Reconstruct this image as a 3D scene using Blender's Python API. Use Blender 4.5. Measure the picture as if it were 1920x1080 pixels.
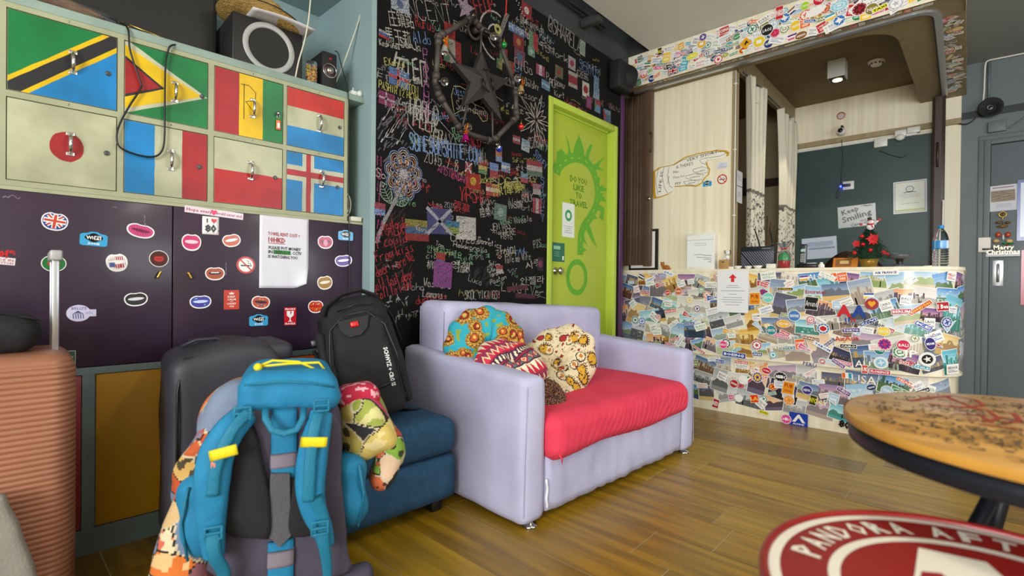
import bpy, bmesh, math, random
import numpy as np
from mathutils import Vector, Matrix, noise
V=Vector; PI=math.pi; rad=math.radians
rnd=random.Random(7)
S=bpy.context.scene
for o in list(bpy.data.objects): bpy.data.objects.remove(o)
COL=S.collection
# ---------------------------------------------------------------- camera
FPX=930.0; YAW=rad(42.6); PIT=rad(-0.33); ROLL=rad(0.63); EYE=V((0,0,.95))
cam_d=bpy.data.cameras.new('camera'); cam=bpy.data.objects.new('camera',cam_d); COL.objects.link(cam)
cam_d.sensor_width=36; cam_d.lens=36*FPX/1920; cam_d.clip_start=.02
FW=V((-math.sin(YAW)*math.cos(PIT),math.cos(YAW)*math.cos(PIT),math.sin(PIT)))
_r0=V((math.cos(YAW),math.sin(YAW),0)); _u0=_r0.cross(FW)
RT=_r0*math.cos(ROLL)+_u0*math.sin(ROLL); UP=_u0*math.cos(ROLL)-_r0*math.sin(ROLL)
cam.matrix_world=Matrix.Translation(EYE)@Matrix((RT,UP,-FW)).transposed().to_4x4()
S.camera=cam
cam_d.dof.use_dof=True; cam_d.dof.focus_distance=2.5; cam_d.dof.aperture_fstop=2.4
# ---------------------------------------------------------------- world, light, exposure
w=bpy.data.worlds.new('world'); S.world=w; w.use_nodes=True
bg=w.node_tree.nodes['Background']; bg.inputs[0].default_value=(.80,.88,1,1); bg.inputs[1].default_value=1.0
def area(name,loc,rot,sx,sy,power,col=(1,1,1)):
    l=bpy.data.lights.new(name,'AREA'); l.shape='RECTANGLE'; l.size=sx; l.size_y=sy; l.energy=power; l.color=col
    o=bpy.data.objects.new(name,l); COL.objects.link(o); o.location=loc; o.rotation_euler=rot; return o
area('window_light_front',(.95,-3.26,1.75),(rad(90),0,0),2.3,1.5,165,(.97,.99,1))
area('window_light_right',(2.52,2.6,1.75),(rad(90),0,rad(90)),2.2,1.3,30,(.95,.98,1))
area('overhead_fill_light',(.6,1.6,2.84),(0,0,0),1.2,.3,16,(1,.95,.86))  # added overhead fill; no lamp fitting belongs to it
S.view_settings.view_transform='Standard'; S.view_settings.look='None'; S.view_settings.gamma=1
S.view_settings.use_curve_mapping=False; S.view_settings.exposure=0.62
# ---------------------------------------------------------------- colour + materials
def lin(h):
    if isinstance(h,str):
        h=h.lstrip('#'); h=[int(h[i:i+2],16)/255 for i in (0,2,4)]
    return tuple((c/12.92 if c<=.04045 else ((c+.055)/1.055)**2.4) for c in h[:3])
def mat(name,col,rough=.6,metal=0,col2=None,ns=6,stretch=(1,1,1),bump=0,bs=60,bstretch=None,coat=0,trans=0,emit=None,es=0,detail=4,lo=.35,hi=.65,ior=1.45,spec=None):
    m=bpy.data.materials.new(name); m.use_nodes=True; nt=m.node_tree; N=nt.nodes; L=nt.links
    b=N['Principled BSDF']; b.inputs['Roughness'].default_value=rough; b.inputs['Metallic'].default_value=metal
    b.inputs['Coat Weight'].default_value=coat; b.inputs['Coat Roughness'].default_value=.12
    b.inputs['Transmission Weight'].default_value=trans; b.inputs['IOR'].default_value=ior
    if spec is not None: b.inputs['Specular IOR Level'].default_value=spec
    tc=N.new('ShaderNodeTexCoord')
    if col=='VC':
        a=N.new('ShaderNodeVertexColor'); a.layer_name='Col'; src=a.outputs[0]
    else:
        src=None; c=lin(col); b.inputs['Base Color'].default_value=(*c,1)
    if col2 is not None:
        mp=N.new('ShaderNodeMapping'); mp.inputs['Scale'].default_value=stretch; L.new(tc.outputs['Object'],mp.inputs[0])
        n=N.new('ShaderNodeTexNoise'); n.inputs['Scale'].default_value=ns; n.inputs['Detail'].default_value=detail; L.new(mp.outputs[0],n.inputs[0])
        r=N.new('ShaderNodeMapRange'); r.inputs['From Min'].default_value=lo; r.inputs['From Max'].default_value=hi; L.new(n.outputs[0],r.inputs[0])
        x=N.new('ShaderNodeMix'); x.data_type='RGBA'; L.new(r.outputs[0],x.inputs[0])
        if src is not None:
            x.blend_type='MULTIPLY'; L.new(src,x.inputs[6]); x.inputs[7].default_value=(*lin(col2),1)
        else:
            x.inputs[6].default_value=(*lin(col),1); x.inputs[7].default_value=(*lin(col2),1)
        L.new(x.outputs[2],b.inputs['Base Color'])
    elif src is not None: L.new(src,b.inputs['Base Color'])
    if bump:
        mp=N.new('ShaderNodeMapping'); mp.inputs['Scale'].default_value=bstretch or (1,1,1); L.new(tc.outputs['Object'],mp.inputs[0])
        n=N.new('ShaderNodeTexNoise'); n.inputs['Scale'].default_value=bs; n.inputs['Detail'].default_value=5; L.new(mp.outputs[0],n.inputs[0])
        bu=N.new('ShaderNodeBump'); bu.inputs['Strength'].default_value=bump; bu.inputs['Distance'].default_value=.01
        L.new(n.outputs[0],bu.inputs['Height']); L.new(bu.outputs[0],b.inputs['Normal'])
    if emit: b.inputs['Emission Color'].default_value=(*lin(emit),1); b.inputs['Emission Strength'].default_value=es
    return m
MT={}
def K(name,*a,**k):
    MT[name]=mat(name,*a,**k); return MT[name]
K('plank','9c7616',.25,col2='765810',ns=2.2,stretch=(.8,10,1),bump=.12,bs=14,bstretch=(3,40,1),coat=.15)
K('plank_dark','866414',.26,col2='684e10',ns=2.0,stretch=(.8,10,1),bump=.12,bs=14,bstretch=(3,40,1),coat=.15)
K('plank_light','a8821c',.28,col2='866814',ns=2.4,stretch=(.8,10,1),bump=.12,bs=14,bstretch=(3,40,1),coat=.15)
K('grout','b8ae92',.8)
K('black_wall','0a0a0a',.85,spec=.25,col2='131314',ns=2.2,bump=.05,bs=30,detail=8,lo=.42,hi=.7)
K('dark_ceiling','3c3d3c',.9,col2='333433',ns=2)
K('cream_ceiling','dcdcd6',.9,col2='d4d4ce',ns=.8)
K('cyan_wall','93abac',.6,col2='88a0a2',ns=1.5,bump=.03,bs=20)
K('grey_wall','6a7577',.5,col2='606a6d',ns=1.6,bump=.04,bs=24)
K('grey_door','6c757a',.42,col2='626b70',ns=2.5,bump=.03,bs=24)
K('grey_dark','33383a',.6)
K('room_wall','c9c6bc',.8)
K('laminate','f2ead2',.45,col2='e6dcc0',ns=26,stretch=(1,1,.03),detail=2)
K('laminate_dim','a59372',.6,col2='978563',ns=20,stretch=(1,1,.05))  # laminate again, darker: shade of side faces and closet put into the colour
K('teal_board','324846',.38,col2='2b403f',ns=4,bump=.02,bs=50)
K('shutter','5f4a3b',.4,col2='4f3c30',ns=5)
K('brown','3a2820',.38,col2='2e1f18',ns=8,stretch=(1,1,.1))
K('purple_trim','4e2b54',.35)
K('lime','a9bb3c',.30,col2='a2b535',ns=1.2)
K('lime_frame','b2c848',.26)
K('lime_print','55a808',.4)
K('lime_text','5f8f0a',.4)
K('metal','c9c9c6',.22,1.0)
K('chrome','c4c4c2',.16,1.0)
K('alu','c4c8cc',.35,.9)
K('brass','c9a551',.3,1.0)
K('steel_dark','55585a',.35,.9)
K('vc','VC',.5)
K('vc_gloss','VC',.22,spec=.6)
K('vc_paint','VC',.38,col2='d8d8d4',ns=7,bump=.10,bs=26,spec=.5)
K('vc_cloth','VC',.9,bump=.25,bs=180)
K('chalk','VC',.95,col2='8a8a88',ns=190,lo=.35,hi=.62)
K('frame_paint','a9ac8c',.5,col2='9c9f80',ns=6,bump=.06,bs=30)
K('top_paint','93a79c',.5,col2='84988d',ns=6)
K('base_paint','6f7f80',.5,col2='627173',ns=6)
K('purple_door','39263a',.33,col2='2e2030',ns=2.6,bump=.03,bs=20,coat=.1)
K('yellow_panel','b88604',.55,col2='a87803',ns=2)
K('red_panel','8f2f31',.5)
K('orange_panel','d5561a',.5)
K('sofa','bfbfda',.95,col2='a6a6c2',ns=3.2,bump=.22,bs=160,bstretch=(1,1,1.8),lo=.3,hi=.75)
K('coral','dc3c54',.9,col2='d2344c',ns=5,bump=.06,bs=90)
K('ottoman','2a5272',.95,col2='234863',ns=40,bump=.3,bs=190)
K('black_plastic','141414',.35)
K('black_matte','181818',.7)
K('black_cloth','1b1b1d',.8,col2='141416',ns=20,bump=.2,bs=120)
K('black_wood','1a1512',.4)
K('subwoofer','222121',.45)
K('silver','a9aaa8',.45,.15)
K('dark_grey_plastic','56585c',.3)
K('cone','262624',.8)
K('straw','d8b46a',.85,col2='a88345',ns=60,stretch=(1,1,5),bump=.8,bs=130,bstretch=(1,1,4))
K('glass','ffffff',.03,trans=1,ior=1.45)
K('clear_plastic','f2f8ff',.06,trans=.96,ior=1.25)
K('white_plastic','d9d8d2',.35)
K('cream_plastic','cfccb6',.4)
K('grey_ceiling','8a8f8e',.9)
K('paper','e2e2e6',.8)
K('rose','a87258',.42,.2,col2='9a6850',ns=4)
K('grey_case','37363d',.55,col2='2f2e35',ns=5,bump=.05,bs=80)
K('pack_blue','1c7da6',.75,col2='17719a',ns=14,bump=.18,bs=110)
K('pack_web','16718f',.6,bump=.3,bs=260,bstretch=(1,1,.3))
K('pack_grey','4d495c',.85,col2='45414f',ns=10,bump=.15,bs=120)
K('pack_mesh','232226',.95,bump=.5,bs=330)
K('pack_velcro','5d5c61',1,bump=.6,bs=260)
K('reflect','7d7480',.6)
K('yellow','dcca18',.6)
K('pipe','524a45',.55,.25,col2='443d39',ns=20,bump=.2,bs=60)
K('star_black','302c2b',.6)
K('curtain','d2ccb8',.9,col2='c5bea9',ns=5,bump=.1,bs=80)
K('table_top','c6964c',.3,col2='ac7c3a',ns=5,stretch=(1,5,1),coat=.3)
K('table_edge','c48f3a',.35,col2='a8752a',ns=6)
K('table_metal','1c1f26',.4,.3)
K('drum_red','93201c',.38,col2='801a18',ns=3,coat=.2)
K('drum_white','ddd5c5',.4,col2='c9bfae',ns=8)
K('wicker','a8853a',.35,.6)
K('booth_shaded','77643f',.7,col2='6c5a38',ns=3)  # cream booth ceiling, its shade put into the colour
K('soffit_shaded','8f8060',.6,col2='857656',ns=12,stretch=(1,1,.2))  # pale bulkhead underside, darkened in its colour to stand for shade
K('lamp_white','c4c6c0',.5)
K('lamp_glow','fff0b0',.5,emit='ffe9a0',es=9)
K('led_blue','2040ff',.5,emit='2030ff',es=14)
K('fir','23442c',.9,col2='17331f',ns=30)
K('red_gloss','c01015',.25)
K('poinsettia','c3101a',.6)
K('amber','c05a10',.2)
K('dark_brown_wood','2e1d14',.35)
K('soft_white','e8e4dc',.8)
K('water_glass','f4fbff',.03,trans=1,ior=1.2)
# ---------------------------------------------------------------- projecting a pixel of the photograph on a world plane
def ray(x,y): return FW+RT*((x-960)/FPX)-UP*((y-540)/FPX)
def hit(x,y,n,d):
    q=ray(x,y); n=V(n); return EYE+q*((d-n.dot(EYE))/n.dot(q))
def hx(x,y,d): return hit(x,y,(1,0,0),d)
def hy(x,y,d): return hit(x,y,(0,1,0),d)
def hz(x,y,d): return hit(x,y,(0,0,1),d)
# ---------------------------------------------------------------- mesh builder
def T(x=0,y=0,z=0,rx=0,ry=0,rz=0,s=1):
    return Matrix.Translation((x,y,z))@Matrix.Rotation(rz,4,'Z')@Matrix.Rotation(ry,4,'Y')@Matrix.Rotation(rx,4,'X')@Matrix.Scale(s,4)
class MB:
    def __init__(s,m=None): s.v=[];s.f=[];s.c=[];s.mi=[];s.sm=[];s.T=m or Matrix.Identity(4);s.cur=0
    def add(s,vs,fs,col=None,smooth=False,m=None):
        m=s.T@m if m else s.T; o=len(s.v)
        s.v+=[m@V(p) for p in vs]
        multi=isinstance(col,list)
        for i,f in enumerate(fs):
            s.f.append([o+k for k in f]); s.c.append(col[i] if multi else col); s.mi.append(s.cur); s.sm.append(smooth)
    def box(s,x0,x1,y0,y1,z0,z1,col=None,bev=0,m=None,seg=2):
        if bev>0:
            b=bmesh.new(); bmesh.ops.create_cube(b,size=1)
            for v in b.verts: v.co=V(((x0+x1)/2+v.co.x*(x1-x0),(y0+y1)/2+v.co.y*(y1-y0),(z0+z1)/2+v.co.z*(z1-z0)))
            bmesh.ops.bevel(b,geom=b.edges[:],offset=bev,segments=seg,affect='EDGES',profile=.5)
            b.verts.index_update(); s.add([v.co.copy() for v in b.verts],[[v.index for v in f.verts] for f in b.faces],col,True,m); b.free(); return
        vs=[(x,y,z) for x in (x0,x1) for y in (y0,y1) for z in (z0,z1)]
        s.add(vs,[(0,1,3,2),(4,6,7,5),(0,4,5,1),(2,3,7,6),(0,2,6,4),(1,5,7,3)],col,False,m)
    def soft(s,c,h,r,step=.03,fn=None,col=None,m=None,colfn=None):
        """rounded box: centre, half sizes, radius, displaced by fn(p,n)"""
        c=V(c);h=V(h);idx={};vs=[];fs=[];cs=[]
        n=[max(2,int(2*h[i]/step)) for i in range(3)]
        def vert(i,j,k):
            q=(i,j,k)
            if q in idx: return idx[q]
            P=V([(-1+2*q[a]/n[a])*h[a] for a in range(3)])
            inn=V([max(-(h[a]-r),min(h[a]-r,P[a])) for a in range(3)])
            d=P-inn
            if d.length<1e-9: d=V((0,0,1))
            d.normalize(); p=inn+d*r
            if fn: p=fn(p,d)
            idx[q]=len(vs); vs.append(p+c); return idx[q]
        for a in range(3):
            b_,c_=(a+1)%3,(a+2)%3
            for side in (0,n[a]):
                for i in range(n[b_]):
                    for j in range(n[c_]):
                        def mk(ii,jj):
                            q=[0,0,0];q[a]=side;q[b_]=ii;q[c_]=jj;return vert(*q)
                        f=[mk(i,j),mk(i+1,j),mk(i+1,j+1),mk(i,j+1)]
                        fs.append(f if side else f[::-1])
        if colfn: cs=[colfn(sum((vs[i] for i in f),V())/4-c) for f in fs]
        s.add(vs,fs,cs if colfn else col,True,m)
    def tube(s,pts,r,n=8,col=None,closed=False,caps=True,m=None,flat=1):
        pts=[V(p) for p in pts]; N=len(pts); rs=r if isinstance(r,(list,tuple)) else [r]*N
        vs=[];fs=[];prev=None
        for i,p in enumerate(pts):
            a=pts[(i-1)%N] if (closed or i>0) else p; b=pts[(i+1)%N] if (closed or i<N-1) else p
            t=(b-a)
            if t.length<1e-9: t=V((0,0,1))
            t.normalize()
            if prev is None:
                x=t.orthogonal().normalized() if abs(t.z)>.95 else V((-t.y,t.x,0)).normalized()
            else:
                x=prev-t*prev.dot(t)
                if x.length<1e-6: x=t.orthogonal()
                x.normalize()
            prev=x; y=t.cross(x)
            for k in range(n):
                an=2*PI*k/n; vs.append(p+x*(math.cos(an)*rs[i])+y*(math.sin(an)*rs[i]*flat))
        for i in range(N if closed else N-1):
            j=(i+1)%N
            for k in range(n):
                l=(k+1)%n; fs.append((i*n+k,i*n+l,j*n+l,j*n+k))
        if caps and not closed: fs+= [tuple(range(n))[::-1],tuple((N-1)*n+k for k in range(n))]
        s.add(vs,fs,col,n>4,m)
    def lathe(s,prof,n=24,col=None,m=None,colfn=None,smooth=True,cap=True):
        vs=[];fs=[];cs=[];N=len(prof)
        for (r,z) in prof:
            for k in range(n): a=2*PI*k/n; vs.append((r*math.cos(a),r*math.sin(a),z))
        for i in range(N-1):
            for k in range(n):
                l=(k+1)%n; fs.append((i*n+k,i*n+l,(i+1)*n+l,(i+1)*n+k)); cs.append(colfn(i,k) if colfn else col)
        if cap:
            if prof[0][0]>1e-6: fs.append(tuple(range(n))[::-1]); cs.append(colfn(0,0) if colfn else col)
            if prof[-1][0]>1e-6: fs.append(tuple((N-1)*n+k for k in range(n))); cs.append(colfn(N-2,0) if colfn else col)
        s.add(vs,fs,cs,smooth,m)
    def sphere(s,c,r,col=None,n=14,m=None,sc=(1,1,1)):
        mm=Matrix.Translation(c)@Matrix.Diagonal((*sc,1)); mm=m@mm if m else mm
        s.lathe([(max(1e-5,r*math.sin(PI*i/(n//2))),-r*math.cos(PI*i/(n//2))) for i in range(n//2+1)],n,col,mm,cap=False)
    def grid(s,fn,nu,nv,colfn=None,col=None,m=None,smooth=True,thick=0):
        vs=[V(fn(i/nu,j/nv)) for j in range(nv+1) for i in range(nu+1)]; fs=[];cs=[]
        for j in range(nv):
            for i in range(nu):
                a=j*(nu+1)+i; fs.append((a,a+1,a+nu+2,a+nu+1)); cs.append(colfn((i+.5)/nu,(j+.5)/nv) if colfn else col)
        if thick:
            nr=[V() for _ in vs]
            for f in fs:
                q=(vs[f[1]]-vs[f[0]]).cross(vs[f[3]]-vs[f[0]])
                for k in f: nr[k]+=q
            o=len(vs); vs=vs+[p-n.normalized()*thick for p,n in zip(vs,nr)]
            nf=len(fs)
            for q in range(nf): fs.append(tuple(o+k for k in fs[q][::-1])); cs.append(cs[q])
            B=[i for i in range(nu+1)]+[j*(nu+1)+nu for j in range(1,nv+1)]+[nv*(nu+1)+i for i in range(nu-1,-1,-1)]+[j*(nu+1) for j in range(nv-1,0,-1)]
            for q in range(len(B)):
                a,b=B[q],B[(q+1)%len(B)]; fs.append((b,a,o+a,o+b)); cs.append(cs[0] if not colfn else cs[min(nf-1,0)])
        s.add(vs,fs,cs if (colfn or thick) else col,smooth,m)
    def poly(s,pts,col=None,m=None): s.add(pts,[tuple(range(len(pts)))],col,False,m)
    def prism(s,pts,d,col=None,m=None,z0=0):
        n=len(pts); vs=[(x,y,z0) for x,y in pts]+[(x,y,z0+d) for x,y in pts]
        s.add(vs,[tuple(range(n))[::-1],tuple(range(n,2*n))]+[(i,(i+1)%n,n+(i+1)%n,n+i) for i in range(n)],col,False,m)
    def text(s,t,h,col=None,m=None,bold=0,align='c',surf=None,width=None):
        vs,fs,w=tmesh(t,bold); k=h; kx=k if width is None else width/w
        ox={'c':-w/2,'l':0,'r':-w}[align]
        s.add([((x+ox)*kx,(y-.35)*k,0) for x,y in vs],fs,col,False,m)
    def build(s,name,mats=None,parent=None,smooth=None,**tagkw):
        me=bpy.data.meshes.new(name)
        if parent is not None:
            inv=parent.get('_mw'); inv=WM[parent.name].inverted(); vs=[inv@p for p in s.v]; base=None
        else:
            xs=[p.x for p in s.v];ys=[p.y for p in s.v];zs=[p.z for p in s.v]
            base=V(((min(xs)+max(xs))/2,(min(ys)+max(ys))/2,min(zs))); vs=[p-base for p in s.v]
        me.from_pydata([tuple(p) for p in vs],[],s.f)
        if any(c is not None for c in s.c):
            ca=me.color_attributes.new('Col','FLOAT_COLOR','CORNER'); arr=[]
            for f,c in zip(s.f,s.c):
                c=LC(c); arr+=[c[0],c[1],c[2],1.0]*len(f)
            ca.data.foreach_set('color',arr)
        mats=mats if isinstance(mats,(list,tuple)) else [mats]
        for q in mats: me.materials.append(MT[q] if isinstance(q,str) else q)
        me.polygons.foreach_set('material_index',s.mi); me.polygons.foreach_set('use_smooth',s.sm)
        me.update()
        o=bpy.data.objects.new(name,me); COL.objects.link(o)
        if parent is not None: o.parent=parent; WM[o.name]=WM[parent.name].copy()
        else: o.location=base; WM[o.name]=Matrix.Translation(base)
        for k_,v_ in tagkw.items(): o[k_]=v_
        return o
_lc={}
def LC(c):
    if c is None: return (.8,.8,.8)
    if isinstance(c,str):
        if c not in _lc: _lc[c]=lin(c)
        return _lc[c]
    return lin(c)
WM={}
def thing(name,label,cat,loc=(0,0,0),rz=0,group=None):
    o=bpy.data.objects.new(name,None); COL.objects.link(o); o.location=loc; o.rotation_euler=(0,0,rz)
    o.empty_display_size=.05
    WM[o.name]=Matrix.Translation(loc)@Matrix.Rotation(rz,4,'Z'); o['label']=label; o['category']=cat
    if group: o['group']=group
    return o
def W(o): return WM[o.name].copy()
def L_(label,cat,group=None):
    d=dict(label=label,category=cat)
    if group: d['group']=group
    return d
ST=dict(kind='structure')
_tm={}
def tmesh(t,bold=0):
    key=(t,bold)
    if key in _tm: return _tm[key]
    cu=bpy.data.curves.new('t','FONT'); cu.body=t; cu.size=1; cu.resolution_u=1; cu.fill_mode='FRONT'; cu.offset=bold
    ob=bpy.data.objects.new('t',cu); COL.objects.link(ob)
    dg=bpy.context.evaluated_depsgraph_get(); me=bpy.data.meshes.new_from_object(ob.evaluated_get(dg))
    vs=[(v.co.x,v.co.y) for v in me.vertices]; fs=[tuple(p.vertices) for p in me.polygons]
    bpy.data.objects.remove(ob); bpy.data.curves.remove(cu); bpy.data.meshes.remove(me)
    x0=min([v[0] for v in vs] or [0]); x1=max([v[0] for v in vs] or [1])
    vs=[(a-x0,b) for a,b in vs]; _tm[key]=(vs,fs,max(.05,x1-x0)); return _tm[key]
# flat surfaces: matrix whose x,y lie on the surface and z leaves it
def surf(O,U,Vv):
    U=V(U).normalized();Vv=V(Vv).normalized();N=U.cross(Vv)
    m=Matrix((U,Vv,N)).transposed().to_4x4(); return Matrix.Translation(O)@m
def on(sm,p):
    q=sm.inverted()@V(p); return q.x,q.y
SB=surf((-2.12,0,0),(0,1,0),(0,0,1))          # black wall
def circ(cx,cy,rx,ry=None,n=20,a0=0,a1=2*PI):
    ry=rx if ry is None else ry
    return [(cx+rx*math.cos(a0+(a1-a0)*i/n),cy+ry*math.sin(a0+(a1-a0)*i/n)) for i in range(n+(0 if abs(a1-a0)>6.28 else 1))]
def ring2(mb,cx,cy,r0,r1,col,m,n=24,ky=1,a0=0,a1=2*PI):
    vs=[];fs=[]
    full=abs(a1-a0)>6.28
    for i in range(n+1):
        a=a0+(a1-a0)*i/n
        vs+=[(cx+r0*math.cos(a),cy+ky*r0*math.sin(a),0),(cx+r1*math.cos(a),cy+ky*r1*math.sin(a),0)]
    for i in range(n): fs.append((2*i,2*i+1,2*i+3,2*i+2))
    mb.add(vs,fs,col,False,m)
def Z(d): return Matrix.Translation((0,0,d))
def P3(pts,z=0): return [(x,y,z) for x,y in pts]
def ribbon(mb,pts,wd,col,m,z=0):
    """flat ribbon along 2D points"""
    vs=[];fs=[];n=len(pts)
    for i in range(n):
        a=V(pts[max(0,i-1)]);b=V(pts[min(n-1,i+1)]);t=b-a
        if t.length<1e-9: t=V((1,0))
        t.normalize(); q=V((-t.y,t.x))*wd/2; p=V(pts[i])
        vs+=[(p.x+q.x,p.y+q.y,z),(p.x-q.x,p.y-q.y,z)]
    for i in range(n-1): fs.append((2*i+1,2*i+3,2*i+2,2*i))
    mb.add(vs,fs,col,False,m)
# ================================================================= the setting
def sbox(name,mt,*boxes,bev=0):
    b=MB()
    for q in boxes: b.box(*q,bev=bev)
    return b.build(name,mt,None,**ST)
# floor with every plank
fl=sbox('floor','grout',(-2.7,2.65,-3.5,5.9,-.06,-.0014))
pm=['plank','plank_dark','plank_light','plank']
y=-3.3425;row=0
while y<5.8:
    x=-2.66-rnd.random()*.8
    while x<2.6:
        L=rnd.choice([.62,.9,.9,1.2]); x0=max(x,-2.66); x1=min(x+L,2.6)
        if x1-x0>.05 and not (y>4.0 and x1<-.3) :
            b=MB(); zt=rnd.uniform(-.0006,.0004)
            b.box(x0+.0014,x1-.0014,y+.0014,min(y+.2145,5.8)-.0014,-.012,zt)
            t=rnd.choice(pm if y>1.2 else pm+['plank_light'])
            b.build('floor_plank',t,fl)
        x+=L
    y+=.2145;row+=1
# ceiling
sbox('ceiling','cream_ceiling',(-1.93,2.65,-3.5,5.9,2.87,2.99))
sbox('ceiling_right','grey_ceiling',(-.03,2.6,2.2,5.72,2.862,2.872))
sbox('wall_recess_end','dark_ceiling',(-2.3,-1.93,3.725,3.80,2.869,3.12))
sbox('ceiling_recess','dark_ceiling',(-2.75,-1.9,-3.5,3.9,3.10,3.16),(-2.1,-1.94,1.2,1.45,2.9,3.10))
cd=MB(); cd.tube([(-2.09,2.2,2.95),(-2.09,3.3,2.95)],.012,8); cd.box(-2.11,-1.95,3.0,3.06,2.84,2.9,bev=.01)
o=cd.build('ceiling_conduit','dark_ceiling',None,**L_('dark grey conduit pipe and bracket under the dark ceiling above the chalk wall','pipe'))
# left walls
Wl=sbox('wall_left','black_wall',(-2.22,-2.12,1.3185,2.653,0,2.768),(-2.22,-2.12,2.653,3.552,2.246,2.768),(-2.22,-2.12,3.552,3.60,0,2.768))
sbox('wall_upper_left','dark_ceiling',(-2.22,-2.122,1.318,3.9,2.768,3.1))
sbox('wall_niche','cyan_wall',(-2.72,-2.66,-3.35,1.40,0,3.1));sbox('wall_niche_side','cyan_wall',(-2.66,-2.1185,1.292,1.318,0,3.1));sbox('ceiling_niche','cyan_wall',(-2.66,-2.12,-3.35,1.292,2.42,2.45))
sbox('wall_passage','grey_dark',(-2.75,-2.6,1.4,5.9,0,3.1),(-2.75,-2.22,3.60,3.64,0,3.1))
cb=MB(); cb.box(-2.5,-2.12,-3.35,1.290,2.45,3.1); cb.build('wall_over_niche','cyan_wall',None,**ST)
t1=sbox('trim_1','purple_trim',(-2.2,-2.115,3.60,3.664,0,2.80),bev=.004)
# back wall and side of the booth
sbox('wall_back','laminate',(-1.36,-.06,5.72,5.86,0,2.87))
sbox('wall_back_grey','grey_wall',(-.06,.085,5.72,5.86,0,2.87),(.085,1.02,5.72,5.86,2.20,2.87),(1.02,2.65,5.72,5.86,0,2.87))
sbox('door_backing','grey_dark',(0,1.1,5.87,5.9,0,2.4))  # unseen backing, added to stop outside light at the door gap
sbox('wall_right','room_wall',(2.6,2.7,-3.45,1.4,0,2.9),(2.6,2.7,3.8,5.9,0,2.9),(2.6,2.7,1.4,3.8,0,1.0),(2.6,2.7,1.4,3.8,2.5,2.9))
sbox('wall_front','room_wall',(-2.7,-.3,-3.45,-3.35,0,3.1),(2.2,2.65,-3.45,-3.35,0,3.1),(-.3,2.2,-3.45,-3.35,0,1.0),(-.3,2.2,-3.45,-3.35,2.5,3.1))
for nm,(x0,x1,y0,y1) in (('window_1',(-.3,2.2,-3.44,-3.36)),('window_2',(2.61,2.69,1.4,3.8))):
    b=MB()
    dx=x1-x0;dy=y1-y0
    b.box(x0,x1,y0,y1,1.0,1.05);b.box(x0,x1,y0,y1,2.45,2.5)
    for k in range(3):
        if dx>dy: c=x0+k*(dx-.05)/2; b.box(c,c+.05,y0,y1,1.05,2.45)
        else: c=y0+k*(dy-.05)/2; b.box(x0,x1,c,c+.05,1.05,2.45)
    r=b.build(nm,'white_plastic',None,**ST)
    g=MB()
    if dx>dy: g.box(x0+.05,x1-.05,(y0+y1)/2-.003,(y0+y1)/2+.003,1.05,2.45)
    else: g.box((x0+x1)/2-.003,(x0+x1)/2+.003,y0+.05,y1-.05,1.05,2.45)
    g.build('window_pane','glass',r)
# booth: laminate panel, side header, rear closet, ceiling, curved bulkhead
Wp=sbox('wall_panel','laminate',(-2.4,-1.34,3.93,3.95,.3,2.61),bev=0)
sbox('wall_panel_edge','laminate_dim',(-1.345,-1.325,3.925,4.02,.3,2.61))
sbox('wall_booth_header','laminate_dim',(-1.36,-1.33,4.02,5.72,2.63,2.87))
sbox('wall_booth_post','laminate',(-1.37,-1.33,5.58,5.72,0,2.63))
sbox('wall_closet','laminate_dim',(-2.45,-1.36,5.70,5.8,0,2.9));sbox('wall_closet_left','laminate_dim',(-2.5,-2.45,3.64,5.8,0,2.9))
b=MB(); b.box(-2.42,-1.36,5.66,5.70,2.02,2.10); b.build('trim_2','brown',None,**ST)
sbox('ceiling_booth','booth_shaded',(-2.45,-.3,3.9,5.72,2.80,2.86))
def arc(cx,cy,r,a0,a1,n): return [(cx+r*math.cos(rad(a0+(a1-a0)*i/n)),cy+r*math.sin(rad(a0+(a1-a0)*i/n))) for i in range(n+1)]
pts=[(-2.12,3.72)]+arc(-.15,3.84,.12,-90,0,24)+[(-.03,5.72),(-.33,5.72)]+[(-.36,4.20)]+arc(-.60,4.175,.235,0,-90,12)[1:]+[(-2.12,3.94)]
b=MB(); 
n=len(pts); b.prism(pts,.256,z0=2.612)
Bh=b.build('trim_3','soffit_shaded',None,**ST)
# fascia skin + aluminium rail
def warpF(p):   # s along x, z, d outwards; turns the corner at the right end
    s_,z_,d_=p; x0=-.15; R=.12
    if s_<=x0: return V((s_,3.7195-d_,z_))
    t=(s_-x0)/R
    if t>PI/2: return V((x0+R+d_,3.84+(s_-x0-R*PI/2),z_))
    return V((x0+(R+d_)*math.sin(t),3.84-(R+d_)*math.cos(t),z_))
b=MB(); b.grid(lambda u,v:warpF((-2.12+u*2.3,2.605+v*.263,.0018)),300,1); b.build('fascia_board','laminate',Bh)
railp=[(-2.12,3.845)]+arc(-.27,3.945,.1,-90,0,8)+[(-.17,4.2),(-.18,5.58)]
b=MB()
def rail(b,pts,w0,w1,z0,z1):
    n=len(pts); L=[];
    for i in range(n):
        a=V(pts[max(0,i-1)]);c=V(pts[min(n-1,i+1)]);t=(c-a).normalized();q=V((t.y,-t.x)); p=V(pts[i]); L.append((p+q*w0,p+q*w1))
    vs=[]
    for a,c in L: vs+=[(a.x,a.y,z0),(c.x,c.y,z0),(c.x,c.y,z1),(a.x,a.y,z1)]
    fs=[]
    for i in range(n-1):
        for k in range(4): fs.append((4*i+k,4*i+(k+1)%4,4*i+4+(k+1)%4,4*i+4+k))
    fs+=[(3,2,1,0),(4*n-4,4*n-3,4*n-2,4*n-1)]; b.add(vs,fs)
rail(b,railp,-.002,.034,2.597,2.613); b.build('shutter_rail','alu',Bh)
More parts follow.
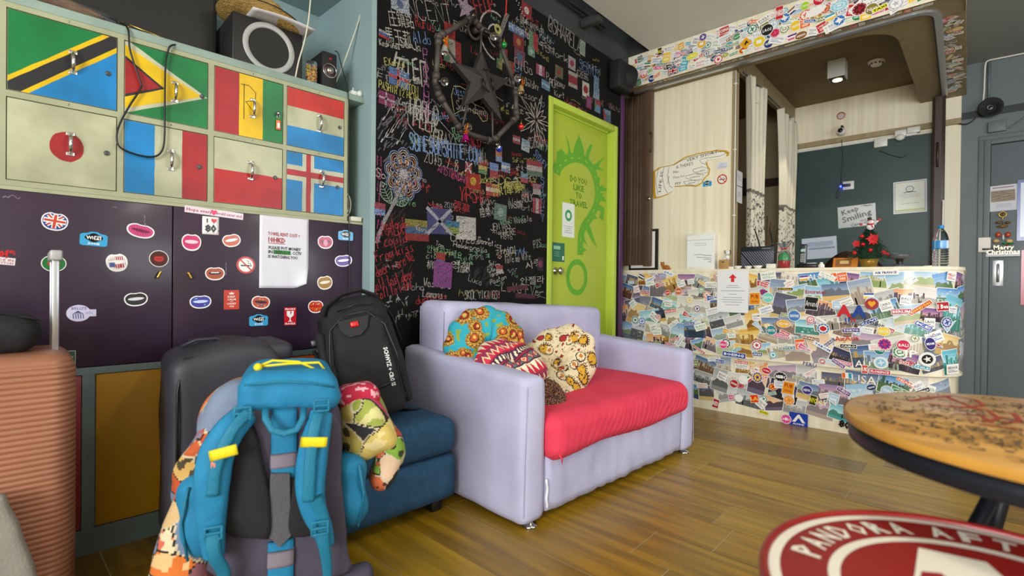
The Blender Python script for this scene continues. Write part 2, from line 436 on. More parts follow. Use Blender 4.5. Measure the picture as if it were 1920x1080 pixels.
b=MB(); rail(b,railp,-.012,-.002,2.600,2.613); b.build('rail_groove','black_plastic',Bh)
# ================================================================= counter
X0=-.30;RC=.28
def warpC(p,low=False):
    s_,z_,d_=p
    if s_<=X0: return V((s_,3.851-d_,z_))
    t=(s_-X0)/RC
    if t>PI/2: return V((X0+RC+d_,3.851+RC+(s_-X0-RC*PI/2),z_))
    return V((X0+(RC+d_)*math.sin(t),3.851+RC-(RC+d_)*math.cos(t),z_))
SEND=X0+RC*PI/2+1.3
Ct=thing('reception_counter','pale wooden reception counter with rounded right end covered in travel stickers and photos','counter',(-1.2,4.1,0))
def panel(z0,z1,ins,name,mt):
    b=MB(); th=.02
    b.grid(lambda u,v:warpC((-2.42+u*(SEND+2.42),z0+v*(z1-z0),-ins)),90,1)
    b.grid(lambda u,v:warpC((-2.42+u*(SEND+2.42),z1,-ins-.0-v*th)),90,1)
    b.grid(lambda u,v:warpC((-2.42+u*(SEND+2.42),z0,-ins-(1-v)*th)),90,1)
    b.build(name,mt,Ct)
panel(.428,1.07,0,'upper_front_panel','laminate'); panel(0,.428,.028,'lower_front_panel','laminate')
b=MB(); tp=[tuple(warpC((-2.42+i/70*(SEND+2.42),0,.006)))[:2] for i in range(71)]+[(-.35,5.4),(-.35,4.35),(-1.3,4.35),(-1.3,3.925),(-2.42,3.925)]
b.prism(tp,.02,z0=1.07); b.build('counter_top','laminate',Ct)
# ---- printed stickers
PAL=['c2202c','1d4fa3','e0a51c','2d8a4e','6b2f8a','1c9fb8','e8611c','111111','d94f8a','7c8a3a','f2c72e','20336b','8a5a2b','a8c7dd','c8102e','0f7a6c']
WRD=['PARIS','TOKYO','LONDON','ROMA','USA','PERU','AUSTRALIA','KOREA','TAIWAN','HONG KONG','BALI','FRAGILE','CAIRO','MADRID','OSLO','BERLIN','VIENNA','SEOUL','CANADA','EMIRATES','HAWAII','MALTA','DELHI','CUBA','PRAHA','MIAMI','HELLO','NEPAL','KIWI','LAOS','OSAKA','PORTUGAL','TURKEY','CHILE','GOA','SIAM','JAPAN','BOSTON','TEXAS','MUNICH']
def m2(x,y,rot=0,z=0): return Matrix.Translation((x,y,z))@Matrix.Rotation(rot,4,'Z')
def quad(mb,m,x0,x1,y0,y1,c,z=0,nx=1):
    for i in range(nx):
        a=x0+(x1-x0)*i/nx; d=x0+(x1-x0)*(i+1)/nx
        mb.add([(a,y0,z),(d,y0,z),(d,y1,z),(a,y1,z)],[(0,1,2,3)],c,False,m)
def mixc(a,b,t):
    A=[int(a[i:i+2],16) for i in (0,2,4)];B=[int(b[i:i+2],16) for i in (0,2,4)]
    return '%02x%02x%02x'%tuple(int(p+(q-p)*t) for p,q in zip(A,B))
SCH=[('3f7fc4','b9d8ee','4a6b3a','2f4a6b'),('2a5fa8','e8c08a','5a3a2a','6b4a2a'),('10142e','3a3f7a','0c0d14','caa04a'),('e89a5a','f2d8b0','3a2a3a','5a4a6a'),('7fb4d8','e8eef2','8aa05a','c8b48a'),('9aa0a4','d8dadb','4a4d50','7a7d80'),('1c3f7a','7fa0c8','28384a','d8a03a'),('58b0c8','c8eef0','2c7a6a','3a9aa0'),('c8c4bc','f0ede6','8a8478','b8a88a'),('6a4a8a','e0a0b0','2a2030','7a5a4a'),('d8d2c0','f2efe4','a89a7a','8a6a4a'),('e4b04a','f4e2a8','8a5a1c','b8842a')]
def photo(mb,m,w,h,z,r,sch=None,nx=1):
    sk0,sk1,g0,g1=sch or r.choice(SCH); fade=r.choice([.05,.15,.35,.5]); sk0,sk1,g0,g1=[mixc(q,'e9e4dc',fade) for q in (sk0,sk1,g0,g1)]; bd=.004 if r.random()<.75 else 0
    quad(mb,m,-w/2,w/2,-h/2,h/2,'eceae4',z,nx); w-=2*bd;h-=2*bd; z+=.0003
    hz_=-h/2+h*r.uniform(.3,.55); n=4
    for i in range(n): quad(mb,m,-w/2,w/2,hz_+(h/2-hz_)*i/n,hz_+(h/2-hz_)*(i+1)/n,mixc(sk1,sk0,(i+.5)/n),z,nx)
    quad(mb,m,-w/2,w/2,-h/2,hz_,g0,z,nx)
    k=r.random()
    if k<.4:
        pk=[(-w/2,0)]; x=-w/2
        for i in range(7): x+=w/8; pk.append((x,h*r.uniform(.03,.26)))
        pk.append((w/2,0)); vs=[(p[0],hz_+p[1],z+.0003) for p in pk]
        for i in range(len(vs)-1): mb.add([(vs[i][0],hz_-.002,z+.0003),(vs[i+1][0],hz_-.002,z+.0003),vs[i+1],vs[i]],[(0,1,2,3)],g0,False,m)
        quad(mb,m,-w/2,w/2,-h/2,-h/2+(hz_+h/2)*.55,g1,z+.0003,nx)
    elif k<.85:
        x=-w/2
        while x<w/2-.006:
            bw=min(r.uniform(.006,.02),w/2-x); c=mixc(g0,g1,r.random()); bh=h*r.uniform(.05,.4)
            quad(mb,m,x,x+bw,hz_-.003,min(hz_+bh,h/2-.002),c,z+.0003)
            for q in range(2):
                yy=r.uniform(hz_,hz_+bh*.8); 
                if yy<h/2-.006: quad(mb,m,x+bw*.3,x+bw*.6,yy,yy+.003,g1,z+.0005)
            x+=bw*r.uniform(1,1.5)
        for q in range(5): 
            xx=r.uniform(-w/2+.008,w/2-.014); quad(mb,m,xx,xx+r.uniform(.004,.012),-h/2+.003,hz_-.004,mixc(g0,sk1,.4*r.random()),z+.0003)
    else:
        for q in range(14):
            xx=r.uniform(-w*.46,w*.4);yy=r.uniform(-h*.46,h*.38); s_=r.uniform(.004,.012)
            mb.add(P3(circ(xx,yy,s_*.9,s_*.6,6),z+.0003+q*1e-5),[tuple(range(6))],mixc(g0,sk1,r.random()),False,m)
def badge(mb,m,rx,ry,z,r,c=None,c2=None,txt=None,outline=True):
    c=c or r.choice(PAL); c2=c2 or r.choice(['f2f0ea','f2f0ea',r.choice(PAL)]); n=18
    mb.add(P3(circ(0,0,rx,ry,n),z),[tuple(range(n))],'f0eeea',False,m)
    mb.add(P3(circ(0,0,rx*.9,ry*.9,n),z+.0003),[tuple(range(n))],c,False,m)
    k=r.random()
    if k<.6:
        mb.add(P3(circ(0,0,rx*.66,ry*.66,n),z+.0006),[tuple(range(n))],c2,False,m)
        cc=c if c2!=c else 'f2f0ea'
        q=r.random()
        if q<.35: st=[(rx*.5*(1 if i%2 else .42)*math.cos(i*PI/5),ry*.5*(1 if i%2 else .42)*math.sin(i*PI/5)) for i in range(10)]; mb.add(P3(st,z+.0009),[tuple(range(10))],cc,False,m)
        elif q<.7:
            pl=[(-.5,-.1),(-.1,.1),(-.2,.5),(0,.5),(.15,.15),(.5,.2),(.5,.05),(.2,-.1),(.1,-.5),(-.05,-.5),(-.05,-.15),(-.4,-.25)]; mb.add(P3([(a*rx,b*ry) for a,b in pl],z+.0009),[tuple(range(12))],cc,False,m)
        else: quad(mb,m,-rx*.4,rx*.4,-ry*.3,ry*.3,cc,z+.0009); quad(mb,m,-rx*.25,rx*.25,-ry*.12,ry*.2,'f2f0ea',z+.0012)
        for i in range(10):
            a=i*PI/5+.2; mb.add(P3([(rx*.78*math.cos(a)+rx*.07*math.cos(a+q_),ry*.78*math.sin(a)+ry*.07*math.sin(a+q_)) for q_ in (0,PI/2,PI,3*PI/2)],z+.0009),[(0,1,2,3)],'f2f0ea',False,m)
    if txt or k>=.6: mb.text(txt or r.choice(WRD),min(rx,ry)*.7,'f4f2ec' if c!='f2f0ea' else '111111',m@Z(z+.0012),.02,width=rx*1.35)
def label(mb,m,w,h,z,r,c=None,txt=None,tc='f4f2ec',bd='f0eeea',bold=.02):
    c=c or r.choice(PAL); quad(mb,m,-w/2,w/2,-h/2,h/2,bd,z); quad(mb,m,-w/2+.003,w/2-.003,-h/2+.003,h/2-.003,c,z+.0003)
    mb.text(txt or r.choice(WRD),h*.62,tc,m@Z(z+.0006),bold,width=w*.84)
def lines(mb,m,w,h,z,r,n=5,c='55565a'):
    for i in range(n):
        yy=h/2-(i+.7)*h/(n+.6); ww=w*r.uniform(.3,.46); xo=0
        x=-ww
        while x<ww-.004:
            L=r.uniform(.004,.016)*w/.16; quad(mb,m,x,min(x+L,ww),yy-.0016,yy+.0016,c,z); x+=L+.003
def flagst(mb,m,w,h,z,r):
    cs=[r.choice(PAL),'f2f0ea',r.choice(PAL)]; quad(mb,m,-w/2,w/2,-h/2,h/2,'f0eeea',z)
    w*=.92;h*=.88
    if r.random()<.5: [quad(mb,m,-w/2+w*i/3,-w/2+w*(i+1)/3,-h/2,h/2,cs[i],z+.0003) for i in range(3)]
    else: [quad(mb,m,-w/2,w/2,-h/2+h*i/3,-h/2+h*(i+1)/3,cs[i],z+.0003) for i in range(3)]
def uk(mb,m,w,h,z,wave=0):
    quad(mb,m,-w/2,w/2,-h/2,h/2,'1e3a7c',z)
    def d(wd,c,zz,pts_):
        ribbon(mb,pts_,wd,c,m,zz)
    for a in (1,-1): d(h*.2,'f0eeea',z+.0003,[(-w*.46,-a*h*.44),(w*.46,a*h*.44)]); d(h*.08,'c2202c',z+.0005,[(-w*.46,-a*h*.44),(w*.46,a*h*.44)])
    for c,k,zz in (('f0eeea',.32,.0007),('c2202c',.18,.0009)):
        quad(mb,m,-w/2,w/2,-h*k/2,h*k/2,c,z+zz); quad(mb,m,-h*k/2,h*k/2,-h/2,h/2,c,z+zz)
def pale(mb,m,z,r,s):
    w_,h_=r.uniform(.05,.11)*s,r.uniform(.03,.07)*s; c=r.choice(['1d4fa3','c2202c','55565a','2d8a4e','111111','7a8ab0']); quad(mb,m,-w_/2,w_/2,-h_/2,h_/2,'f2f0ea',z)
    mb.text(r.choice(WRD),h_*.35,c,m@Z(z+.0003)@Matrix.Translation((0,h_*.15,0)),.01,width=w_*.8); quad(mb,m,-w_*.38,w_*.38,-h_*.3,-h_*.22,mixc(c,'ffffff',.4),z+.0003); quad(mb,m,-w_*.38,w_*.1,-h_*.14,-h_*.08,mixc(c,'ffffff',.4),z+.0003)
def rsticker(mb,m,z,r,s=1):
    k=r.random()
    if r.random()<.3: return pale(mb,m,z,r,s)
    if k<.34: q=r.uniform(.024,.04)*s; badge(mb,m,q,q*r.choice([1,1,1,.7]),z,r)
    elif k<.66: label(mb,m,r.uniform(.06,.12)*s,r.uniform(.022,.034)*s,z,r)
    elif k<.78: flagst(mb,m,.06*s,.04*s,z,r)
    elif k<.9:
        w_,h_=r.uniform(.05,.075)*s,r.uniform(.05,.08)*s; c=r.choice(PAL); quad(mb,m,-w_/2,w_/2,-h_/2,h_/2,'f0eeea',z); quad(mb,m,-w_*.45,w_*.45,-h_*.45,h_*.45,c,z+.0003)
        mb.text(r.choice(WRD),h_*.3,'f4f2ec',m@Z(z+.0006)@Matrix.Translation((0,h_*.15,0)),.02,width=w_*.75); quad(mb,m,-w_*.3,w_*.3,-h_*.32,-h_*.05,mixc(c,'ffffff',.6),z+.0006)
    else:
        c=r.choice(PAL); mb.add(P3([(-.05*s,-.026*s),(.055*s,0),(-.05*s,.026*s)],z),[(0,1,2)],'f0eeea',False,m); mb.add(P3([(-.046*s,-.02*s),(.04*s,0),(-.046*s,.02*s)],z+.0003),[(0,1,2)],c,False,m)
        mb.text(r.choice(WRD),.018*s,'f4f2ec',m@Z(z+.0006)@Matrix.Translation((-.012*s,0,0)),.02,width=.05*s)
def stick(warp,parent,name,fn):
    mb=MB(); fn(mb); z0_=min(p.z for p in mb.v); kz=.9 if (warp is warpC and sum(p.x for p in mb.v)/len(mb.v)>-.42) else .08; mb.v=[V((p.x,p.y,z0_+(p.z-z0_)*kz)) for p in mb.v]; mb.v=[warp(p) for p in mb.v]; return mb.build(name,'vc_gloss',parent)
r=random.Random(11)
# counter photos: two courses on the upper board, one and a half on the lower
def field(x0,x1,z0,z1,dx,dz,ins,sz,low,zb):
    zz=z0; k=0
    while zz<z1:
        xx=x0+r.uniform(0,dx*.6)
        while xx<x1:
            w_=sz*r.uniform(.85,1.25); h_=w_*r.choice([.68,.72,.68,1.35]); 
            if h_>w_: w_,h_=w_*.8,h_*.8
            rot=r.uniform(-.35,.35); cz=min(max(zz+r.uniform(-.02,.02),z0-dz*.5+h_*.55*.9),z1+dz*.5-h_*.55)
            rr=math.hypot(w_,h_)/2; cz=min(max(cz,low[0]+h_*.5+abs(math.sin(rot))*w_*.5),low[1]-h_*.5-abs(math.sin(rot))*w_*.5) if low[1]-low[0]>h_+abs(math.sin(rot))*w_ else (low[0]+low[1])/2
            k+=1; zl=.0006+(k%29)*.00014
            stick(warpC,Ct,'photo_print',lambda mb:photo(mb,m2(xx,cz,rot,-ins+zl),w_,h_,0,r,nx=14 if xx>X0-.12 else 1))
            xx+=dx*r.uniform(.75,1.15)
        zz+=dz
field(-2.25,SEND-1.25,.49,1.07,.125,.105,0,.15,(.434,1.066),0)
field(-1.9,SEND-1.35,.12,.42,.155,.12,.028,.16,(.06,.424),0)
for i in range(118):
    s_=r.uniform(-2.2,-.02); z_=r.uniform(.45,1.05); rot=r.gauss(0,.35)
    stick(warpC,Ct,'sticker',lambda mb:rsticker(mb,m2(s_,z_,rot,.0050+(i%37)*.00016),0,r,.95))
for i in range(44):
    s_=r.uniform(-1.6,-.1); z_=r.uniform(.1,.40); rot=r.gauss(0,.35)
    stick(warpC,Ct,'sticker',lambda mb:rsticker(mb,m2(s_,z_,rot,-.0230+(i%31)*.00016),0,r,.95))
# the ones that can be read
def cpx(px,py,low=False): p=hy(px,py,3.851+(.028 if low else 0)); return p.x,p.z
def put(px,py,rot,fn,low=False,name='sticker'):
    a,z_=cpx(px,py,low); return stick(warpC,Ct,name,lambda mb:fn(mb,m2(a,z_,rad(rot),(-.028 if low else 0)+.0112+(len(Ct.children)%17)*.00013)))
def lab(w_,h_,c,t,tc='f4f2ec',bold=.03): return lambda mb,m:label(mb,m,w_,h_,0,r,c,t,tc,bold=bold)
def bad(rx,ry,c,c2,t=None): return lambda mb,m:badge(mb,m,rx,ry,0,r,c,c2,t)
def pub(mb,m):
    st=[(-.036,-.045),(.036,-.04),(.034,.045),(-.034,.04)]; mb.add(P3([(a*1.1,b*1.1) for a,b in st]),[(0,1,2,3)],'f0eeea',False,m); mb.add(P3(st,.0003),[(0,1,2,3)],'e8961c',False,m)
    mb.text('PUB',.038,'a8281c',m@Z(.0006)@Matrix.Translation((0,.016,0)),.03,width=.052); mb.text('CRAWL',.02,'a8281c',m@Z(.0006)@Matrix.Translation((0,-.02,0)),.02,width=.052)
def txt(t,h,c,wd=None,bold=.03): return lambda mb,m: mb.text(t,h,c,m,bold,width=wd)
def alp(mb,m):
    quad(mb,m,-.057,.057,-.045,.045,'1a3fa8',0); mb.add(P3([(-.04,-.02),(-.004,.034),(.006,.034),(.042,-.02),(.022,-.02),(.001,.012),(-.02,-.02)],.0004),[tuple(range(7))],'f4f2ec',False,m)
    mb.text('ALPINE',.016,'f4f2ec',m@Z(.0004)@Matrix.Translation((0,-.032,0)),.02,width=.07)
def i80(mb,m):
    mb.text('I',.035,'111111',m@Matrix.Translation((-.02,.03,0)),.05); heart(mb,m@Matrix.Translation((.018,.03,0)),.032,'d0202c'); mb.text('80',.062,'111111',m@Matrix.Translation((0,-.018,0)),.05); mb.text('s',.02,'111111',m@Matrix.Translation((.045,-.03,0)),.03)
def heart(mb,m,s,c,z=0):
    p=[(0,-.5),(.28,-.22),(.5,.1),(.48,.34),(.3,.48),(.1,.42),(0,.26),(-.1,.42),(-.3,.48),(-.48,.34),(-.5,.1),(-.28,-.22)]
    mb.add(P3([(a*s,b*s) for a,b in p],z),[tuple(range(12))],c,False,m)
def aa(mb,m):
    mb.text('A',.10,'c8202c',m@Matrix.Translation((-.04,0,0)),.05); mb.text('A',.10,'1d3f93',m@Matrix.Translation((.04,0,0)),.05)
    for i in range(4): quad(mb,m@Matrix.Translation((-.03+i*.016,-.058,0)),-.004,.004,-.012,.012,['1d4fa3','1d4fa3','c8202c','c8202c'][i])
    mb.text('UNITED',.02,'222a44',m@Matrix.Translation((0,-.085,0)),.02,width=.12)
def jal(mb,m):
    badge(mb,m,.038,.038,0,random.Random(3),'2d6fb0','f2f0ea'); mb.add(P3(circ(0,0,.02,.016,14),.0022),[tuple(range(14))],'c8202c',False,m)
def rose(mb,m): ring2(mb,0,0,0,.036,'a02a30',m,18); heart(mb,m@Z(.0004),.04,'e8a01c')
for a in [(1416,560,0,pub),(1479,727,-8,pub,True),(1377,665,-3,lab(.17,.04,'1c3fa0','BOEING')),(1498,786,0,alp,True),(1391,679,0,lab(.10,.026,'d0202c','FRAGILE'),True),
  (1253,549,12,bad(.026,.022,'d0202c','d0202c','JAPAN')),(1258,583,12,lab(.10,.03,'d0302c','FRAGILE')),(1265,636,14,lab(.09,.026,'c8202c','FRAGILE')),(1222,523,28,lab(.08,.028,'eef0f4','HAC','1d4fa3')),(1254,512,-22,lab(.09,.03,'eef0f4','JAS','1d4fa3')),
  (1226,513,0,txt('USA',.045,'f2f0ea',.09,.01)),(1205,602,0,bad(.032,.032,'1d5fc0','f2f0ea')),(1273,546,0,bad(.03,.03,'d05a2c','e8b48a')),(1294,563,0,bad(.03,.03,'d8c48a','f2e8c0')),
  (1441,558,0,bad(.038,.038,'7fd0c0','e8f4f0')),(1473,542,0,lab(.10,.024,'2a1a12','AUSTRALIA','e8c04a')),(1530,547,0,txt('Emirates',.035,'b01c2c',.12,.01)),(1541,519,0,txt('ALOHA',.05,'f4f2ec',.16,.01)),
  (1522,569,-5,lab(.08,.09,'1a1a1c','Around',bold=0)),(1490,592,0,bad(.04,.04,'4a7fc0','e8ecf2')),(1447,619,0,bad(.036,.036,'1c6f80','2c9aa0','QANTAS')),(1470,607,0,bad(.045,.028,'e8a01c','f2c03c','PHILIPPINES')),
  (1472,624,-25,lab(.07,.03,'c8202c','KOREA')),(1420,647,0,bad(.036,.036,'c02850','f2f0ea')),(1357,646,0,bad(.03,.03,'e83a8a','f8d0e0')),(1421,664,0,lab(.07,.028,'1d3f93','ANA')),
  (1597,583,0,aa),(1635,570,0,rose),(1544,616,0,jal),(1690,584,5,lab(.10,.034,'c82850','BERLIN')),(1725,577,38,lab(.13,.03,'c83a2c','LONDON','f2d04a')),(1640,605,-18,txt('London',.04,'1a1a1c',.11,.01)),
  (1596,619,5,lab(.10,.03,'4a2f8a','TOKYO')),(1588,634,8,txt('AirAsia',.045,'c8202c',.13,.01)),(1657,621,0,bad(.036,.03,'e8c83a','f2d84a','LONDON')),(1659,645,0,bad(.038,.038,'c82870','5a2f8a')),(1694,647,0,bad(.034,.034,'d0184c','d0184c')),
  (1744,645,10,bad(.028,.04,'3a2f7a','f2f0ea')),(1731,611,-28,lab(.09,.03,'1d4fb8','KE')),(1771,575,4,lab(.07,.055,'b0202c','I Bea')),(1738,674,0,bad(.042,.042,'e4e2dc','1a1a1c')),(1652,680,0,bad(.038,.038,'d8e8ee','8ac0dc')),
  (1618,682,0,txt('AU',.06,'f4f2ec',.08,.01)),(1706,663,0,txt('JP',.06,'f4f2ec',.07,.01)),(1650,697,0,lab(.11,.032,'c82850','FLORENCE')),(1622,692,0,lab(.035,.055,'d0483c','UK')),(1695,680,-15,lab(.045,.02,'c8202c','JAL')),
  (1661,511,2,lab(.13,.032,'f0eeea','AIR FRANCE','1d2f73')),(1781,606,10,bad(.034,.034,'3a3f8a','c8d0e8')),(1543,650,-28,lab(.12,.028,'e8ecf2','TAROM','1d4fa3')),(1519,683,-8,txt('PERU',.035,'3a2f8a',.08,.01)),
  (1620,711,0,txt('USA',.075,'f4f2ec',.13,.0),True),(1608,732,0,txt('New York',.04,'f4f2ec',.15,.0),True),(1552,755,12,txt('SPN',.055,'f4f2ec',.10,.0),True),(1585,790,-8,i80,True),(1475,785,0,bad(.034,.034,'e0409a','e0409a','Life is Good'),True),
  (1464,706,0,bad(.042,.036,'141414','141414','BON'),True),(1395,712,0,bad(.034,.034,'f0eeea','d0202c'),True),(1421,707,0,bad(.034,.04,'5a2f8a','e8c03a'),True),(1377,719,-20,bad(.032,.032,'b0202c','c8c8c0'),True),(1415,747,10,lab(.06,.06,'e83a1c','LA','f2d04a'),True),(1343,756,-12,lab(.05,.07,'b0202c','RED'),True),
  (1386,746,0,bad(.03,.03,'f0eeea','2a2a2c'),True),(1433,773,-8,lab(.07,.028,'e8d81c','COOL','1a1a1c'),True),(1525,750,-10,lab(.045,.07,'3a3a1c','NYC','e8e01c'),True),(1514,731,0,bad(.032,.032,'3a2f8a','e8a05a'),True),(1480,750,0,bad(.036,.036,'e88a2c','f2b06a'),True)]:
    put(a[0],a[1],a[2],a[3],len(a)>4)
# notice on the counter front
N1=MB(); m=m2((-1.406-1.18)/2,.921,0,.0150)
quad(N1,m,-.113,.113,-.157,.157,'e8e8ec'); N1.add(P3([(-.012,.07),(.012,.07),(.012,.1),(.03,.1),(0,.13),(-.03,.1),(-.012,.1)],.0006),[tuple(range(7))],'d8202c',False,m)
for j,(yy,ww) in enumerate([(.045,.04),(.03,.05),(.005,.085),(-.02,.03),(-.045,.07),(-.062,.085),(-.08,.07),(-.1,.05)]):
    quad(N1,m,-ww,ww,yy-.002,yy+.002,'9a9aa4',.0006)
N1.v=[warpC(p) for p in N1.v]; N1.build('paper_notice','vc',None,**L_('white sheet with a red up arrow taped on the front of the sticker covered counter','notice'))
# fascia stickers
r=random.Random(5)
def fpx(px,py): p=hy(px,py,3.72); return p.x,p.z
for i in range(52):
    xx=-2.05+i*.038+r.uniform(-.02,.02); zz=r.uniform(2.68,2.80)
    stick(warpF,Bh,'photo_print',lambda mb:photo(mb,m2(xx,zz,r.uniform(-.4,.4),.0022+(i%7)*.00014),r.uniform(.09,.12),r.uniform(.06,.075),0,r))
for i in range(150):
    xx=-2.06+(i*.0133)%1.92+r.uniform(-.02,.02); zz=[2.64,2.70,2.76,2.82][i%4]+r.uniform(-.012,.012)
    stick(warpF,Bh,'sticker',lambda mb:rsticker(mb,m2(xx,zz,r.gauss(.05,.25),.0032+(i%41)*.00014),0,r,1.0))
def plane(mb,m):
    badge(mb,m,.034,.034,0,random.Random(1),'1d6fc0','1d6fc0'); mb.add(P3([(a*.026,b*.026) for a,b in [(-.9,0),(-.1,.15),(-.4,.8),(-.1,.8),(.3,.15),(.9,.15),(.9,-.1),(.3,-.1),(.2,-.8),(-.1,-.8),(-.1,-.15),(-.7,-.3)]],.0015),[tuple(range(12))],'f4f2ec',False,m)
def roo(mb,m): 
    quad(mb,m@Matrix.Rotation(PI/4,4,'Z'),-.03,.03,-.03,.03,'e8a81c'); mb.add(P3([(-.02,-.01),(0,.012),(.004,.022),(.01,.012),(.022,-.004),(.006,-.002),(0,-.016),(-.006,-.016),(-.004,-.002)],.0004),[tuple(range(9))],'1a1a1c',False,m)
for px,py,rot,fn in [(1472,35,0,plane),(1574,40,0,plane),(1399,82,0,roo),(1316,83,0,bad(.035,.035,'e8b01c','e8b01c')),(1424,79,0,bad(.042,.04,'e8cc1c','e8cc1c')),(1319,68,0,bad(.03,.03,'5a3f93','5a3f93')),(1439,57,0,bad(.042,.042,'16161a','f2f0ea')),(1359,55,5,lab(.07,.05,'c8302c','CHINA')),(1462,25,0,lab(.05,.09,'c8282c','PARIS')),(1201,106,0,lab(.05,.035,'16201a','COOL')),(1238,97,0,lab(.04,.06,'16160f','BALI','e8d83a')),(1273,115,5,lab(.055,.05,'f0eeea','NYC','16161a')),(1299,106,8,bad(.05,.022,'e8e01c','e8e01c')),(1288,73,14,lab(.10,.022,'1a1a1c','GREECE')),(1220,133,10,lab(.05,.06,'cfe0b8','LAOS','5a7a3a')),(1510,12,0,bad(.028,.028,'a8d01c','1a1a1c')),(1680,15,0,bad(.04,.04,'b8bcc8','f2f0ea')),(1530,22,12,bad(.06,.03,'f0eeea','1a1a2c')),(1612,18,0,bad(.042,.04,'a01c2c','5a0f1c')),(1650,18,12,lab(.08,.03,'e8e01c','TAXI','16161a')),(1635,18,0,bad(.036,.036,'8a7a3a','f2e8a0')),(1574,12,0,bad(.05,.035,'8ac8e0','c8e8f0')),(1548,18,0,bad(.03,.03,'b02c3c','e8a05a'))]:
    a,z_=fpx(px,py)
    if z_<2.86: stick(warpF,Bh,'sticker',lambda mb:fn(mb,m2(a,min(max(z_,2.65),2.83),rad(rot),.0092+(px%7)*.00013)))
mb=MB(); a,z_=fpx(1263,134); uk(mb,m2(a,z_,0,.0125),.085,.05,0); mb.v=[warpF(p) for p in mb.v]; mb.build('sticker','vc_gloss',Bh)
# stickers under the right end of the bulkhead (seen from below)
SU=surf((0,0,2.6115),(0,1,0),(1,0,0))
mb_n=0
for i in range(72):
    yy=r.uniform(4.0,5.6); xx=r.uniform(-.135,-.06)
    mb=MB(); rsticker(mb,SU@m2(yy,xx,r.uniform(-3,3),.0006+(i%6)*.0009),0,r,.8); mb.build('sticker','vc_gloss',Bh)
for i in range(40):
    xx=-1.95+i*.045; mb=MB(); rsticker(mb,SU@m2(3.762,xx,PI/2+r.gauss(0,.1),.0006+(i%3)*.0009),0,r,.6); mb.build('sticker','vc_gloss',Bh)
# ================================================================= green door
DX=-2.172
D1=thing('door_1','','door',(-2.17,3.1,0)); del D1['label'],D1['category']; D1['kind']='structure'
b=MB()
b.box(-2.26,-2.112,2.653,2.70,0,2.246,bev=.003); b.box(-2.26,-2.112,3.505,3.552,0,2.246,bev=.003); b.box(-2.26,-2.112,2.70,3.505,2.20,2.246,bev=.003)
b.box(-2.20,-2.165,3.49,3.506,0,2.2); b.box(-2.20,-2.165,2.69,2.703,0,2.2); b.box(-2.20,-2.165,2.7,3.5,2.187,2.2)
b.build('door_frame','lime_frame',D1)
b=MB(); b.box(-2.21,DX,2.702,3.492,.008,2.187,bev=.002); b.build('door_leaf','lime',D1)
SD=surf((DX+.0006,0,0),(0,1,0),(0,0,1))
def dp(px,py): return on(SD,hx(px,py,DX))
b=MB()
road=[dp(*q) for q in [(1044,326),(1047,314),(1055,304),(1067,297),(1080,295),(1094,299),(1106,310),(1114,325),(1119,345),(1121,365),(1117,388),(1107,407),(1095,424),(1089,440),(1088,460),(1088,478)]]
ribbon(b,road,.075,'5fa52a',SD)
bpn=[0]
def bp(pts): bpn[0]+=1; b.add(P3([dp(*q) for q in pts],.0003+bpn[0]*.00005),[tuple(range(len(pts)))],'5fa52a',False,SD)
bp([(1038,326),(1041,312),(1036,322),(1034,318),(1040,300),(1045,318)]); bp([(1043,305),(1044,285),(1052,279),(1060,288),(1056,303)])
bp([(1060,300),(1066,282),(1063,262),(1059,248),(1066,266),(1069,282),(1074,300)]); bp([(1072,298),(1076,278),(1079,268),(1084,258),(1085,251),(1087,258),(1091,268),(1095,283),(1095,300)])
bp([(1096,300),(1100,284),(1107,270),(1111,272),(1105,290),(1103,304)]); bp([(1108,310),(1118,306),(1134,294),(1122,312),(1133,320),(1116,318)]); bp([(1116,330),(1125,333),(1124,342),(1118,342)])
bp([(1119,352),(1128,348),(1131,346),(1129,351),(1137,353),(1137,358),(1120,360)]); bp([(1120,362),(1133,362),(1128,366),(1133,370),(1136,378),(1119,376)]); bp([(1118,380),(1133,390),(1131,414),(1124,408),(1127,396),(1115,390)])
bp([(1109,398),(1121,410),(1109,412)]); bp([(1098,412),(1104,418),(1119,464),(1110,452),(1098,428)]); bp([(1092,425),(1096,448),(1101,460),(1090,450)]); bp([(1088,460),(1096,466),(1100,470),(1088,474)]); bp([(1080,282),(1084,276),(1088,282),(1088,296),(1080,296)])
a0=dp(1082,520); ay=(dp(1102,520)[0]-dp(1062,520)[0])/2; az=(dp(1082,486)[1]-dp(1082,554)[1])/2
ring2(b,a0[0],a0[1],ay*.70,ay,'5fa52a',SD,32,ky=az/ay)
for k in range(len(road)-1):
    p=V(road[k]);q=V(road[k+1]); ribbon(b,[p.lerp(q,.25),p.lerp(q,.6)],.007,'a9c81b',SD,.0008)
b.build('skyline_print','vc',D1)
b=MB()
for t,py in (('DO YOU',338),('LIKE',352.5),('TO',367),('TRAVEL',382)):
    a,z_=dp(1085,py); b.text(t,.062,'5c8a0e',SD@m2(a,z_,0,.0004),.03,width={'DO YOU':.22,'LIKE':.14,'TO':.08,'TRAVEL':.235}[t])
b.build('door_lettering','vc',D1)
b=MB(); a,z_=dp(1065.5,413); m=SD@m2(a,z_,0,.0008); quad(b,m,-.076,.076,-.125,.125,'dfe6e0'); ring2(b,0,.035,.022,.042,'3a9a4a',m@Z(.0004)); lines(b,m@Matrix.Translation((0,-.07,.0004)),.13,.07,0,rnd,4)
b.build('paper_notice','vc',None,**L_('white sheet with a round green emblem taped to the lime green door','notice'))
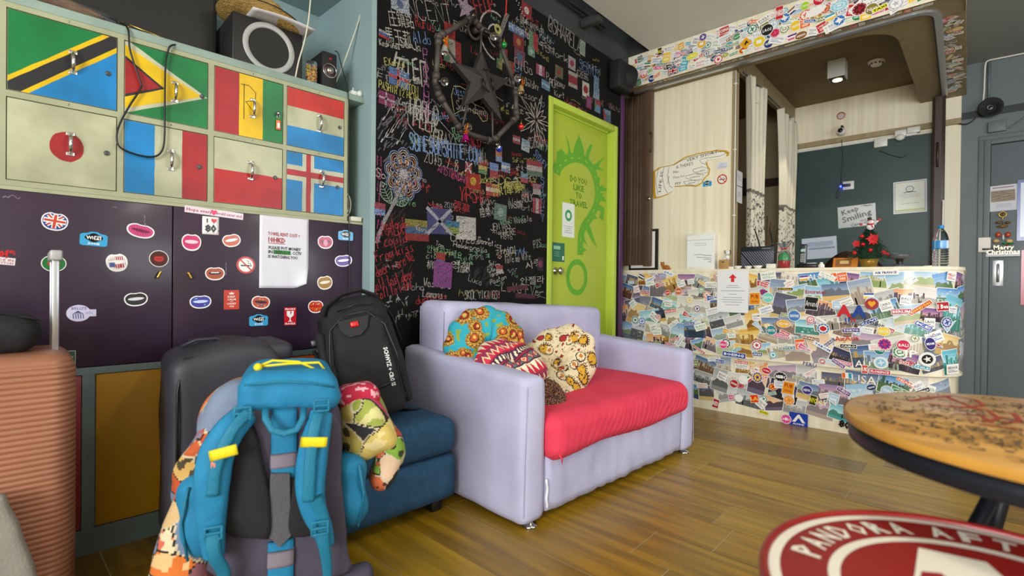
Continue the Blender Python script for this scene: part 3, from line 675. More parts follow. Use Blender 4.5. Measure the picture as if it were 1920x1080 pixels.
b=MB(); a,z_=dp(1047,473); m=SD@m2(a,z_,0,.001); quad(b,m,-.072,.072,-.068,.068,'2e6b52'); quad(b,m,-.06,.02,.02,.045,'8fc8a8',.0004); lines(b,m@Matrix.Translation((-.02,-.015,.0004)),.09,.05,0,rnd,3,'8fc8a8'); quad(b,m,.045,.062,-.055,-.025,'f0f0ea',.0004)
b.build('door_plate','vc',D1)
b=MB(); a,z_=dp(1041,508); kx=surf((DX,a,z_),(0,1,0),(0,0,1)); b.lathe([(.026,0),(.026,.006),(.011,.01),(.011,.03),(.024,.04),(.028,.05),(.022,.06),(0.001,.064)],20,m=kx); b.build('door_knob','chrome',D1)
# ================================================================= cabinets along the left wall
AL=rad(2.9); UL=V((math.sin(AL),math.cos(AL),0)); OL=V((-2.2433,.1132,0))
SL=surf(OL,UL,(0,0,1)); NL=V((math.cos(AL),-math.sin(AL),0))
def lp(px,py): 
    p=hit(px,py,tuple(NL),NL.dot(OL)); return on(SL,p)
def lbox(b,a0,a1,z0,z1,d0,d1,col=None,bev=0): b.box(a0,a1,z0,z1,d0,d1,col,bev,m=SL)
def loc_l(a,z=0,d=0): return SL@V((a,z,d))
DP=-.38
LB=thing('locker_bank','cream framed bank of small lockers painted with national flags, topmost of the stacked cabinets','lockers',loc_l(.4,1.249,DP/2),-AL)
cols=[(-.63,-.362),(-.345,-.062),(-.044,.233),(.251,.515),(.535,.801),(.815,1.081)]
b=MB()
lbox(b,-.66,1.098,1.249,1.829,DP,-.016)
xs=[-.66]+[q for c in cols for q in c]+[1.098]
for i in range(0,len(xs),2): lbox(b,xs[i],xs[i+1],1.249,1.829,-.016,0)
for c in cols:
    for z0,z1 in ((1.249,1.267),(1.531,1.551),(1.812,1.829)): lbox(b,c[0],c[1],z0,z1,-.016,0)
b.build('frame','frame_paint',LB)
b=MB(); lbox(b,-.66,1.181,1.829,1.860,DP,.002,bev=.002); b.build('shelf_board','top_paint',LB)
GR='0c7a3e';YE='e8bf05';BK='26262a';BLU='1484c8';RD='a82226';CR='babc9c'
def F(fn): return fn
FLAGS={
 (2,0):[(GR,[(0,0),(1,0),(1,1),(0,1)]),(YE,[(0,.17),(.86,1),(.93,1),(0,.1)]),(BK,[(0,.1),(.93,1),(1,1),(1,.87),(.11,0),(0,0)]),(YE,[(.11,0),(1,.87),(1,.80),(.18,0)]),(BLU,[(.18,0),(1,.8),(1,0)])],
 (3,0):[(GR,[(0,0),(1,0),(1,1),(0,1)]),('c8c8ac',[(0,1),(.06,1),(1,.47),(.08,.03),(0,0)]),(YE,[(0,.95),(.93,.47),(0,.06)]),(BK,[(0,.80),(.46,.46),(0,.22)]),('a01c20',[(0,.76),(.41,.46),(0,.26)])],
 (4,0):[(RD,[(0,0),(.34,0),(.34,1),(0,1)]),('f0c400',[(.34,0),(.69,0),(.69,1),(.34,1)]),('128040',[(.69,0),(1,0),(1,1),(.69,1)])],
 (5,0):[('c4281f',[(0,.68),(1,.68),(1,1),(0,1)]),(CR,[(0,.34),(1,.34),(1,.68),(0,.68)]),(BLU,[(0,0),(1,0),(1,.34),(0,.34)])],
 (2,1):[(CR,[(0,0),(1,0),(1,1),(0,1)]),('a52327',circ(.52,.50,.16,.195,28))],
 (3,1):[(BLU,[(0,0),(.345,0),(.345,1),(0,1)]),(CR,[(.345,0),(.68,0),(.68,1),(.345,1)]),(RD,[(.68,0),(1,0),(1,1),(.68,1)])],
 (4,1):[(CR,[(0,.52),(1,.52),(1,1),(0,1)]),('b81f1f',[(0,0),(1,0),(1,.52),(0,.52)])],
 (5,1):[(BLU,[(0,0),(1,0),(1,1),(0,1)]),('c4c4ac',[(.26,0),(.46,0),(.46,1),(.26,1)]),('c4c4ac',[(0,.52),(1,.52),(1,.78),(0,.78)]),('b3262a',[(.325,0),(.405,0),(.405,1),(.325,1)]),('b3262a',[(0,.60),(1,.60),(1,.70),(0,.70)])]}
HP={(2,0):((137,117),(203,138)),(3,0):((328,172),(379,181)),(4,0):((474,203),(520,214)),(5,0):((599,231),(637,239)),(2,1):((132,270),(200,287)),(3,1):((320,300),(374,313)),(4,1):((470,320),(516,333)),(5,1):((603,336),(633,351))}
NUM={(2,0):'2',(3,0):'3',(4,0):'4',(5,0):'5',(2,1):'7',(3,1):'8',(4,1):'9',(5,1):'10'}
fname={(2,0):'green and blue door with a yellow edged black diagonal',(3,0):'green door with a red triangle on a yellow arrowhead',(4,0):'door with red, yellow and green upright bands',(5,0):'door with red, white and blue level bands',(2,1):'cream door with a red disc',(3,1):'door with blue, white and red upright bands',(4,1):'door cream above and red below',(5,1):'blue door with a red cross edged in white'}
for ci,(a0,a1) in enumerate(cols):
    for ri,(z0,z1) in enumerate(((1.551,1.812),(1.267,1.531))):
        b=MB(); g=.0022
        b.box(a0+g,a1-g,z0+g,z1-g,-.014,-.002,CR,bev=.0015,m=SL)
        for k,(c,pl) in enumerate(FLAGS.get((ci,ri),[])):
            w_=a1-a0-2*g-.002;h_=z1-z0-2*g-.002
            pts=[]
            for i in range(len(pl)):   # hand painted, slightly wavering edges
                p,q=V(pl[i]),V(pl[(i+1)%len(pl)]); n=max(1,int((q-p).length*7))
                for j in range(n):
                    e=p.lerp(q,j/n); on_edge=min(e.x,1-e.x,e.y,1-e.y)<.002
                    if not on_edge: e=e+V((rnd.uniform(-.004,.004),rnd.uniform(-.004,.004)))
                    pts.append(e)
            b.add([(a0+g+.001+e.x*w_,z0+g+.001+e.y*h_,-.0017+k*.0003) for e in pts],[tuple(range(len(pts)))],c,False,SL)
        kw={}
        if (ci,ri) in fname: kw['label']=fname[(ci,ri)]
        d=b.build('locker_door','vc_paint',LB,**kw)
        hl=HP.get((ci,ri))
        hp=lp(*hl[0]) if hl else ((a0+a1)/2,(z0+z1)/2); kp=lp(*hl[1]) if hl else (a1-.02,z0+.1)
        h=MB(); hh=.034
        for s_ in (1,-1): h.box(hp[0]-.011,hp[0]+.011,hp[1]+s_*hh-.006,hp[1]+s_*hh+.006,-.001,.002,bev=.0008,m=SL)
        for s_ in (1,-1):
            for q in (-.007,.007): h.box(hp[0]+q-.0015,hp[0]+q+.0015,hp[1]+s_*hh-.0015,hp[1]+s_*hh+.0015,.002,.003,m=SL)
        h.tube([SL@V((hp[0],hp[1]+hh*math.cos(t)*.92,.003+.021*math.sin(t))) for t in [PI*i/10 for i in range(11)]],[.003,.0035,.0045,.0055,.006,.006,.006,.0055,.0045,.0035,.003],8)
        h.build('handle','chrome',d)
        k=MB(); k.lathe([(.0085,-.002),(.0085,.0012),(.0072,.002),(.0060,.0014),(.0025,.0014),(.0001,.0010)],16,m=SL@Matrix.Translation((kp[0],kp[1],0))); k.build('lock','steel_dark',d)
        if (ci,ri)==(4,0):
            t=MB()
            for pl in ([(.17,.28),(.17,.84)],[(.12,.82),(.24,.83),(.34,.74),(.33,.62),(.19,.56)],[(.20,.56),(.34,.38)]):
                ribbon(t,[(a0+(x+.24)*(a1-a0),z0+y*(z1-z0)) for x,y in pl],.0022,'4a3a10',SL,.0002)
            t.build('painted_letter','vc',d)
b=MB()
for (ci,ri),t in NUM.items():
    b.text(t,.011,'1a1a1a',SL@m2((cols[ci][0]+cols[ci][1])/2+.01,1.8205 if ri==0 else 1.541,0,.0006),0)
b.build('number_label','vc',LB)
# key in the lock with an orange tag
a,z_=lp(520,214); b=MB(); b.cur=0
b.tube([SL@V((a,z_,.004)),SL@V((a,z_,.018))],.0022,6); b.lathe([(.007,0),(.007,.002)],12,m=SL@T(a,z_,.018)); b.tube([SL@V((a+.006*math.cos(t),z_-.012+.01*math.sin(t),.012)) for t in [2*PI*i/14 for i in range(14)]],.001,5,closed=True)
KY=thing('key_with_tag','small key with an orange and white tag hanging from a flag locker','key',SL@V((a,z_-.03,.01)))
b.build('key','chrome',KY)
a2,z2=lp(521,235); b=MB(); b.soft((a2,z2,.006),(.0095,.021,.002),.0019,.003,m=SL,col='e0642a'); quad(b,SL@m2(a2,z2-.002,0,.0085),-.0055,.0055,-.011,.011,'e8e2da'); b.build('key_tag','vc_gloss',KY)
# purple cabinet
PC=thing('purple_cabinet','dark purple cabinet dotted with lip stickers, under the flag lockers','cabinet',loc_l(.26,.649,DP/2),-AL)
b=MB(); lbox(b,-.66,1.178,.650,1.2485,DP,-.018); b.build('cabinet_body','purple_door',PC)
b=MB(); lbox(b,-.66,1.178,1.2365,1.2485,-.018,-.001); b.build('top_strip','frame_paint',PC)
PD=[]
for a0,a1 in ((-.66,-.33),(-.326,.399),(.403,1.178)):
    b=MB(); lbox(b,a0,a1,.652,1.235,-.017,0,bev=.0015); PD.append(b.build('cabinet_door','purple_door',PC))
for (px,py),d,tl in (((300,514),PD[1],-25),((353,516),PD[2],25)):
    a,z_=lp(px,py); b=MB(); mm=SL@m2(a,z_+.006,rad(tl)); b.lathe([(.005,0),(.005,.008),(.0001,.009)],10,m=mm); b.soft((0,-.008,.010),(.0042,.015,.003),.0028,.003,m=mm); b.build('turn_knob','brass',d)
# ---- lip and other stickers
def outline(w,h,kind,n=30):
    P=[]
    for i in range(n):
        t=2*PI*i/n; c,s_=math.cos(t),math.sin(t)
        x=w/2*(abs(c)**.85)*(1 if c>=0 else -1)
        if s_>=0: y=h*.42*(abs(s_)**.9)*(1-.22*math.exp(-(x/(w*.09))**2))
        else: y=-h*.5*(abs(s_)**.95)
        P.append((x,y))
    return P
def lips(mb,m,w,h,c,c2,inner='f0ece8',st=0,z=0):
    o=outline(w*1.1,h*1.14,0); mb.add(P3(o,z),[tuple(range(len(o)))],'f2f0ee',False,m)
    o=outline(w*.98,h*.96,0); mb.add(P3(o,z+.0003),[tuple(range(len(o)))],c,False,m)
    for k in range(9):
        x=w*(-.36+.09*k); mb.add(P3([(x,h*.07),(x+w*.03,h*.07),(x+w*.012+(k-4)*.0006,h*.36*(1-(x/w*2)**2)),(x+(k-4)*.0006,h*.3*(1-(x/w*2)**2))],z+.0005),[(0,1,2,3)],c2,False,m)
        mb.add(P3([(x+w*.02,-h*.10),(x+(k-4)*.0006,-h*.38*(1-(x/w*2)**2)),(x+w*.025+(k-4)*.0006,-h*.42*(1-(x/w*2)**2)),(x+w*.05,-h*.10)],z+.0005),[(0,1,2,3)],c2,False,m)
    k=10; mo=[(w*.38*math.cos(t),(h*.10 if math.sin(t)>0 else h*.13)*math.sin(t)+.0) for t in [2*PI*i/16 for i in range(16)]]
    mb.add(P3(mo,z+.0008),[tuple(range(16))],inner,False,m)
    if st==1: quad(mb,m,-w*.22,w*.22,-h*.0,h*.07,'f4f2ee',z+.001)
    if st==2: mb.add(P3(circ(.0,-h*.1,w*.16,h*.26,14),z+.001),[tuple(range(14))],'d88aa8',False,m)
def wifi(mb,m,w,z=0):
    h=w*.66; pl=[(-w/2,-h*.4),(-w*.42,-h/2),(w*.42,-h/2),(w/2,-h*.4),(w/2,h*.25),(w*.42,h*.35),(w*.25,h*.38),(w*.12,h*.5),(-w*.12,h*.5),(-w*.25,h*.38),(-w*.42,h*.35),(-w/2,h*.25)]
    mb.add(P3(pl,z),[tuple(range(12))],'3a9fd0',False,m); mb.add(P3(circ(0,h*.08,w*.34,h*.24,18),z+.0003),[tuple(range(18))],'101416',False,m); mb.add(P3(circ(0,h*.08,w*.22,h*.33,18),z+.0003),[tuple(range(18))],'101416',False,m)
    quad(mb,m,.01*w,w*.26,-h*.06,h*.22,'f0f0ee',z+.0006)
    mb.text('Wi',h*.30,'f4f4f2',m@Matrix.Translation((-w*.15,h*.08,z+.0008)),.03,width=w*.26); mb.text('Fi',h*.30,'101416',m@Matrix.Translation((w*.14,h*.08,z+.0009)),.03,width=w*.18); mb.text('ZONE',h*.18,'e8f4fa',m@Matrix.Translation((0,-h*.34,z+.0006)),.03,width=w*.44)
def nosmoke(mb,m,R,z=0):
    mb.add(P3(circ(0,0,R,R,24),z),[tuple(range(24))],'c0281f',False,m); mb.add(P3(circ(0,0,R*.78,R*.78,24),z+.0003),[tuple(range(24))],'eae6e0',False,m)
    quad(mb,m,-R*.55,R*.4,-R*.14,R*.02,'151515',z+.0006); quad(mb,m,R*.46,R*.6,-R*.14,R*.02,'151515',z+.0006); ribbon(mb,[(R*.52,R*.06),(R*.45,R*.2),(R*.2,R*.25),(R*.3,R*.42),(R*.1,R*.5)],R*.07,'151515',m,z+.0006)
    ribbon(mb,[(-R*.58,R*.58),(R*.58,-R*.58)],R*.15,'c0281f',m,z+.0009)
def kiss(c,c2,inner='f0ece8',st=0): return lambda mb,m,w,h: lips(mb,m,w,h,c,c2,inner,st)
def usalips(mb,m,w,h):
    lips(mb,m,w,h,'e4e2e0','b8303a','f0ece8'); 
    for k in range(4): quad(mb,m,-w*.1+k*w*.12,-w*.04+k*w*.12,-h*.36,-h*.14,'b8303a',.0012); quad(mb,m,-w*.02+k*w*.1,w*.03+k*w*.1,h*.1,h*.3,'b8303a',.0012)
    quad(mb,m,-w*.40,-w*.12,-h*.28,-h*.02,'2a4a8a',.0013)
    for i in range(3):
        for j in range(2): quad(mb,m,-w*.36+i*w*.08,-w*.34+i*w*.08,-h*.22+j*h*.1,-h*.19+j*h*.1,'f0f0ee',.0015)
def uklips(mb,m,w,h):
    o=outline(w*1.1,h*1.14,0); mb.add(P3(o,0),[tuple(range(len(o)))],'f2f0ee',False,m); o=outline(w,h,0); mb.add(P3(o,.0003),[tuple(range(len(o)))],'243f8a',False,m)
    for a in (1,-1): ribbon(mb,[(-w*.3,-a*h*.3),(w*.3,a*h*.3)],h*.2,'f0eeea',m,.0006); ribbon(mb,[(-w*.3,-a*h*.3),(w*.3,a*h*.3)],h*.09,'c03a28',m,.0009)
    quad(mb,m,-w*.46,w*.46,-h*.15,h*.12,'f0eeea',.0011); quad(mb,m,-w*.1,w*.1,-h*.45,h*.36,'f0eeea',.0011); quad(mb,m,-w*.06,w*.06,-h*.44,h*.34,'c8402c',.0014); quad(mb,m,-w*.44,w*.44,-h*.08,h*.05,'c8402c',.0014)
def discs(c,c1): 
    def f(mb,m,w,h):
        mb.add(P3(circ(0,0,w/2,h/2,24)),[tuple(range(24))],'e8e4e0',False,m); mb.add(P3(circ(0,0,w*.46,h*.46,24),.0003),[tuple(range(24))],c,False,m); o=outline(w*.5,h*.36,0); mb.add(P3(o,.0006),[tuple(range(len(o)))],c1,False,m); quad(mb,m,-w*.16,w*.16,-h*.02,h*.01,'3a1010',.0009)
    return f
def belize(mb,m,w,h):
    mb.add(P3(circ(-w*.08,0,w*.40,h*.48,24)),[tuple(range(24))],'c8c4dc',False,m); quad(mb,m,w*.2,w*.5,-h*.2,h*.2,'c8c4dc',.0002)
    mb.text('BELIZE',h*.22,'3a3a6a',m@Matrix.Translation((-w*.06,h*.28,.0005)),.0,width=w*.5)
    for k in range(5): ribbon(mb,[(-w*.1,h*.12),(-w*.26+k*w*.08,-h*.05),(-w*.24+k*w*.08,-h*.32)],.0022,'3a3a6a',m,.0005)
    lines(mb,m@Matrix.Translation((w*.28,0,.0005)),w*.3,h*.2,0,rnd,2,'6a6a9a')
def fragile(mb,m,w,h):
    quad(mb,m,-w/2,w/2,-h/2,h/2,'c8202c'); mb.text('FRAGILE',h*.13,'f4f0ee',m@Matrix.Translation((0,h*.41,.0004)),.03,width=w*.85); mb.text('FRAGILE',h*.13,'f4f0ee',m@Matrix.Translation((0,-h*.41,.0004)),.03,width=w*.85)
    mb.add(P3([(-w*.3,h*.3),(-w*.28,h*.05),(-w*.1,-h*.06),(-w*.05,-h*.06),(-w*.05,-h*.24),(-w*.2,-h*.3),(w*.2,-h*.3),(w*.05,-h*.24),(w*.05,-h*.06),(w*.1,-h*.06),(w*.28,h*.05),(w*.3,h*.3),(w*.08,h*.3),(w*.12,h*.18),(0,h*.1),(w*.02,h*.3)],.0004),[tuple(range(16))],'f4f0ee',False,m)
def keep(mb,m,w,h):
    quad(mb,m,-w/2,w/2,-h/2,h/2,'c03a28')
    for t,y,s_ in (('KEEP',.16,.5),('CALM',.02,.55),('AND',-.09,.2),('CARRY',-.2,.62),('ON',-.34,.3)): mb.text(t,h*(.13 if t!='AND' else .05),'f0e6dc',m@Matrix.Translation((0,h*y,.0004)),.02,width=w*s_)
    mb.add(P3([(-w*.14,h*.28),(-w*.16,h*.38),(-w*.06,h*.34),(0,h*.42),(w*.06,h*.34),(w*.16,h*.38),(w*.14,h*.28)],.0004),[tuple(range(7))],'f0e6dc',False,m)
def bill(mb,m,w,h):
    quad(mb,m,-w/2,w/2,-h/2,h/2,'c8c8b4'); quad(mb,m,-w*.46,w*.46,-h*.4,h*.4,'5c6458',.0003); quad(mb,m,-w*.42,w*.42,-h*.32,h*.32,'a8ac98',.0005)
    mb.add(P3(circ(0,0,w*.11,h*.34,18),.0008),[tuple(range(18))],'4a5048',False,m); mb.add(P3(circ(0,h*.05,w*.05,h*.18,14),.001),[tuple(range(14))],'c0c2b0',False,m)
    for s_ in (-1,1): ring2(mb,s_*w*.3,0,.0,h*.16,'5c6458',m@Z(.0008),14); mb.text('1',h*.2,'3a4038',m@Matrix.Translation((s_*w*.40,h*.2,.001)),.02)
def hope(mb,m,w,h):
    quad(mb,m,-w/2,w/2,-h/2,h/2,'dccdd6'); mb.text('Hope every',h*.62,'a8204a',m@Matrix.Translation((-w*.26,0,.0004)),.02,width=w*.42); mb.text('would never end',h*.62,'a8204a',m@Matrix.Translation((w*.24,0,.0004)),.02,width=w*.46); heart(mb,m@Matrix.Translation((-w*.02,.0,.0005)),h*.85,'d81c5a')
def zgreen(mb,m,w,h): quad(mb,m,-w/2,w/2,-h/2,h/2,'b8c8bc'); quad(mb,m,-w*.46,w*.46,-h*.46,h*.46,'1c4a3a',.0003); mb.text('Enjoy',h*.3,'a8d0b0',m@Matrix.Translation((0,h*.1,.0006)),.02,width=w*.7); mb.text('it!',h*.3,'a8d0b0',m@Matrix.Translation((w*.1,-h*.22,.0006)),.02)
def redcap(mb,m,w,h):
    quad(mb,m,-w/2,w*.42,-h*.5,-h*.02,'e4dcdc'); mb.text('80後',h*.55,'c01c28',m@Matrix.Translation((0,h*.2,.0004)),.05,width=w*.85); mb.text('ADE IN',h*.2,'a8486a',m@Matrix.Translation((0,-h*.18,.0004)),.02,width=w*.7); mb.text('COTTON',h*.2,'a8486a',m@Matrix.Translation((0,-h*.38,.0004)),.02,width=w*.7)
def galaxy(c,c2,c3,inner):
    def f(mb,m,w,h):
        lips(mb,m,w,h,c,c2,inner); rr=random.Random(hash(c)%99)
        for i in range(12):
            x=rr.uniform(-.3,.3)*w;y=rr.choice([1,-1])*rr.uniform(.16,.3)*h; mb.add(P3(circ(x,y,w*.04,h*.05,6),.001+i*1e-5),[tuple(range(6))],rr.choice([c3,c2,c]),False,m)
    return f
STK=[(103,414,50,34,-8,0,uklips),(176,448,56,38,-3,0,lambda mb,m,w,h:wifi(mb,m,w)),(264,432,52,26,-12,0,kiss('c84a80','a83264','7a1c48')),(219,491,40,34,8,0,usalips),(298,485,40,33,0,0,discs('4a1c18','b82c2c')),(101,494,52,33,0,0,discs('1c6a34','b8482c')),
 (255,560,44,26,6,0,kiss('26262a','4a4a50','d8d8dc')),(152,587,62,34,0,0,belize),(8,482,56,30,-5,0,redcap),(128,672,30,30,0,0,zgreen),
 (359,453,36,32,0,1,kiss('d0246a','b01858','e8c8d8')),(434,450,34,24,15,1,kiss('c85a30','a84420','f0ece8',1)),(395,423,38,34,0,1,lambda mb,m,w,h:(mb.soft((0,0,-.0004),(w*.44,h*.52,.0004),.0004,.01,m=m,col='e8e4e0'),i80(mb,m@Matrix.Scale(.62,4)@Z(.0012)))),(403,399,118,13,-3,1,hope),(461,497,38,36,0,1,lambda mb,m,w,h:nosmoke(mb,m,w*.5)),
 (403,512,36,25,3,1,kiss('b0502c','8a3a20','2a1410',1)),(376,565,40,25,3,1,galaxy('3a4aa8','5a2a8a','8ac0f0','c8d8f8')),(434,562,31,38,0,1,keep),(489,566,34,25,-6,1,galaxy('c84a1c','2a6a9a','e8c01c','4a1020')),(485,600,38,28,0,1,lambda mb,m,w,h:wifi(mb,m,w)),(544,593,24,35,0,1,fragile),
 (610,453,28,25,4,1,kiss('c03058','8a1c3c','5a1024',2)),(648,441,30,26,0,1,lambda mb,m,w,h:wifi(mb,m,w)),(644,488,32,22,8,1,kiss('5a3a9a','44287a','e8e0f4')),(609,529,28,26,10,1,kiss('a8802c','7a5a18','e8e0c8')),(592,574,28,24,0,1,galaxy('c0281f','e8a01c','f0ece8','c0281f')),(486,641,46,19,2,1,bill)]
for px,py,w_,h_,rot,di,fn in STK:
    a,z_=lp(px,py); a1=lp(px-w_/2,py)[0];a2=lp(px+w_/2,py)[0]; zz=lp(px,py-h_/2)[1]-lp(px,py+h_/2)[1]
    b=MB(); fn(b,SL@m2(a,z_,rad(rot),.0008),(a2-a1)*.93,zz*.95); b.build('sticker','vc_gloss',PD[1 if di==0 else 2])
# paint scuffs
for px,py,w_,h_ in ((22,369,.04,.012),(214,389,.014,.012),(271,415,.006,.045),(424,504,.004,.05)):
    a,z_=lp(px,py); b=MB(); pl=[(w_*rnd.uniform(-.5,.5),h_*(.5-i/7)) if h_>w_ else (w_*(-.5+i/7),h_*rnd.uniform(-.5,.5)) for i in range(8)]; ribbon(b,pl,.003,'9a8a9c',SL@m2(a,z_,0,.0006)); b.build('paint_scuff','chalk',PD[1 if px<330 else 2])
# towel notice with a curled corner
a0,z0=lp(484,540);a1,z1=lp(580,412); cx_,cz_=(a0+a1)/2,(z0+z1)/2; w_,h_=(a1-a0)*.97,(z1-z0)*1.0
def pap(u,v):
    x=(u-.5)*w_;y=(v-.5)*h_; c=max(0,(u-.72)/.28)*max(0,(.3-v)/.3); e=0
    return SL@V((cx_+x-c*.02,cz_+y+c*.02,.0014+.03*c+.0015*abs(math.sin(u*9+v*4))))
b=MB(); b.grid(pap,16,20,col='dcdbe4',thick=.0006)
m=SL@m2(cx_,cz_,rad(-1),.0045)
b.text('TOWEL RENT COST =',.021,'b03038',m@Matrix.Translation((-.005,.078,0)),.01,width=.135); b.text('10HKD',.030,'b03038',m@Matrix.Translation((-.035,.052,0)),.02,width=.07); quad(b,m,-.07,.0,.036,.038,'b03038')
b.text('PLEASE PUT MONEY',.019,'18181c',m@Matrix.Translation((0,.018,0)),.015,width=.135); quad(b,m,-.048,.024,-.009,.009,'3f8a3f',-.0004); b.text('IN',.019,'18181c',m@Matrix.Translation((-.06,0,0)),.015); b.text('GREEN BOX',.019,'16301a',m@Matrix.Translation((-.012,0,0)),.015,width=.068); b.text('. CCTV',.019,'18181c',m@Matrix.Translation((.048,0,0)),.015,width=.045); b.text('IS WATCHING YOU.',.019,'18181c',m@Matrix.Translation((-.006,-.02,0)),.015,width=.125)
b.build('paper_notice','vc',None,**L_('curling white towel rent notice taped to the purple cabinet door','notice'))
# small metal hinge plate near the suitcase top
a,z_=lp(371,637); b=MB(); b.box(a-.03,a+.03,z_-.004,z_+.004,0,.003,m=SL@Matrix.Identity(4)); b.build('metal_plate','steel_dark',PD[2])
# coloured base cabinet
BC=thing('base_cabinet','grey framed floor cabinet with red, yellow and orange panels under the purple one','cabinet',loc_l(.26,0,DP/2),-AL)
b=MB(); lbox(b,-.66,1.178,0,.649,DP,-.012)
lbox(b,-.66,1.178,0,.088,-.012,0); lbox(b,-.66,1.178,.625,.649,-.012,.001)
for a0,a1 in ((-.66,-.63),(.143,.176),(.625,.655),(1.15,1.178)): lbox(b,a0,a1,.088,.625,-.012,0)
b.build('frame','base_paint',BC)
for a0,a1,mt,lb in ((-.628,.141,'red_panel','dull red panel'),(.180,.623,'yellow_panel','mustard yellow panel'),(.657,1.148,'orange_panel','orange panel')):
    b=MB(); lbox(b,a0,a1,.091,.622,-.012,-.004,bev=.0015); b.build('panel',mt,BC,label=lb)
# ================================================================= chalk writing on the black wall
G={'A':'002640,1232','B':'00063644330 3','C':'4536160501103041','D':'000626444220 00','E':'46060040,0333','F':'460600,0333','G':'45361605011030414323','H':'0006,4046,0343','I':'2026','J':'4641301001','K':'0006,460340','L':'060040','M':'0006234640','N':'00064046','O':'160501103041453616','P':'0006364534330 3','Q':'160501103041453616,2240','R':'00063645343303,2340','S':'45361605143342301001','T':'0646,2620','U':'060110304146','V':'062046','W':'0610233046','X':'0640,4600','Y':'062346,2320','Z':'06460040','0':'160501103041453616','1':'152620','2':'051636450040','3':'0646233342301001','4':'360242,3530','5':'460604344230100 1','6':'3605011030414332 03','7':'064610','8':'1605143342301001144536 16','9':'3341453616051433','.':'2021','!':'2622,2120','@':'3323124143451605011040','a':'4130100113334 0','e':'0242331301103041','o':'130110304133 13','r':'0003,022343','s':'432312324030 00','n':'0003,02234340','i':'2023,2526','t':'1611203,0434','l':'2620','u':'0301103043,4340','d':'4030100112334 1,4640','c':'432312011040','k':'0006,4300,1240','m':'0003,02132320,33434 0','h':'0006,02234340','y':'032043,2000','p':'0003,032332210 1','-':'0343',' ':''}
def strokes(t,h,jit,r):
    out=[];x=0;k=h/6
    for ch in t:
        g=G.get(ch) or G.get(ch.upper()) or ''
        g=g.replace(' ','')
        for st in g.split(','):
            if len(st)<4: 
                continue
            pts=[(int(st[i]),int(st[i+1])) for i in range(0,len(st)-1,2)]
            o=[]
            for i,(a,c) in enumerate(pts): o.append((x+(a+r.gauss(0,jit))*k*.9,(c+r.gauss(0,jit))*k))
            out.append(o)
        x+=(5.2 if ch!=' ' else 3.2)*k*.9
    return out,x
CH=random.Random(21)
def chalk_obj(name,fn,z=.0012,**kw):
    b=MB(); fn(b,SB@Z(z+CH.uniform(0,.0005))); 
    if b.f: return b.build(name,'chalk',Wl,**kw)
def wp(px,py): return on(SB,hx(px,py,-2.12))
CW='b9b5ad'
def write(px,py,px2,py2,t,c=CW,hh=None,wd=.0045,jit=.16,name='chalk_writing'):
    """text from (px,py) to (px2,py2) along its baseline, letter height in metres"""
    a=V(wp(px,py));e=V(wp(px2,py2)); L=(e-a).length; an=math.atan2(e.y-a.y,e.x-a.x)
    st,w_=strokes(t,1,jit,CH); h=hh or L/w_; kx=L/w_
    def f(b,m):
        mm=m@m2(a.x,a.y,an)
        for s_ in st: ribbon(b,[(p[0]*kx,p[1]*h) for p in s_],wd,c,mm,CH.uniform(0,.0004))
    chalk_obj(name,f)
def cjk(px,py,px2,py2,t,c=CW,hh=.05,bold=0):
    a=V(wp(px,py));e=V(wp(px2,py2)); an=math.atan2(e.y-a.y,e.x-a.x)
    chalk_obj('chalk_writing',lambda b,m:b.text(t,hh,c,m@m2((a.x+e.x)/2,(a.y+e.y)/2,an),bold,width=(e-a).length))
R1='b0363a';B1='7f9fd0';Y1='bdb562';G1='7fb08a';P1='b04a80'
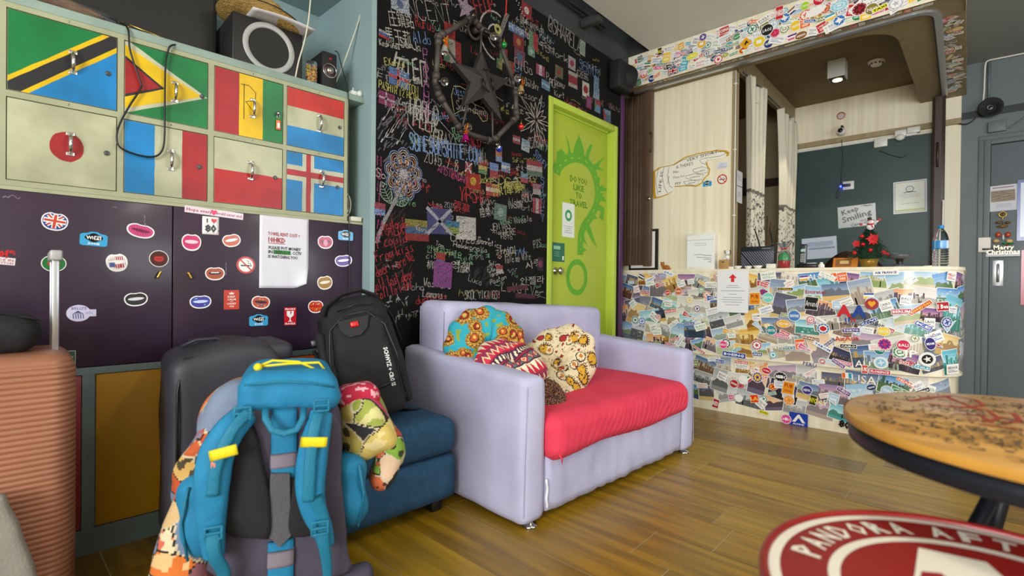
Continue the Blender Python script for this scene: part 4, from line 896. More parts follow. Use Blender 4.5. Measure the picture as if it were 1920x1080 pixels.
for q in [(768,35,852,45,'NCENT',CW,.10),(780,50,816,60,'Rufus',R1,.06),(776,80,810,84,'Aldo',B1,.06),(893,25,930,22,'FEUP',R1,.085,.008),(712,85,750,93,'Kaspinos',CW,.03),(752,88,790,96,'Sonja',CW,.045),(722,122,760,126,'Exonia',Y1,.035),(746,136,790,158,'Got in',CW,.03),(748,150,792,160,'Summer 2014',CW,.03),
  (710,165,745,178,'BASHIR',Y1,.04),(745,165,785,178,'PAXTON',Y1,.04),(748,180,785,190,'12 HKIH',Y1,.035),(746,196,790,206,'Yanhie',CW,.035),(823,122,862,128,'MEXICO',R1,.06),(851,177,878,182,'Jesse',B1,.05),(860,192,880,196,'HK',CW,.045),(856,205,912,218,'South china',CW,.05),(768,218,824,236,'WORLD',CW,.10,.008),(774,236,820,252,'PEER',CW,.10,.008),
  (768,280,902,306,'SOMESUNSHINE.COM',B1,.085,.008),(795,303,860,322,'2015.7.8',CW,.06),(976,40,1020,62,'Medicina do',CW,.045),(1012,72,1034,84,'Porto',CW,.05),(1028,55,1096,106,'@SHARELAS',CW,.10,.007),(1014,92,1066,118,'TjWork',CW,.05),(1024,150,1060,168,'Bergamy',CW,.055),(1030,160,1046,168,'HUN',CW,.045),(1086,128,1124,150,'SERVUS',B1,.07),(1082,142,1104,152,'CZESC',CW,.045),
  (994,278,1024,272,'CZECH',CW,.065,.006),(1000,290,1022,320,'SYDNEY',B1,.05),(965,128,1000,142,'Olga',CW,.07),(984,160,1010,170,'Chilstry',CW,.05),(975,180,1015,195,'Essors',CW,.05),(1040,180,1060,186,'Kurt',CW,.04),(820,322,876,346,'AMSTERDAM',P1,.045),(898,344,930,340,'Jackson',Y1,.05),(935,344,960,350,'DG',Y1,.05),
  (862,378,908,382,'YBSY',R1,.085,.009),(808,404,850,412,'REECE 16',CW,.045),(920,432,958,428,'JEM WAS',CW,.04),(944,442,968,440,'HERE',CW,.04),(966,420,998,414,'Nicole',CW,.04),(955,392,980,388,'MASOS',CW,.04),(980,380,1002,376,'ROLK',CW,.05),(718,430,768,426,'yesterday',R1,.05),(716,442,760,440,'NAUX',R1,.05),(705,466,765,452,'I could',R1,.055),(706,492,776,470,'from kiss',R1,.055),(706,520,778,488,'deer i are we',R1,.055),(706,545,776,520,'all lost dear',R1,.055),(708,562,776,540,'fell to light',R1,.055),
  (792,556,830,560,'Lemons',CW,.045),(794,536,846,542,'was here',CW,.045),(772,572,838,560,'+dungeons',R1,.045),(871,561,938,560,'SKOL VIKINGS!',CW,.05),(946,494,996,486,'love my wife',CW,.05),(916,498,938,500,'Selina',CW,.03),(914,510,936,508,'Expo',CW,.03),(918,520,945,512,'Toronto',CW,.03),(920,534,950,522,'Boston',CW,.03),(940,545,1020,556,'Love Ever',CW,.06),(858,510,878,512,'IzoHK',CW,.035),(896,455,940,466,'Gennetics',CW,.035),(850,462,914,474,'Hekkonova',CW,.03),(845,452,900,458,'Chicos',CW,.035),
  (780,430,800,438,'Cairo',CW,.03),(898,305,912,306,'HN',CW,.06),(920,346,1010,334,'Nisim',CW,.04),(950,160,975,156,'Eliya',CW,.04),(1058,190,1100,214,'Jumpers',R1,.04),(1066,200,1110,225,'Vanguard',CW,.03),(704,330,770,350,'Sol Jam',CW,.04),(735,208,780,216,'Pirlta',CW,.035),(812,226,842,222,'Nikolas',B1,.035),(812,272,850,284,'GRAY',CW,.09,.007),(882,282,905,274,'WKD',R1,.07,.007),(1001,466,1016,462,'BTS',CW,.05),(938,332,974,326,'OJ Pawel',R1,.04)]:
    write(*q[:6],hh=q[6],wd=q[7] if len(q)>7 else .0045)
for i,ch in enumerate('PARAGUAY'): write(794+i*.3,112+i*17,806+i*.3,115+i*17,ch,'c87ab0',.06)
for i,ch in enumerate('SYDNEY'): write(1014,345+i*14,1022,346+i*14,ch,B1,.045)
for i,ch in enumerate('MUNTAMK'): write(707,310+i*24,716,312+i*24,ch,P1,.05)
for q in [(728,33,774,40,'庄鎮銘',CW,.09),(722,66,770,76,'馬玉莉',CW,.09),(736,124,800,140,'勿印',CW,.16),(850,255,870,250,'陽',G1,.10),(924,358,980,350,'陳偉豪',Y1,.085),(800,390,830,398,'運',R1,.07),(850,385,880,395,'張夢',R1,.07),(900,400,930,396,'陸榮心',CW,.06),(930,478,966,470,'강성미',CW,.07),(985,500,1015,490,'사랑',CW,.06),(945,346,985,352,'德憑未來',Y1,.05),(770,262,790,268,'紅框',G1,.05),(806,270,826,276,'香港',B1,.05),(800,466,866,480,'안녕히가세요',G1,.05),(845,496,880,500,'영혜',CW,.05),(975,528,1020,524,'안젤라',CW,.06),(800,496,830,500,'柳生',CW,.05)]:
    cjk(*q)
def scrib(b,m,cx,cy,s,c,r,kind):
    if kind==0:      # loose cursive line
        pts=[];x=-s
        while x<s: pts.append((cx+x,cy+r.uniform(-.016,.016)*(1+s*4))); x+=r.uniform(.006,.012)
        if len(pts)>2: ribbon(b,pts,.0034,c,m,r.uniform(0,.0005))
    elif kind==1:    # character like strokes
        for k in range(int(2+s*40)):
            ox=cx+(k-1)*.045
            for j in range(6):
                a=r.choice([0,0,PI/2,PI/2,.9,-.9]); l=r.uniform(.012,.03); x=ox+r.uniform(-.014,.014);y=cy+r.uniform(-.02,.02)
                ribbon(b,[(x-math.cos(a)*l/2,y-math.sin(a)*l/2),(x+math.cos(a)*l/2,y+math.sin(a)*l/2)],.0036,c,m,r.uniform(0,.0005))
    elif kind==2:
        h=.02; rr=[(cx+a*s*.5,cy+bb*s*.5) for a,bb in [(0,-.5),(.28,-.2),(.5,.15),(.3,.45),(0,.25),(-.3,.45),(-.5,.15),(-.28,-.2),(0,-.5)]]; ribbon(b,rr,.004,c,m,0)
    else:
        ribbon(b,[(cx-s,cy),(cx-s*.3,cy+.008),(cx+s,cy-.004)],.003,c,m,0)
for i in range(160):
    y_=CH.uniform(1.35,3.5); z_=CH.uniform(.75,2.72)
    if y_>2.6 and z_<2.28: continue
    c=CH.choice([CW,CW,CW,'a8a6a2','a8a6a2','8a8886',R1,'9a2c30','9a2c30',Y1,G1,B1]); kd=CH.choice([0,0,1,1,1,3,2]); s_=CH.uniform(.02,.09)
    chalk_obj('chalk_scribble',lambda b,m:scrib(b,m,y_,z_,s_,c,CH,kd),.0006)
for i in range(50):
    y_=CH.uniform(1.35,2.6); z_=CH.uniform(.75,2.6); t=CH.choice(['Anna','Leo 2016','Marta','KIM','hola','Jose','Maria','was here','love','Hong Kong','Paul','Luca','2017','Nina','Sofia','HK','Aloha','ciao','Tom','Emma','Ali','Yuki','Bruno','Pia'])
    c=CH.choice([CW,'a8a6a2','a8a6a2',R1,'9a2c30',Y1,G1]); h=CH.uniform(.025,.04)
    def f(b,m):
        st,w_=strokes(t,h,.14,CH); mm=m@m2(y_,z_,CH.gauss(0,.12))
        for s_ in st: ribbon(b,s_,.0034,c,mm,CH.uniform(0,.0004))
    chalk_obj('chalk_writing',f,.0008)
# chalk smears: soft rubbed patches
for px,py,w_,h_,c in ((734,249,.17,.33,'6a686c'),(740,410,.1,.3,'3a2526'),(735,490,.22,.3,'3a2022'),(900,520,.2,.1,'2c2c2e')):
    a,z_=wp(px,py)
    def f(b,m):
        for k in range(60):
            x=a+CH.uniform(-.5,.5)*w_;y=z_+CH.uniform(-.5,.5)*h_; l=CH.uniform(.02,.06); an=CH.gauss(.9,.2)
            ribbon(b,[(x,y),(x+l*math.cos(an),y+l*math.sin(an))],CH.uniform(.003,.009),c,m,k*1e-5)
    chalk_obj('chalk_smear',f,.0003)
a,z_=wp(734,249); chalk_obj('chalk_writing',lambda b,m:[ribbon(b,[(a+x,z_+y),(a+x+.05,z_+y+.09),(a+x+.01,z_+y+.02)],.007,'cfcccb',m) for x,y in ((-.06,-.06),(-.03,-.03),(0,0),(.03,-.05),(-.05,.05))])
# flower and leaves
a,z_=wp(757,327)
def flower(b,m):
    for k in range(9):
        an=2*PI*k/9+.2
        for s_,c in ((1,'7f92c8'),(.8,'c8c4bc'),(.6,'c07a5a' if k%2 else 'c8a89a'),(.35,'d8b49a')):
            pts=[(a+.115*math.cos(an)*(.55+.45*s_*math.cos(t))-.042*s_*math.sin(an)*math.sin(t),z_+.135*math.sin(an)*(.55+.45*s_*math.cos(t))+.042*s_*math.cos(an)*math.sin(t)) for t in [2*PI*i/18 for i in range(19)]]
            ribbon(b,pts,.0045,c,m)
    b.add(P3(circ(a,z_,.024,.026,14),.0004),[tuple(range(14))],'b8aeb4',False,m)
    st=[wp(752,352),wp(738,380),wp(724,410),wp(712,438),wp(706,456)]
    for k in range(5): ribbon(b,[(p[0]+CH.gauss(0,.006),p[1]) for p in st],.008,'9a979a',m,k*2e-5)
    for (p0,p1) in (((733,383),(714,340)),((738,381),(768,372))):
        A=V(wp(*p0));B=V(wp(*p1));t=(B-A);n=V((-t.y,t.x))*.27
        for s_ in (1,-1): ribbon(b,[A+t*u+n*s_*math.sin(PI*u) for u in [i/8 for i in range(9)]],.0045,'9ab8a0',m)
        ribbon(b,[A,B],.0035,'9ab8a0',m)
        for k in range(1,7):
            for s_ in (1,-1): ribbon(b,[A+t*(k/8),A+t*(k/8+.1)+n*s_*.8*math.sin(PI*(k/8+.1))],.0028,'9ab8a0',m)
chalk_obj('chalk_flower',flower)
a,z_=wp(1005,225)
def burst(b,m):
    for k in range(15):
        an=2*PI*k/15; L=.14+.05*math.cos(k*2.1)
        for s_ in (1,-1): ribbon(b,[(a,z_),(a+L*.55*math.cos(an)-s_*.013*math.sin(an),z_+L*.55*math.sin(an)+s_*.013*math.cos(an)),(a+L*math.cos(an),z_+L*math.sin(an))],.0042,'cfc3b8',m)
chalk_obj('chalk_starburst',burst)
a,z_=wp(873,15)
chalk_obj('chalk_star',lambda b,m:b.add(P3([(a+(.075 if i%2 else .03)*math.sin(i*PI/5),z_-(.085 if i%2 else .035)*math.cos(i*PI/5)) for i in range(10)]),[tuple(range(10))],'a890a0',False,m))
a,z_=wp(935,62)
def pick(b,m):
    for rr,c in ((.13,'b8b4b0'),(.06,'b8b4b0')): ribbon(b,[(a+rr*math.cos(t)-.03,z_+rr*1.1*math.sin(t)-.03) for t in [1.2+i*.25 for i in range(15)]],.011,c,m)
    for k in range(4): ribbon(b,[(a-.02+k*.008,z_-.05),(a+.06+k*.01,z_+.15)],.0028,'d8d4cc',m)
    ring2(b,a-.01,z_+.02,.012,.03,'c8c070',m@Z(.0004),14)
chalk_obj('chalk_guitar',pick)
chalk_obj('chalk_outline',lambda b,m:ribbon(b,[wp(*q) for q in [(850,165),(846,180),(850,205),(852,214),(862,208),(880,204),(896,214),(905,228),(913,226),(914,214),(905,202),(890,196),(878,186),(876,170),(862,162),(850,162)]],.0045,'c8c48a',m))
chalk_obj('chalk_outline',lambda b,m:ribbon(b,[wp(*q) for q in [(775,200),(764,210),(765,232),(780,252),(800,262),(830,268),(868,272),(852,258),(836,240),(810,210),(790,200),(775,198)]],.0045,'b8b4b0',m))
# chalk flags
def cflag(px,py,w_,h_,kind,cs):
    a,z_=wp(px,py); rot=CH.gauss(0,.05)
    def f(b,m):
        mm=m@m2(a,z_,rot)
        if kind=='h': [quad(b,mm,-w_/2,w_/2,-h_/2+h_*i/len(cs),-h_/2+h_*(i+1)/len(cs),cs[-1-i],.0002) for i in range(len(cs))]
        elif kind=='v': [quad(b,mm,-w_/2+w_*i/len(cs),-w_/2+w_*(i+1)/len(cs),-h_/2,h_/2,cs[i],.0002) for i in range(len(cs))]
        elif kind=='o': quad(b,mm,-w_/2,w_/2,-h_/2,h_/2,cs[0],.0002); b.add(P3(circ(0,0,h_*.27,h_*.27,14),.0005),[tuple(range(14))],cs[1],False,mm)
        elif kind=='x': quad(b,mm,-w_/2,w_/2,-h_/2,h_/2,cs[0],.0002); quad(b,mm,-w_/2,w_/2,-h_*.08,h_*.08,cs[1],.0005); quad(b,mm,-w_*.1,-w_*.0,-h_/2,h_/2,cs[1],.0005)
        elif kind=='s': quad(b,mm,-w_/2,w_/2,-h_/2,h_/2,cs[0],.0002); ribbon(b,[(-w_/2,-h_/2),(w_/2,h_/2)],h_*.14,cs[1],mm,.0005); ribbon(b,[(-w_/2,h_/2),(w_/2,-h_/2)],h_*.14,cs[1],mm,.0005)
        elif kind=='t': b.add(P3([(-.02*s_,0) for s_ in (0,)]),[],None,False,mm); quad(b,mm,-w_/2,w_/2,-h_/2,h_/2,cs[0],.0002); quad(b,mm,-w_/2,w_/2,h_*.15,h_/2,cs[1],.0004); b.add(P3([(-w_/2,-h_/2),(-w_/2,h_/2),(-w_*.1,0)],.0006),[(0,1,2)],cs[2],False,mm)
        for k in range(10):
            x=CH.uniform(-.5,.3)*w_; y=CH.uniform(-.4,.4)*h_; ribbon(b,[(x,y),(x+w_*.2,y+h_*.1)],.002,'3a3838',mm,.0008)
    chalk_obj('chalk_flag',f)
w6='a8a29c'
for q in [(750,8,.11,.075,'o',('a8b0bc','5a6a8a')),(720,65,.06,.035,'h',('b0b0b0','4a6aa0','b03a40')),(748,147,.12,.085,'x',('5a78a8','c05058')),(725,186,.09,.065,'x',('8a3a60','b8a0b0')),(987,20,.10,.09,'o',('9a3234','d8c8c0')),(968,56,.15,.055,'h',('5a7098','7f95b8','5a7098')),(972,79,.10,.08,'o',('8a2c34','b0804a')),(1000,77,.09,.11,'v',('6a8a6a','a83438')),(974,108,.10,.10,'o',('7a4a5a','50708a')),(996,97,.07,.06,'o',('78a08a','a8c0a8')),(843,60,.08,.09,'o',('9a2c28','7a1c20')),
  (848,97,.13,.13,'v',('6a8a70','b0aca0','a03430')),(944,104,.07,.09,'v',('6a8a5a','b0a090','a03840')),(958,126,.06,.07,'v',('8a7a5a','a04038')),(1013,132,.09,.07,'v',('a0506a','c8b8c0','a0506a')),(1048,135,.09,.08,'o',('6a6a50','9a4040')),(1072,119,.09,.09,'o',('a8a0a4','9a4050')),(1092,90,.07,.11,'h',('90a890','90a890')),(1074,150,.11,.11,'h',('a8a09c','93323a','93323a','a8a09c')),(1023,160,.09,.06,'h',('6a8aa8','90b0c0','6a8aa8')),(1098,168,.09,.11,'o',('d0c8bc','a0282c')),(1118,155,.07,.09,'h',('6a8098','7a94a8')),(1118,175,.08,.09,'h',('7890b0','90a4b8')),(1104,192,.07,.09,'o',('904060','8a5a8a')),(1120,200,.08,.09,'t',('6a94b8','a84048','6a8a6a')),(1138,218,.11,.10,'t',('5a7088','7a94a8','a04050')),
  (935,288,.055,.1,'h',('a08aa0','c07a60','8898c0')),(985,273,.08,.075,'h',('90a4b0','a8b4b8')),(968,262,.07,.05,'h',('a05058','b8a8a8','a05058')),(878,314,.05,.06,'s',('a04048','d0c8c4')),(905,315,.07,.07,'h',('9a4038','b8a860','6a8a60')),(926,320,.07,.09,'h',('7890c0','a84a50')),(948,314,.08,.06,'h',('7898c0','c8c8c8','7898c0')),(1002,316,.16,.10,'h',('984048','b8aca8','687868')),(887,340,.12,.09,'o',('a02c28','c8a03a')),(983,334,.07,.06,'h',('789ab0','a85058')),(923,356,.11,.075,'h',('a84840','c8b8a8','a84840')),(1006,355,.08,.07,'h',('a07078','b0a4a4')),(985,364,.07,.04,'h',('6a6468','a04a44')),(1007,386,.09,.10,'v',('a04450','b8a8a8','a04450')),
  (824,415,.17,.14,'s',('4a4a78','a8a4b0')),(782,432,.15,.11,'h',('8a8040','4a6488','8a3430')),(848,426,.10,.07,'h',('4a7898','8a9850')),(874,428,.15,.13,'h',('bcb8b0','c4c0b8')),(938,398,.11,.10,'o',('6a8078','90a89c')),(830,515,.13,.14,'h',('8a4a88','8a4a88')),(936,505,.06,.05,'h',('b0484c','c0b0b0')),(1013,495,.06,.09,'o',('3a2a34','904060')),(826,488,.06,.08,'h',('a84038','4a6aa8')),(970,540,.2,.03,'h',('6a3040','6a3040')),(985,555,.2,.03,'h',('5a2a3a','5a2a3a')),(1035,215,.01,.01,'h',(w6,w6)),(712,392,.06,.06,'h',('a04858','7a9ac8')),(936,120,.05,.06,'v',('708a68','9a8a50'))]:
    cflag(*q)
a,z_=wp(968,56); chalk_obj('chalk_writing',lambda b,m:[ribbon(b,s_,.005,'c8d0dc',m@m2(a-.065,z_-.015,-.0),.001) for s_ in strokes('FC PORTO',.032,.08,CH)[0]],.0014)
a,z_=wp(826,385)
# ================================================================= sofa
def nz(x,y,z,s): return noise.noise(V((x*s,y*s,z*s)))
SF=thing('sofa','lilac grey two seat sofa bed with a coral red seat sheet, against the chalk wall','sofa',(-1.238,1.42,0),-rad(3.2)); M_=W(SF)
def armfn(p,n):
    q=p.copy()
    if p.z>.15: q.z+=.055*(-p.x/.86+.5)*(p.z/.28)
    q+=n*.004*nz(p.x,p.y,p.z,9); return q
for y0,nm in ((.0675,'arm'),(1.352,'arm')):
    b=MB(M_); b.soft((-.43,y0,.304),(.43,.067,.286),.028,.03,armfn); b.tube([(-.0-.001,y0-.064+.12*(y0>1),.06),(.0005,y0-.05+.09*(y0>1),.56)],.0015,4); b.build(nm,'sofa',SF)
def backfn(p,n):
    q=p.copy(); q.z-=.045*(p.y+.6)*(p.z>0)*(p.z/.4); q+=n*(.006*nz(p.x,p.y,p.z,5)+.003*nz(p.x,p.y,p.z,16)); return q
b=MB(M_); b.soft((-.71,.70,.455),(.125,.635,.415),.05,.03,backfn); b.build('backrest','sofa',SF)
b=MB(M_); b.tube([(-.80,.066,.84),(-.80,.064,.60)],.002,5); b.tube([(-.605,.066,.82),(-.605,.064,.60)],.002,5); b.build('piping','sofa',SF)
b=MB(M_); b.soft((-.33,.71,.15),(.325,.572,.118),.02,.035,lambda p,n:p+n*(.005*nz(p.x,p.y*1.5,p.z,8)+.003*math.sin(p.y*60+3*nz(p.x,p.y,p.z,7))*(p.x>.2))); b.build('seat_drawer','sofa',SF)
def seatfn(p,n):
    q=p.copy(); f=max(0,min(1,(p.x-.02)/.28))
    fold=math.sin((p.y*1.0-p.z*.5)*150+7*nz(p.y*3,p.z*3,.3,1)+5*nz(0,p.y,p.z,6))+.7*math.sin((p.y-p.z*.35)*260+9*nz(p.y,p.z,2,4))
    amp=.0019*f*(.35+.65*max(0,min(1,(p.y+.45)/.6)))*(1-.5*max(0,p.z/.09))
    q+=n*(amp*fold+.006*nz(p.x,p.y,p.z,3.5)+.0025*nz(p.x,p.y,p.z,11)*(1-f*.5))
    if p.x>.2: q.x+=.012*(1-(p.z/.1)**2)
    tz=max(0,min(1,(p.z+.098)/.196)); q.z-=.008*f*(1-tz)*math.sin(p.y*9)
    q.z+=tz*(.02*(1-f)*math.cos(p.y*2)-.012)
    return q
b=MB(M_); b.soft((-.29,.71,.342),(.325,.574,.098),.062,.0075,seatfn); b.tube([(.028,.175,.275),(.036,.185,.255),(.034,.19,.232)],[.012,.009,.003],8,flat=.4); b.build('seat_sheet','coral',SF,label='coral red fitted sheet gathered over the seat')
for x,y in ((-.03,.07),(-.8,.07),(-.03,1.35),(-.8,1.35)):
    b=MB(M_); b.lathe([(.030,0),(.032,.005),(.026,.010),(.014,.014),(.014,.024)],18,m=T(x,y,0)); b.build('foot','chrome',SF)
b=MB(M_); b.soft((-.004,.141,.115),(.006,.004,.06),.0035,.01,lambda p,n:p+V((0,.003*math.sin(p.z*90),0))); b.build('lining','paper',SF,label='torn white lining in the drawer gap')
# ---- cushions
def tuft(name,label,c,nrm,up,R,T_,colf,lobes=10,fold=0,group='patterned tufted cushions on the sofa',sq=1,dz=.0):
    n=V(nrm).normalized(); x=V(up).cross(n).normalized(); y=n.cross(x); m=Matrix((x,y,n)).transposed().to_4x4(); m=Matrix.Translation(c)@m
    b=MB(m); nr,nt=64,220
    for side in (1,-1):
        vs=[];fs=[];cs=[]
        for i in range(nr+1):
            r_=math.sin(PI/2*i/nr)
            for k in range(nt):
                t=2*PI*k/nt; rr=r_*R*(1+.03*math.cos(lobes*t+1)*r_)
                h=T_*math.sqrt(max(0,1-r_**3.2))*(1-.82*math.exp(-(r_/.17)**2))*(1+.07*math.cos(lobes*t)*math.sin(PI*min(1,r_*1.1)))
                px,py=rr*math.cos(t),rr*math.sin(t)*sq
                z=side*h+.006*nz(px*side,py,c[0],14)+fold*(abs(py)**1.5)*6+dz*px*px*8
                vs.append((px,py,z))
        for i in range(nr):
            for k in range(nt):
                l=(k+1)%nt; f=(i*nt+k,(i+1)*nt+k,(i+1)*nt+l,i*nt+l); fs.append(f if side>0 else f[::-1])
                q=(V(vs[f[0]])+V(vs[f[2]]))/2; cs.append(colf(q.x/R*side,q.y/R))
        b.add(vs,fs,cs,True)
    th=thing(name,label,'cushion',c,0,group); b.build('cover','vc_cloth',th)
    b=MB(m); b.sphere((0,0,T_*.24),.011,colf(.1,.1)); b.build('tuft_button','vc_cloth',th); return th
rc=random.Random(4); PZ=[(rc.uniform(-1,1),rc.uniform(-1,1),rc.uniform(.16,.3),rc.random()) for _ in range(46)]
def near(x,y,L=None):
    L=L or PZ; bd=9;bb=None
    for q in L:
        a=math.atan2(y-q[1],x-q[0]); d=math.hypot(x-q[0],y-q[1])/q[2]/(1+.32*math.cos(a-q[3]*6))
        if d<bd: bd=d;bb=q
    return bd,bb
def paisley(x,y):
    x+=.05*nz(x,y,0,3); d,q=near(x,y)
    g='b5872a';rdd='9c2a1a'; ss=int(math.atan2(y-q[1],x-q[0])*5)%2
    if d<.16: return '9fb54a' if q[3]<.4 else 'd8b45a'
    if d<.34: return rdd if q[3]<.6 else 'c0562a'
    if d<.42: return '4a2416'
    if d<.56: return g
    if d<.62: return 'd8c48a' if ss else '6a3a1a'
    if d<.80: return '8a5a20' if (ss ^ (q[3]<.5)) else 'a8842c'
    return '2f9fb0' if nz(x,y,2,9)<.28 else '8a9a3a'
def zig(x,y):
    a=.5; u=x*math.cos(a)-y*math.sin(a); v=x*math.sin(a)+y*math.cos(a)+.05*math.sin(u*4)
    k=(v+2)*3.1; bnd=int(k); f=k-bnd; tri=abs(((u*6)%1)-.5)*2
    m=bnd%4
    if m==0: return 'b81f3c' if f<tri else 'dccfb0'
    if m==1:
        if f<.12 or f>.88: return '3a2438'
        d=abs(((u*4)%1)-.5)*2+abs(f-.5)*2
        return 'd05a3a' if d<.35 else ('e0d4b8' if d<.55 else ('9c2434' if d<1 else '5a6a70'))
    if m==2: return 'a01f38' if (f<.15 or f>.85) else ('dccfb0' if ((u*9)%1-.5)**2+(f-.5)**2<.07 else '4a2440')
    return ('c8304a' if f<tri*.6 else ('dcc89a' if f<tri*.6+.25 else '8a2a4a'))
CZ=[(rc.uniform(-1,1),rc.uniform(-1,1),rc.uniform(.14,.26),rc.random()) for _ in range(30)]
def creamf(x,y):
    d,q=near(x,y,CZ); a=math.atan2(y-q[1],x-q[0])
    if q[3]<.4:
        if d<.5: return 'c8982a' if nz(x,y,0,16)<.3 else '4a2c18'
        if d<.6: return '3a2018'
        if d<.78: return 'd6c39a' if int(a*7)%2 else '5a3020'
    elif q[3]<.7:
        if d<.3: return 'a5282a'
        if d<.36: return '3a2018'
    else:
        if d<.62 and d>.5: return '3a2a1c'
        if d<.22: return 'b8742a'
    n_=nz(x,y,5,7)
    return '6a5a34' if .0<n_<.035 else ('8a2a24' if n_>.42 else 'd6c6a2')
def woven(x,y):
    k=nz(x,y,1,9)+.5*math.sin((x+y)*26)*.6+.3*math.sin((x-y)*31)
    return '2c1a18' if k<-.2 else ('6a2a24' if k<.1 else ('a08658' if k<.3 else '4a3430'))
CAMR=(.73,-.68,.0)
c=hx(912,650,-1.69); tuft('round_cushion','round turquoise, gold and red paisley cushion leaning on the sofa back',(c.x,c.y,c.z-.01),(.86,-.42,.22),(0,0,1),.205,.07,paisley,12)
c=hx(1040,690,-1.56); tuft('round_cushion','cream cushion with gold and red floral print, folded beside the red patterned one',(c.x,c.y,c.z),(.66,-.42,.62),(.35,.62,.75),.19,.072,creamf,9,fold=.22,sq=1.12)
c=hx(950,688,-1.50); c.y+=.03; c.z+=.01; tuft('round_cushion','crimson and cream zigzag cushion lying tilted in front of the turquoise one',(c.x,c.y,c.z),(.62,-.33,.86),(-.1,-.5,.6),.165,.06,zig,9,dz=-.2)
c=hx(1035,745,-1.36); tuft('round_cushion','small dark brown and red woven cushion by the near sofa arm',(c.x-.01,c.y+.0,c.z),(.8,.0,.5),(0,0,1),.085,.042,woven,8)
# ================================================================= ottoman
OT=thing('ottoman','dark blue upholstered ottoman beside the near arm of the lilac sofa','ottoman',(-1.86,1.09,0),-rad(2)); M_=W(OT)
b=MB(M_); b.soft((0,0,.312),(.268,.318,.078),.05,.03,lambda p,n:p+n*.004*nz(p.x,p.y,p.z,8)+V((0,0,.012*(1-(p.x/.3)**2)*(1-(p.y/.33)**2)))*(p.z>0)); b.build('seat_cushion','ottoman',OT)
b=MB(M_); b.soft((0,0,.143),(.262,.312,.09),.018,.04); b.build('base','ottoman',OT)
for x in (-.2,.2):
    for y in (-.25,.24):
        b=MB(M_); b.box(x-.025,x+.025,y-.025,y+.025,0,.056,bev=.004); b.build('leg','black_wood',OT)
# ================================================================= black backpack on the ottoman
BB=thing('black_backpack','black backpack with a small red badge, leaning on the blue ottoman','backpack',(-1.775,1.085,.392),rad(58))
TM=W(BB)@Matrix.Rotation(-rad(13),4,'Y')@Matrix.Rotation(-rad(8),4,'X')
TM=TM@Matrix.Translation((.03,0,.012))@Matrix.Diagonal((1,1,.93,1))
def bagfn(p,n):
    t=(p.z+.27)/.54; k=1-.20*max(0,t-.55)/.45-.06*(1-t)*0; q=V((p.x*k,p.y*(1-.25*max(0,t-.5)),p.z)); return q+n*(.006*nz(p.x,p.y,p.z,9)+.004*nz(p.x,p.y,p.z,22))
b=MB(TM); b.soft((0,.02,.27),(.155,.095,.265),.07,.018,bagfn); b.build('main_compartment','black_cloth',BB)
b=MB(TM); b.soft((.015,-.085,.235),(.115,.035,.195),.034,.014,lambda p,n:bagfn(p,n)+n*.004*nz(p.x,p.y,p.z,14)); b.build('front_pocket','black_cloth',BB)
b=MB(TM); b.soft((.02,-.10,.07),(.11,.03,.06),.028,.014,lambda p,n:p+n*.005*nz(p.x,p.y,p.z,14)); b.build('lower_pocket','black_cloth',BB)
b=MB(TM); b.soft((-.135,-.01,.22),(.022,.06,.19),.02,.02); b.soft((.140,.0,.15),(.02,.055,.12),.018,.02); b.build('side_panel','black_cloth',BB)
b=MB(TM); mm=Matrix.Translation((.0,-.122,.40))@Matrix.Rotation(rad(84),4,'X'); b.prism([(-.055,.03),(.065,.03),(.05,-.02),(.02,-.045),(-.02,-.045),(-.045,-.02)],.006,m=mm); b.build('badge_plate','black_matte',BB)
b=MB(TM); b.soft((.005,-.131,.405),(.016,.003,.012),.0028,.006); b.build('red_badge','red_gloss',BB,label='small glossy red badge')
b=MB(TM@Matrix.Translation((.098,-.124,.20))@Matrix.Rotation(rad(90),4,'X')@Matrix.Rotation(-rad(90),4,'Z')); b.text('SCHWYZ + CROSS',.022,'d8d8d8',None,.04,width=.165); b.build('lettering','vc',BB)
b=MB(TM)
for pl in ([(-.115,-.118,.08),(-.112,-.118,.28),(-.09,-.112,.40),(-.03,-.105,.452),(.06,-.105,.45),(.115,-.112,.38),(.135,-.116,.25),(.135,-.118,.08)],[(-.1,-.128,.13),(.0,-.133,.12),(.12,-.128,.14)],[(-.155,-.05,.06),(-.157,-.05,.3),(-.13,-.045,.46)],[(-.05,-.09,.475),(.02,-.09,.49),(.09,-.085,.475)]): b.tube(pl,.0035,6)
b.build('zip','black_plastic',BB)
b=MB(TM); b.tube([(-.10,-.06,.47),(-.085,-.07,.51),(-.02,-.07,.545),(.05,-.06,.55),(.10,-.03,.52),(.115,.0,.49)],.014,10,flat=.45); b.tube([(.10,.03,.52),(.15,.05,.42),(.165,.05,.3)],.012,8,flat=.4); b.build('top_handle','black_cloth',BB)
b=MB(TM); b.box(-.175,-.150,-.055,-.02,.355,.385,bev=.004); b.box(-.175,-.150,-.055,-.02,.32,.345,bev=.004); b.tube([(-.165,-.06,.34),(-.16,-.075,.30),(-.13,-.09,.22)],.006,6,flat=.4); b.build('buckle','black_plastic',BB)
b=MB(TM); b.soft((-.142,-.082,.11),(.006,.003,.016),.0028,.004); b.build('zip_pull','vc_gloss',BB,label='green zip pull')
b=MB(); 
e=hz(826,772,.405); s0=hz(775,735,.45); b.tube([V((-1.80,1.20,.45)),V((-1.80,1.25,.418)),V((-1.80,1.31,.400)),V((-1.79,1.355,.394))],[.03,.04,.028,.006],8,flat=.16); b.build('strap_tail','black_cloth',BB)
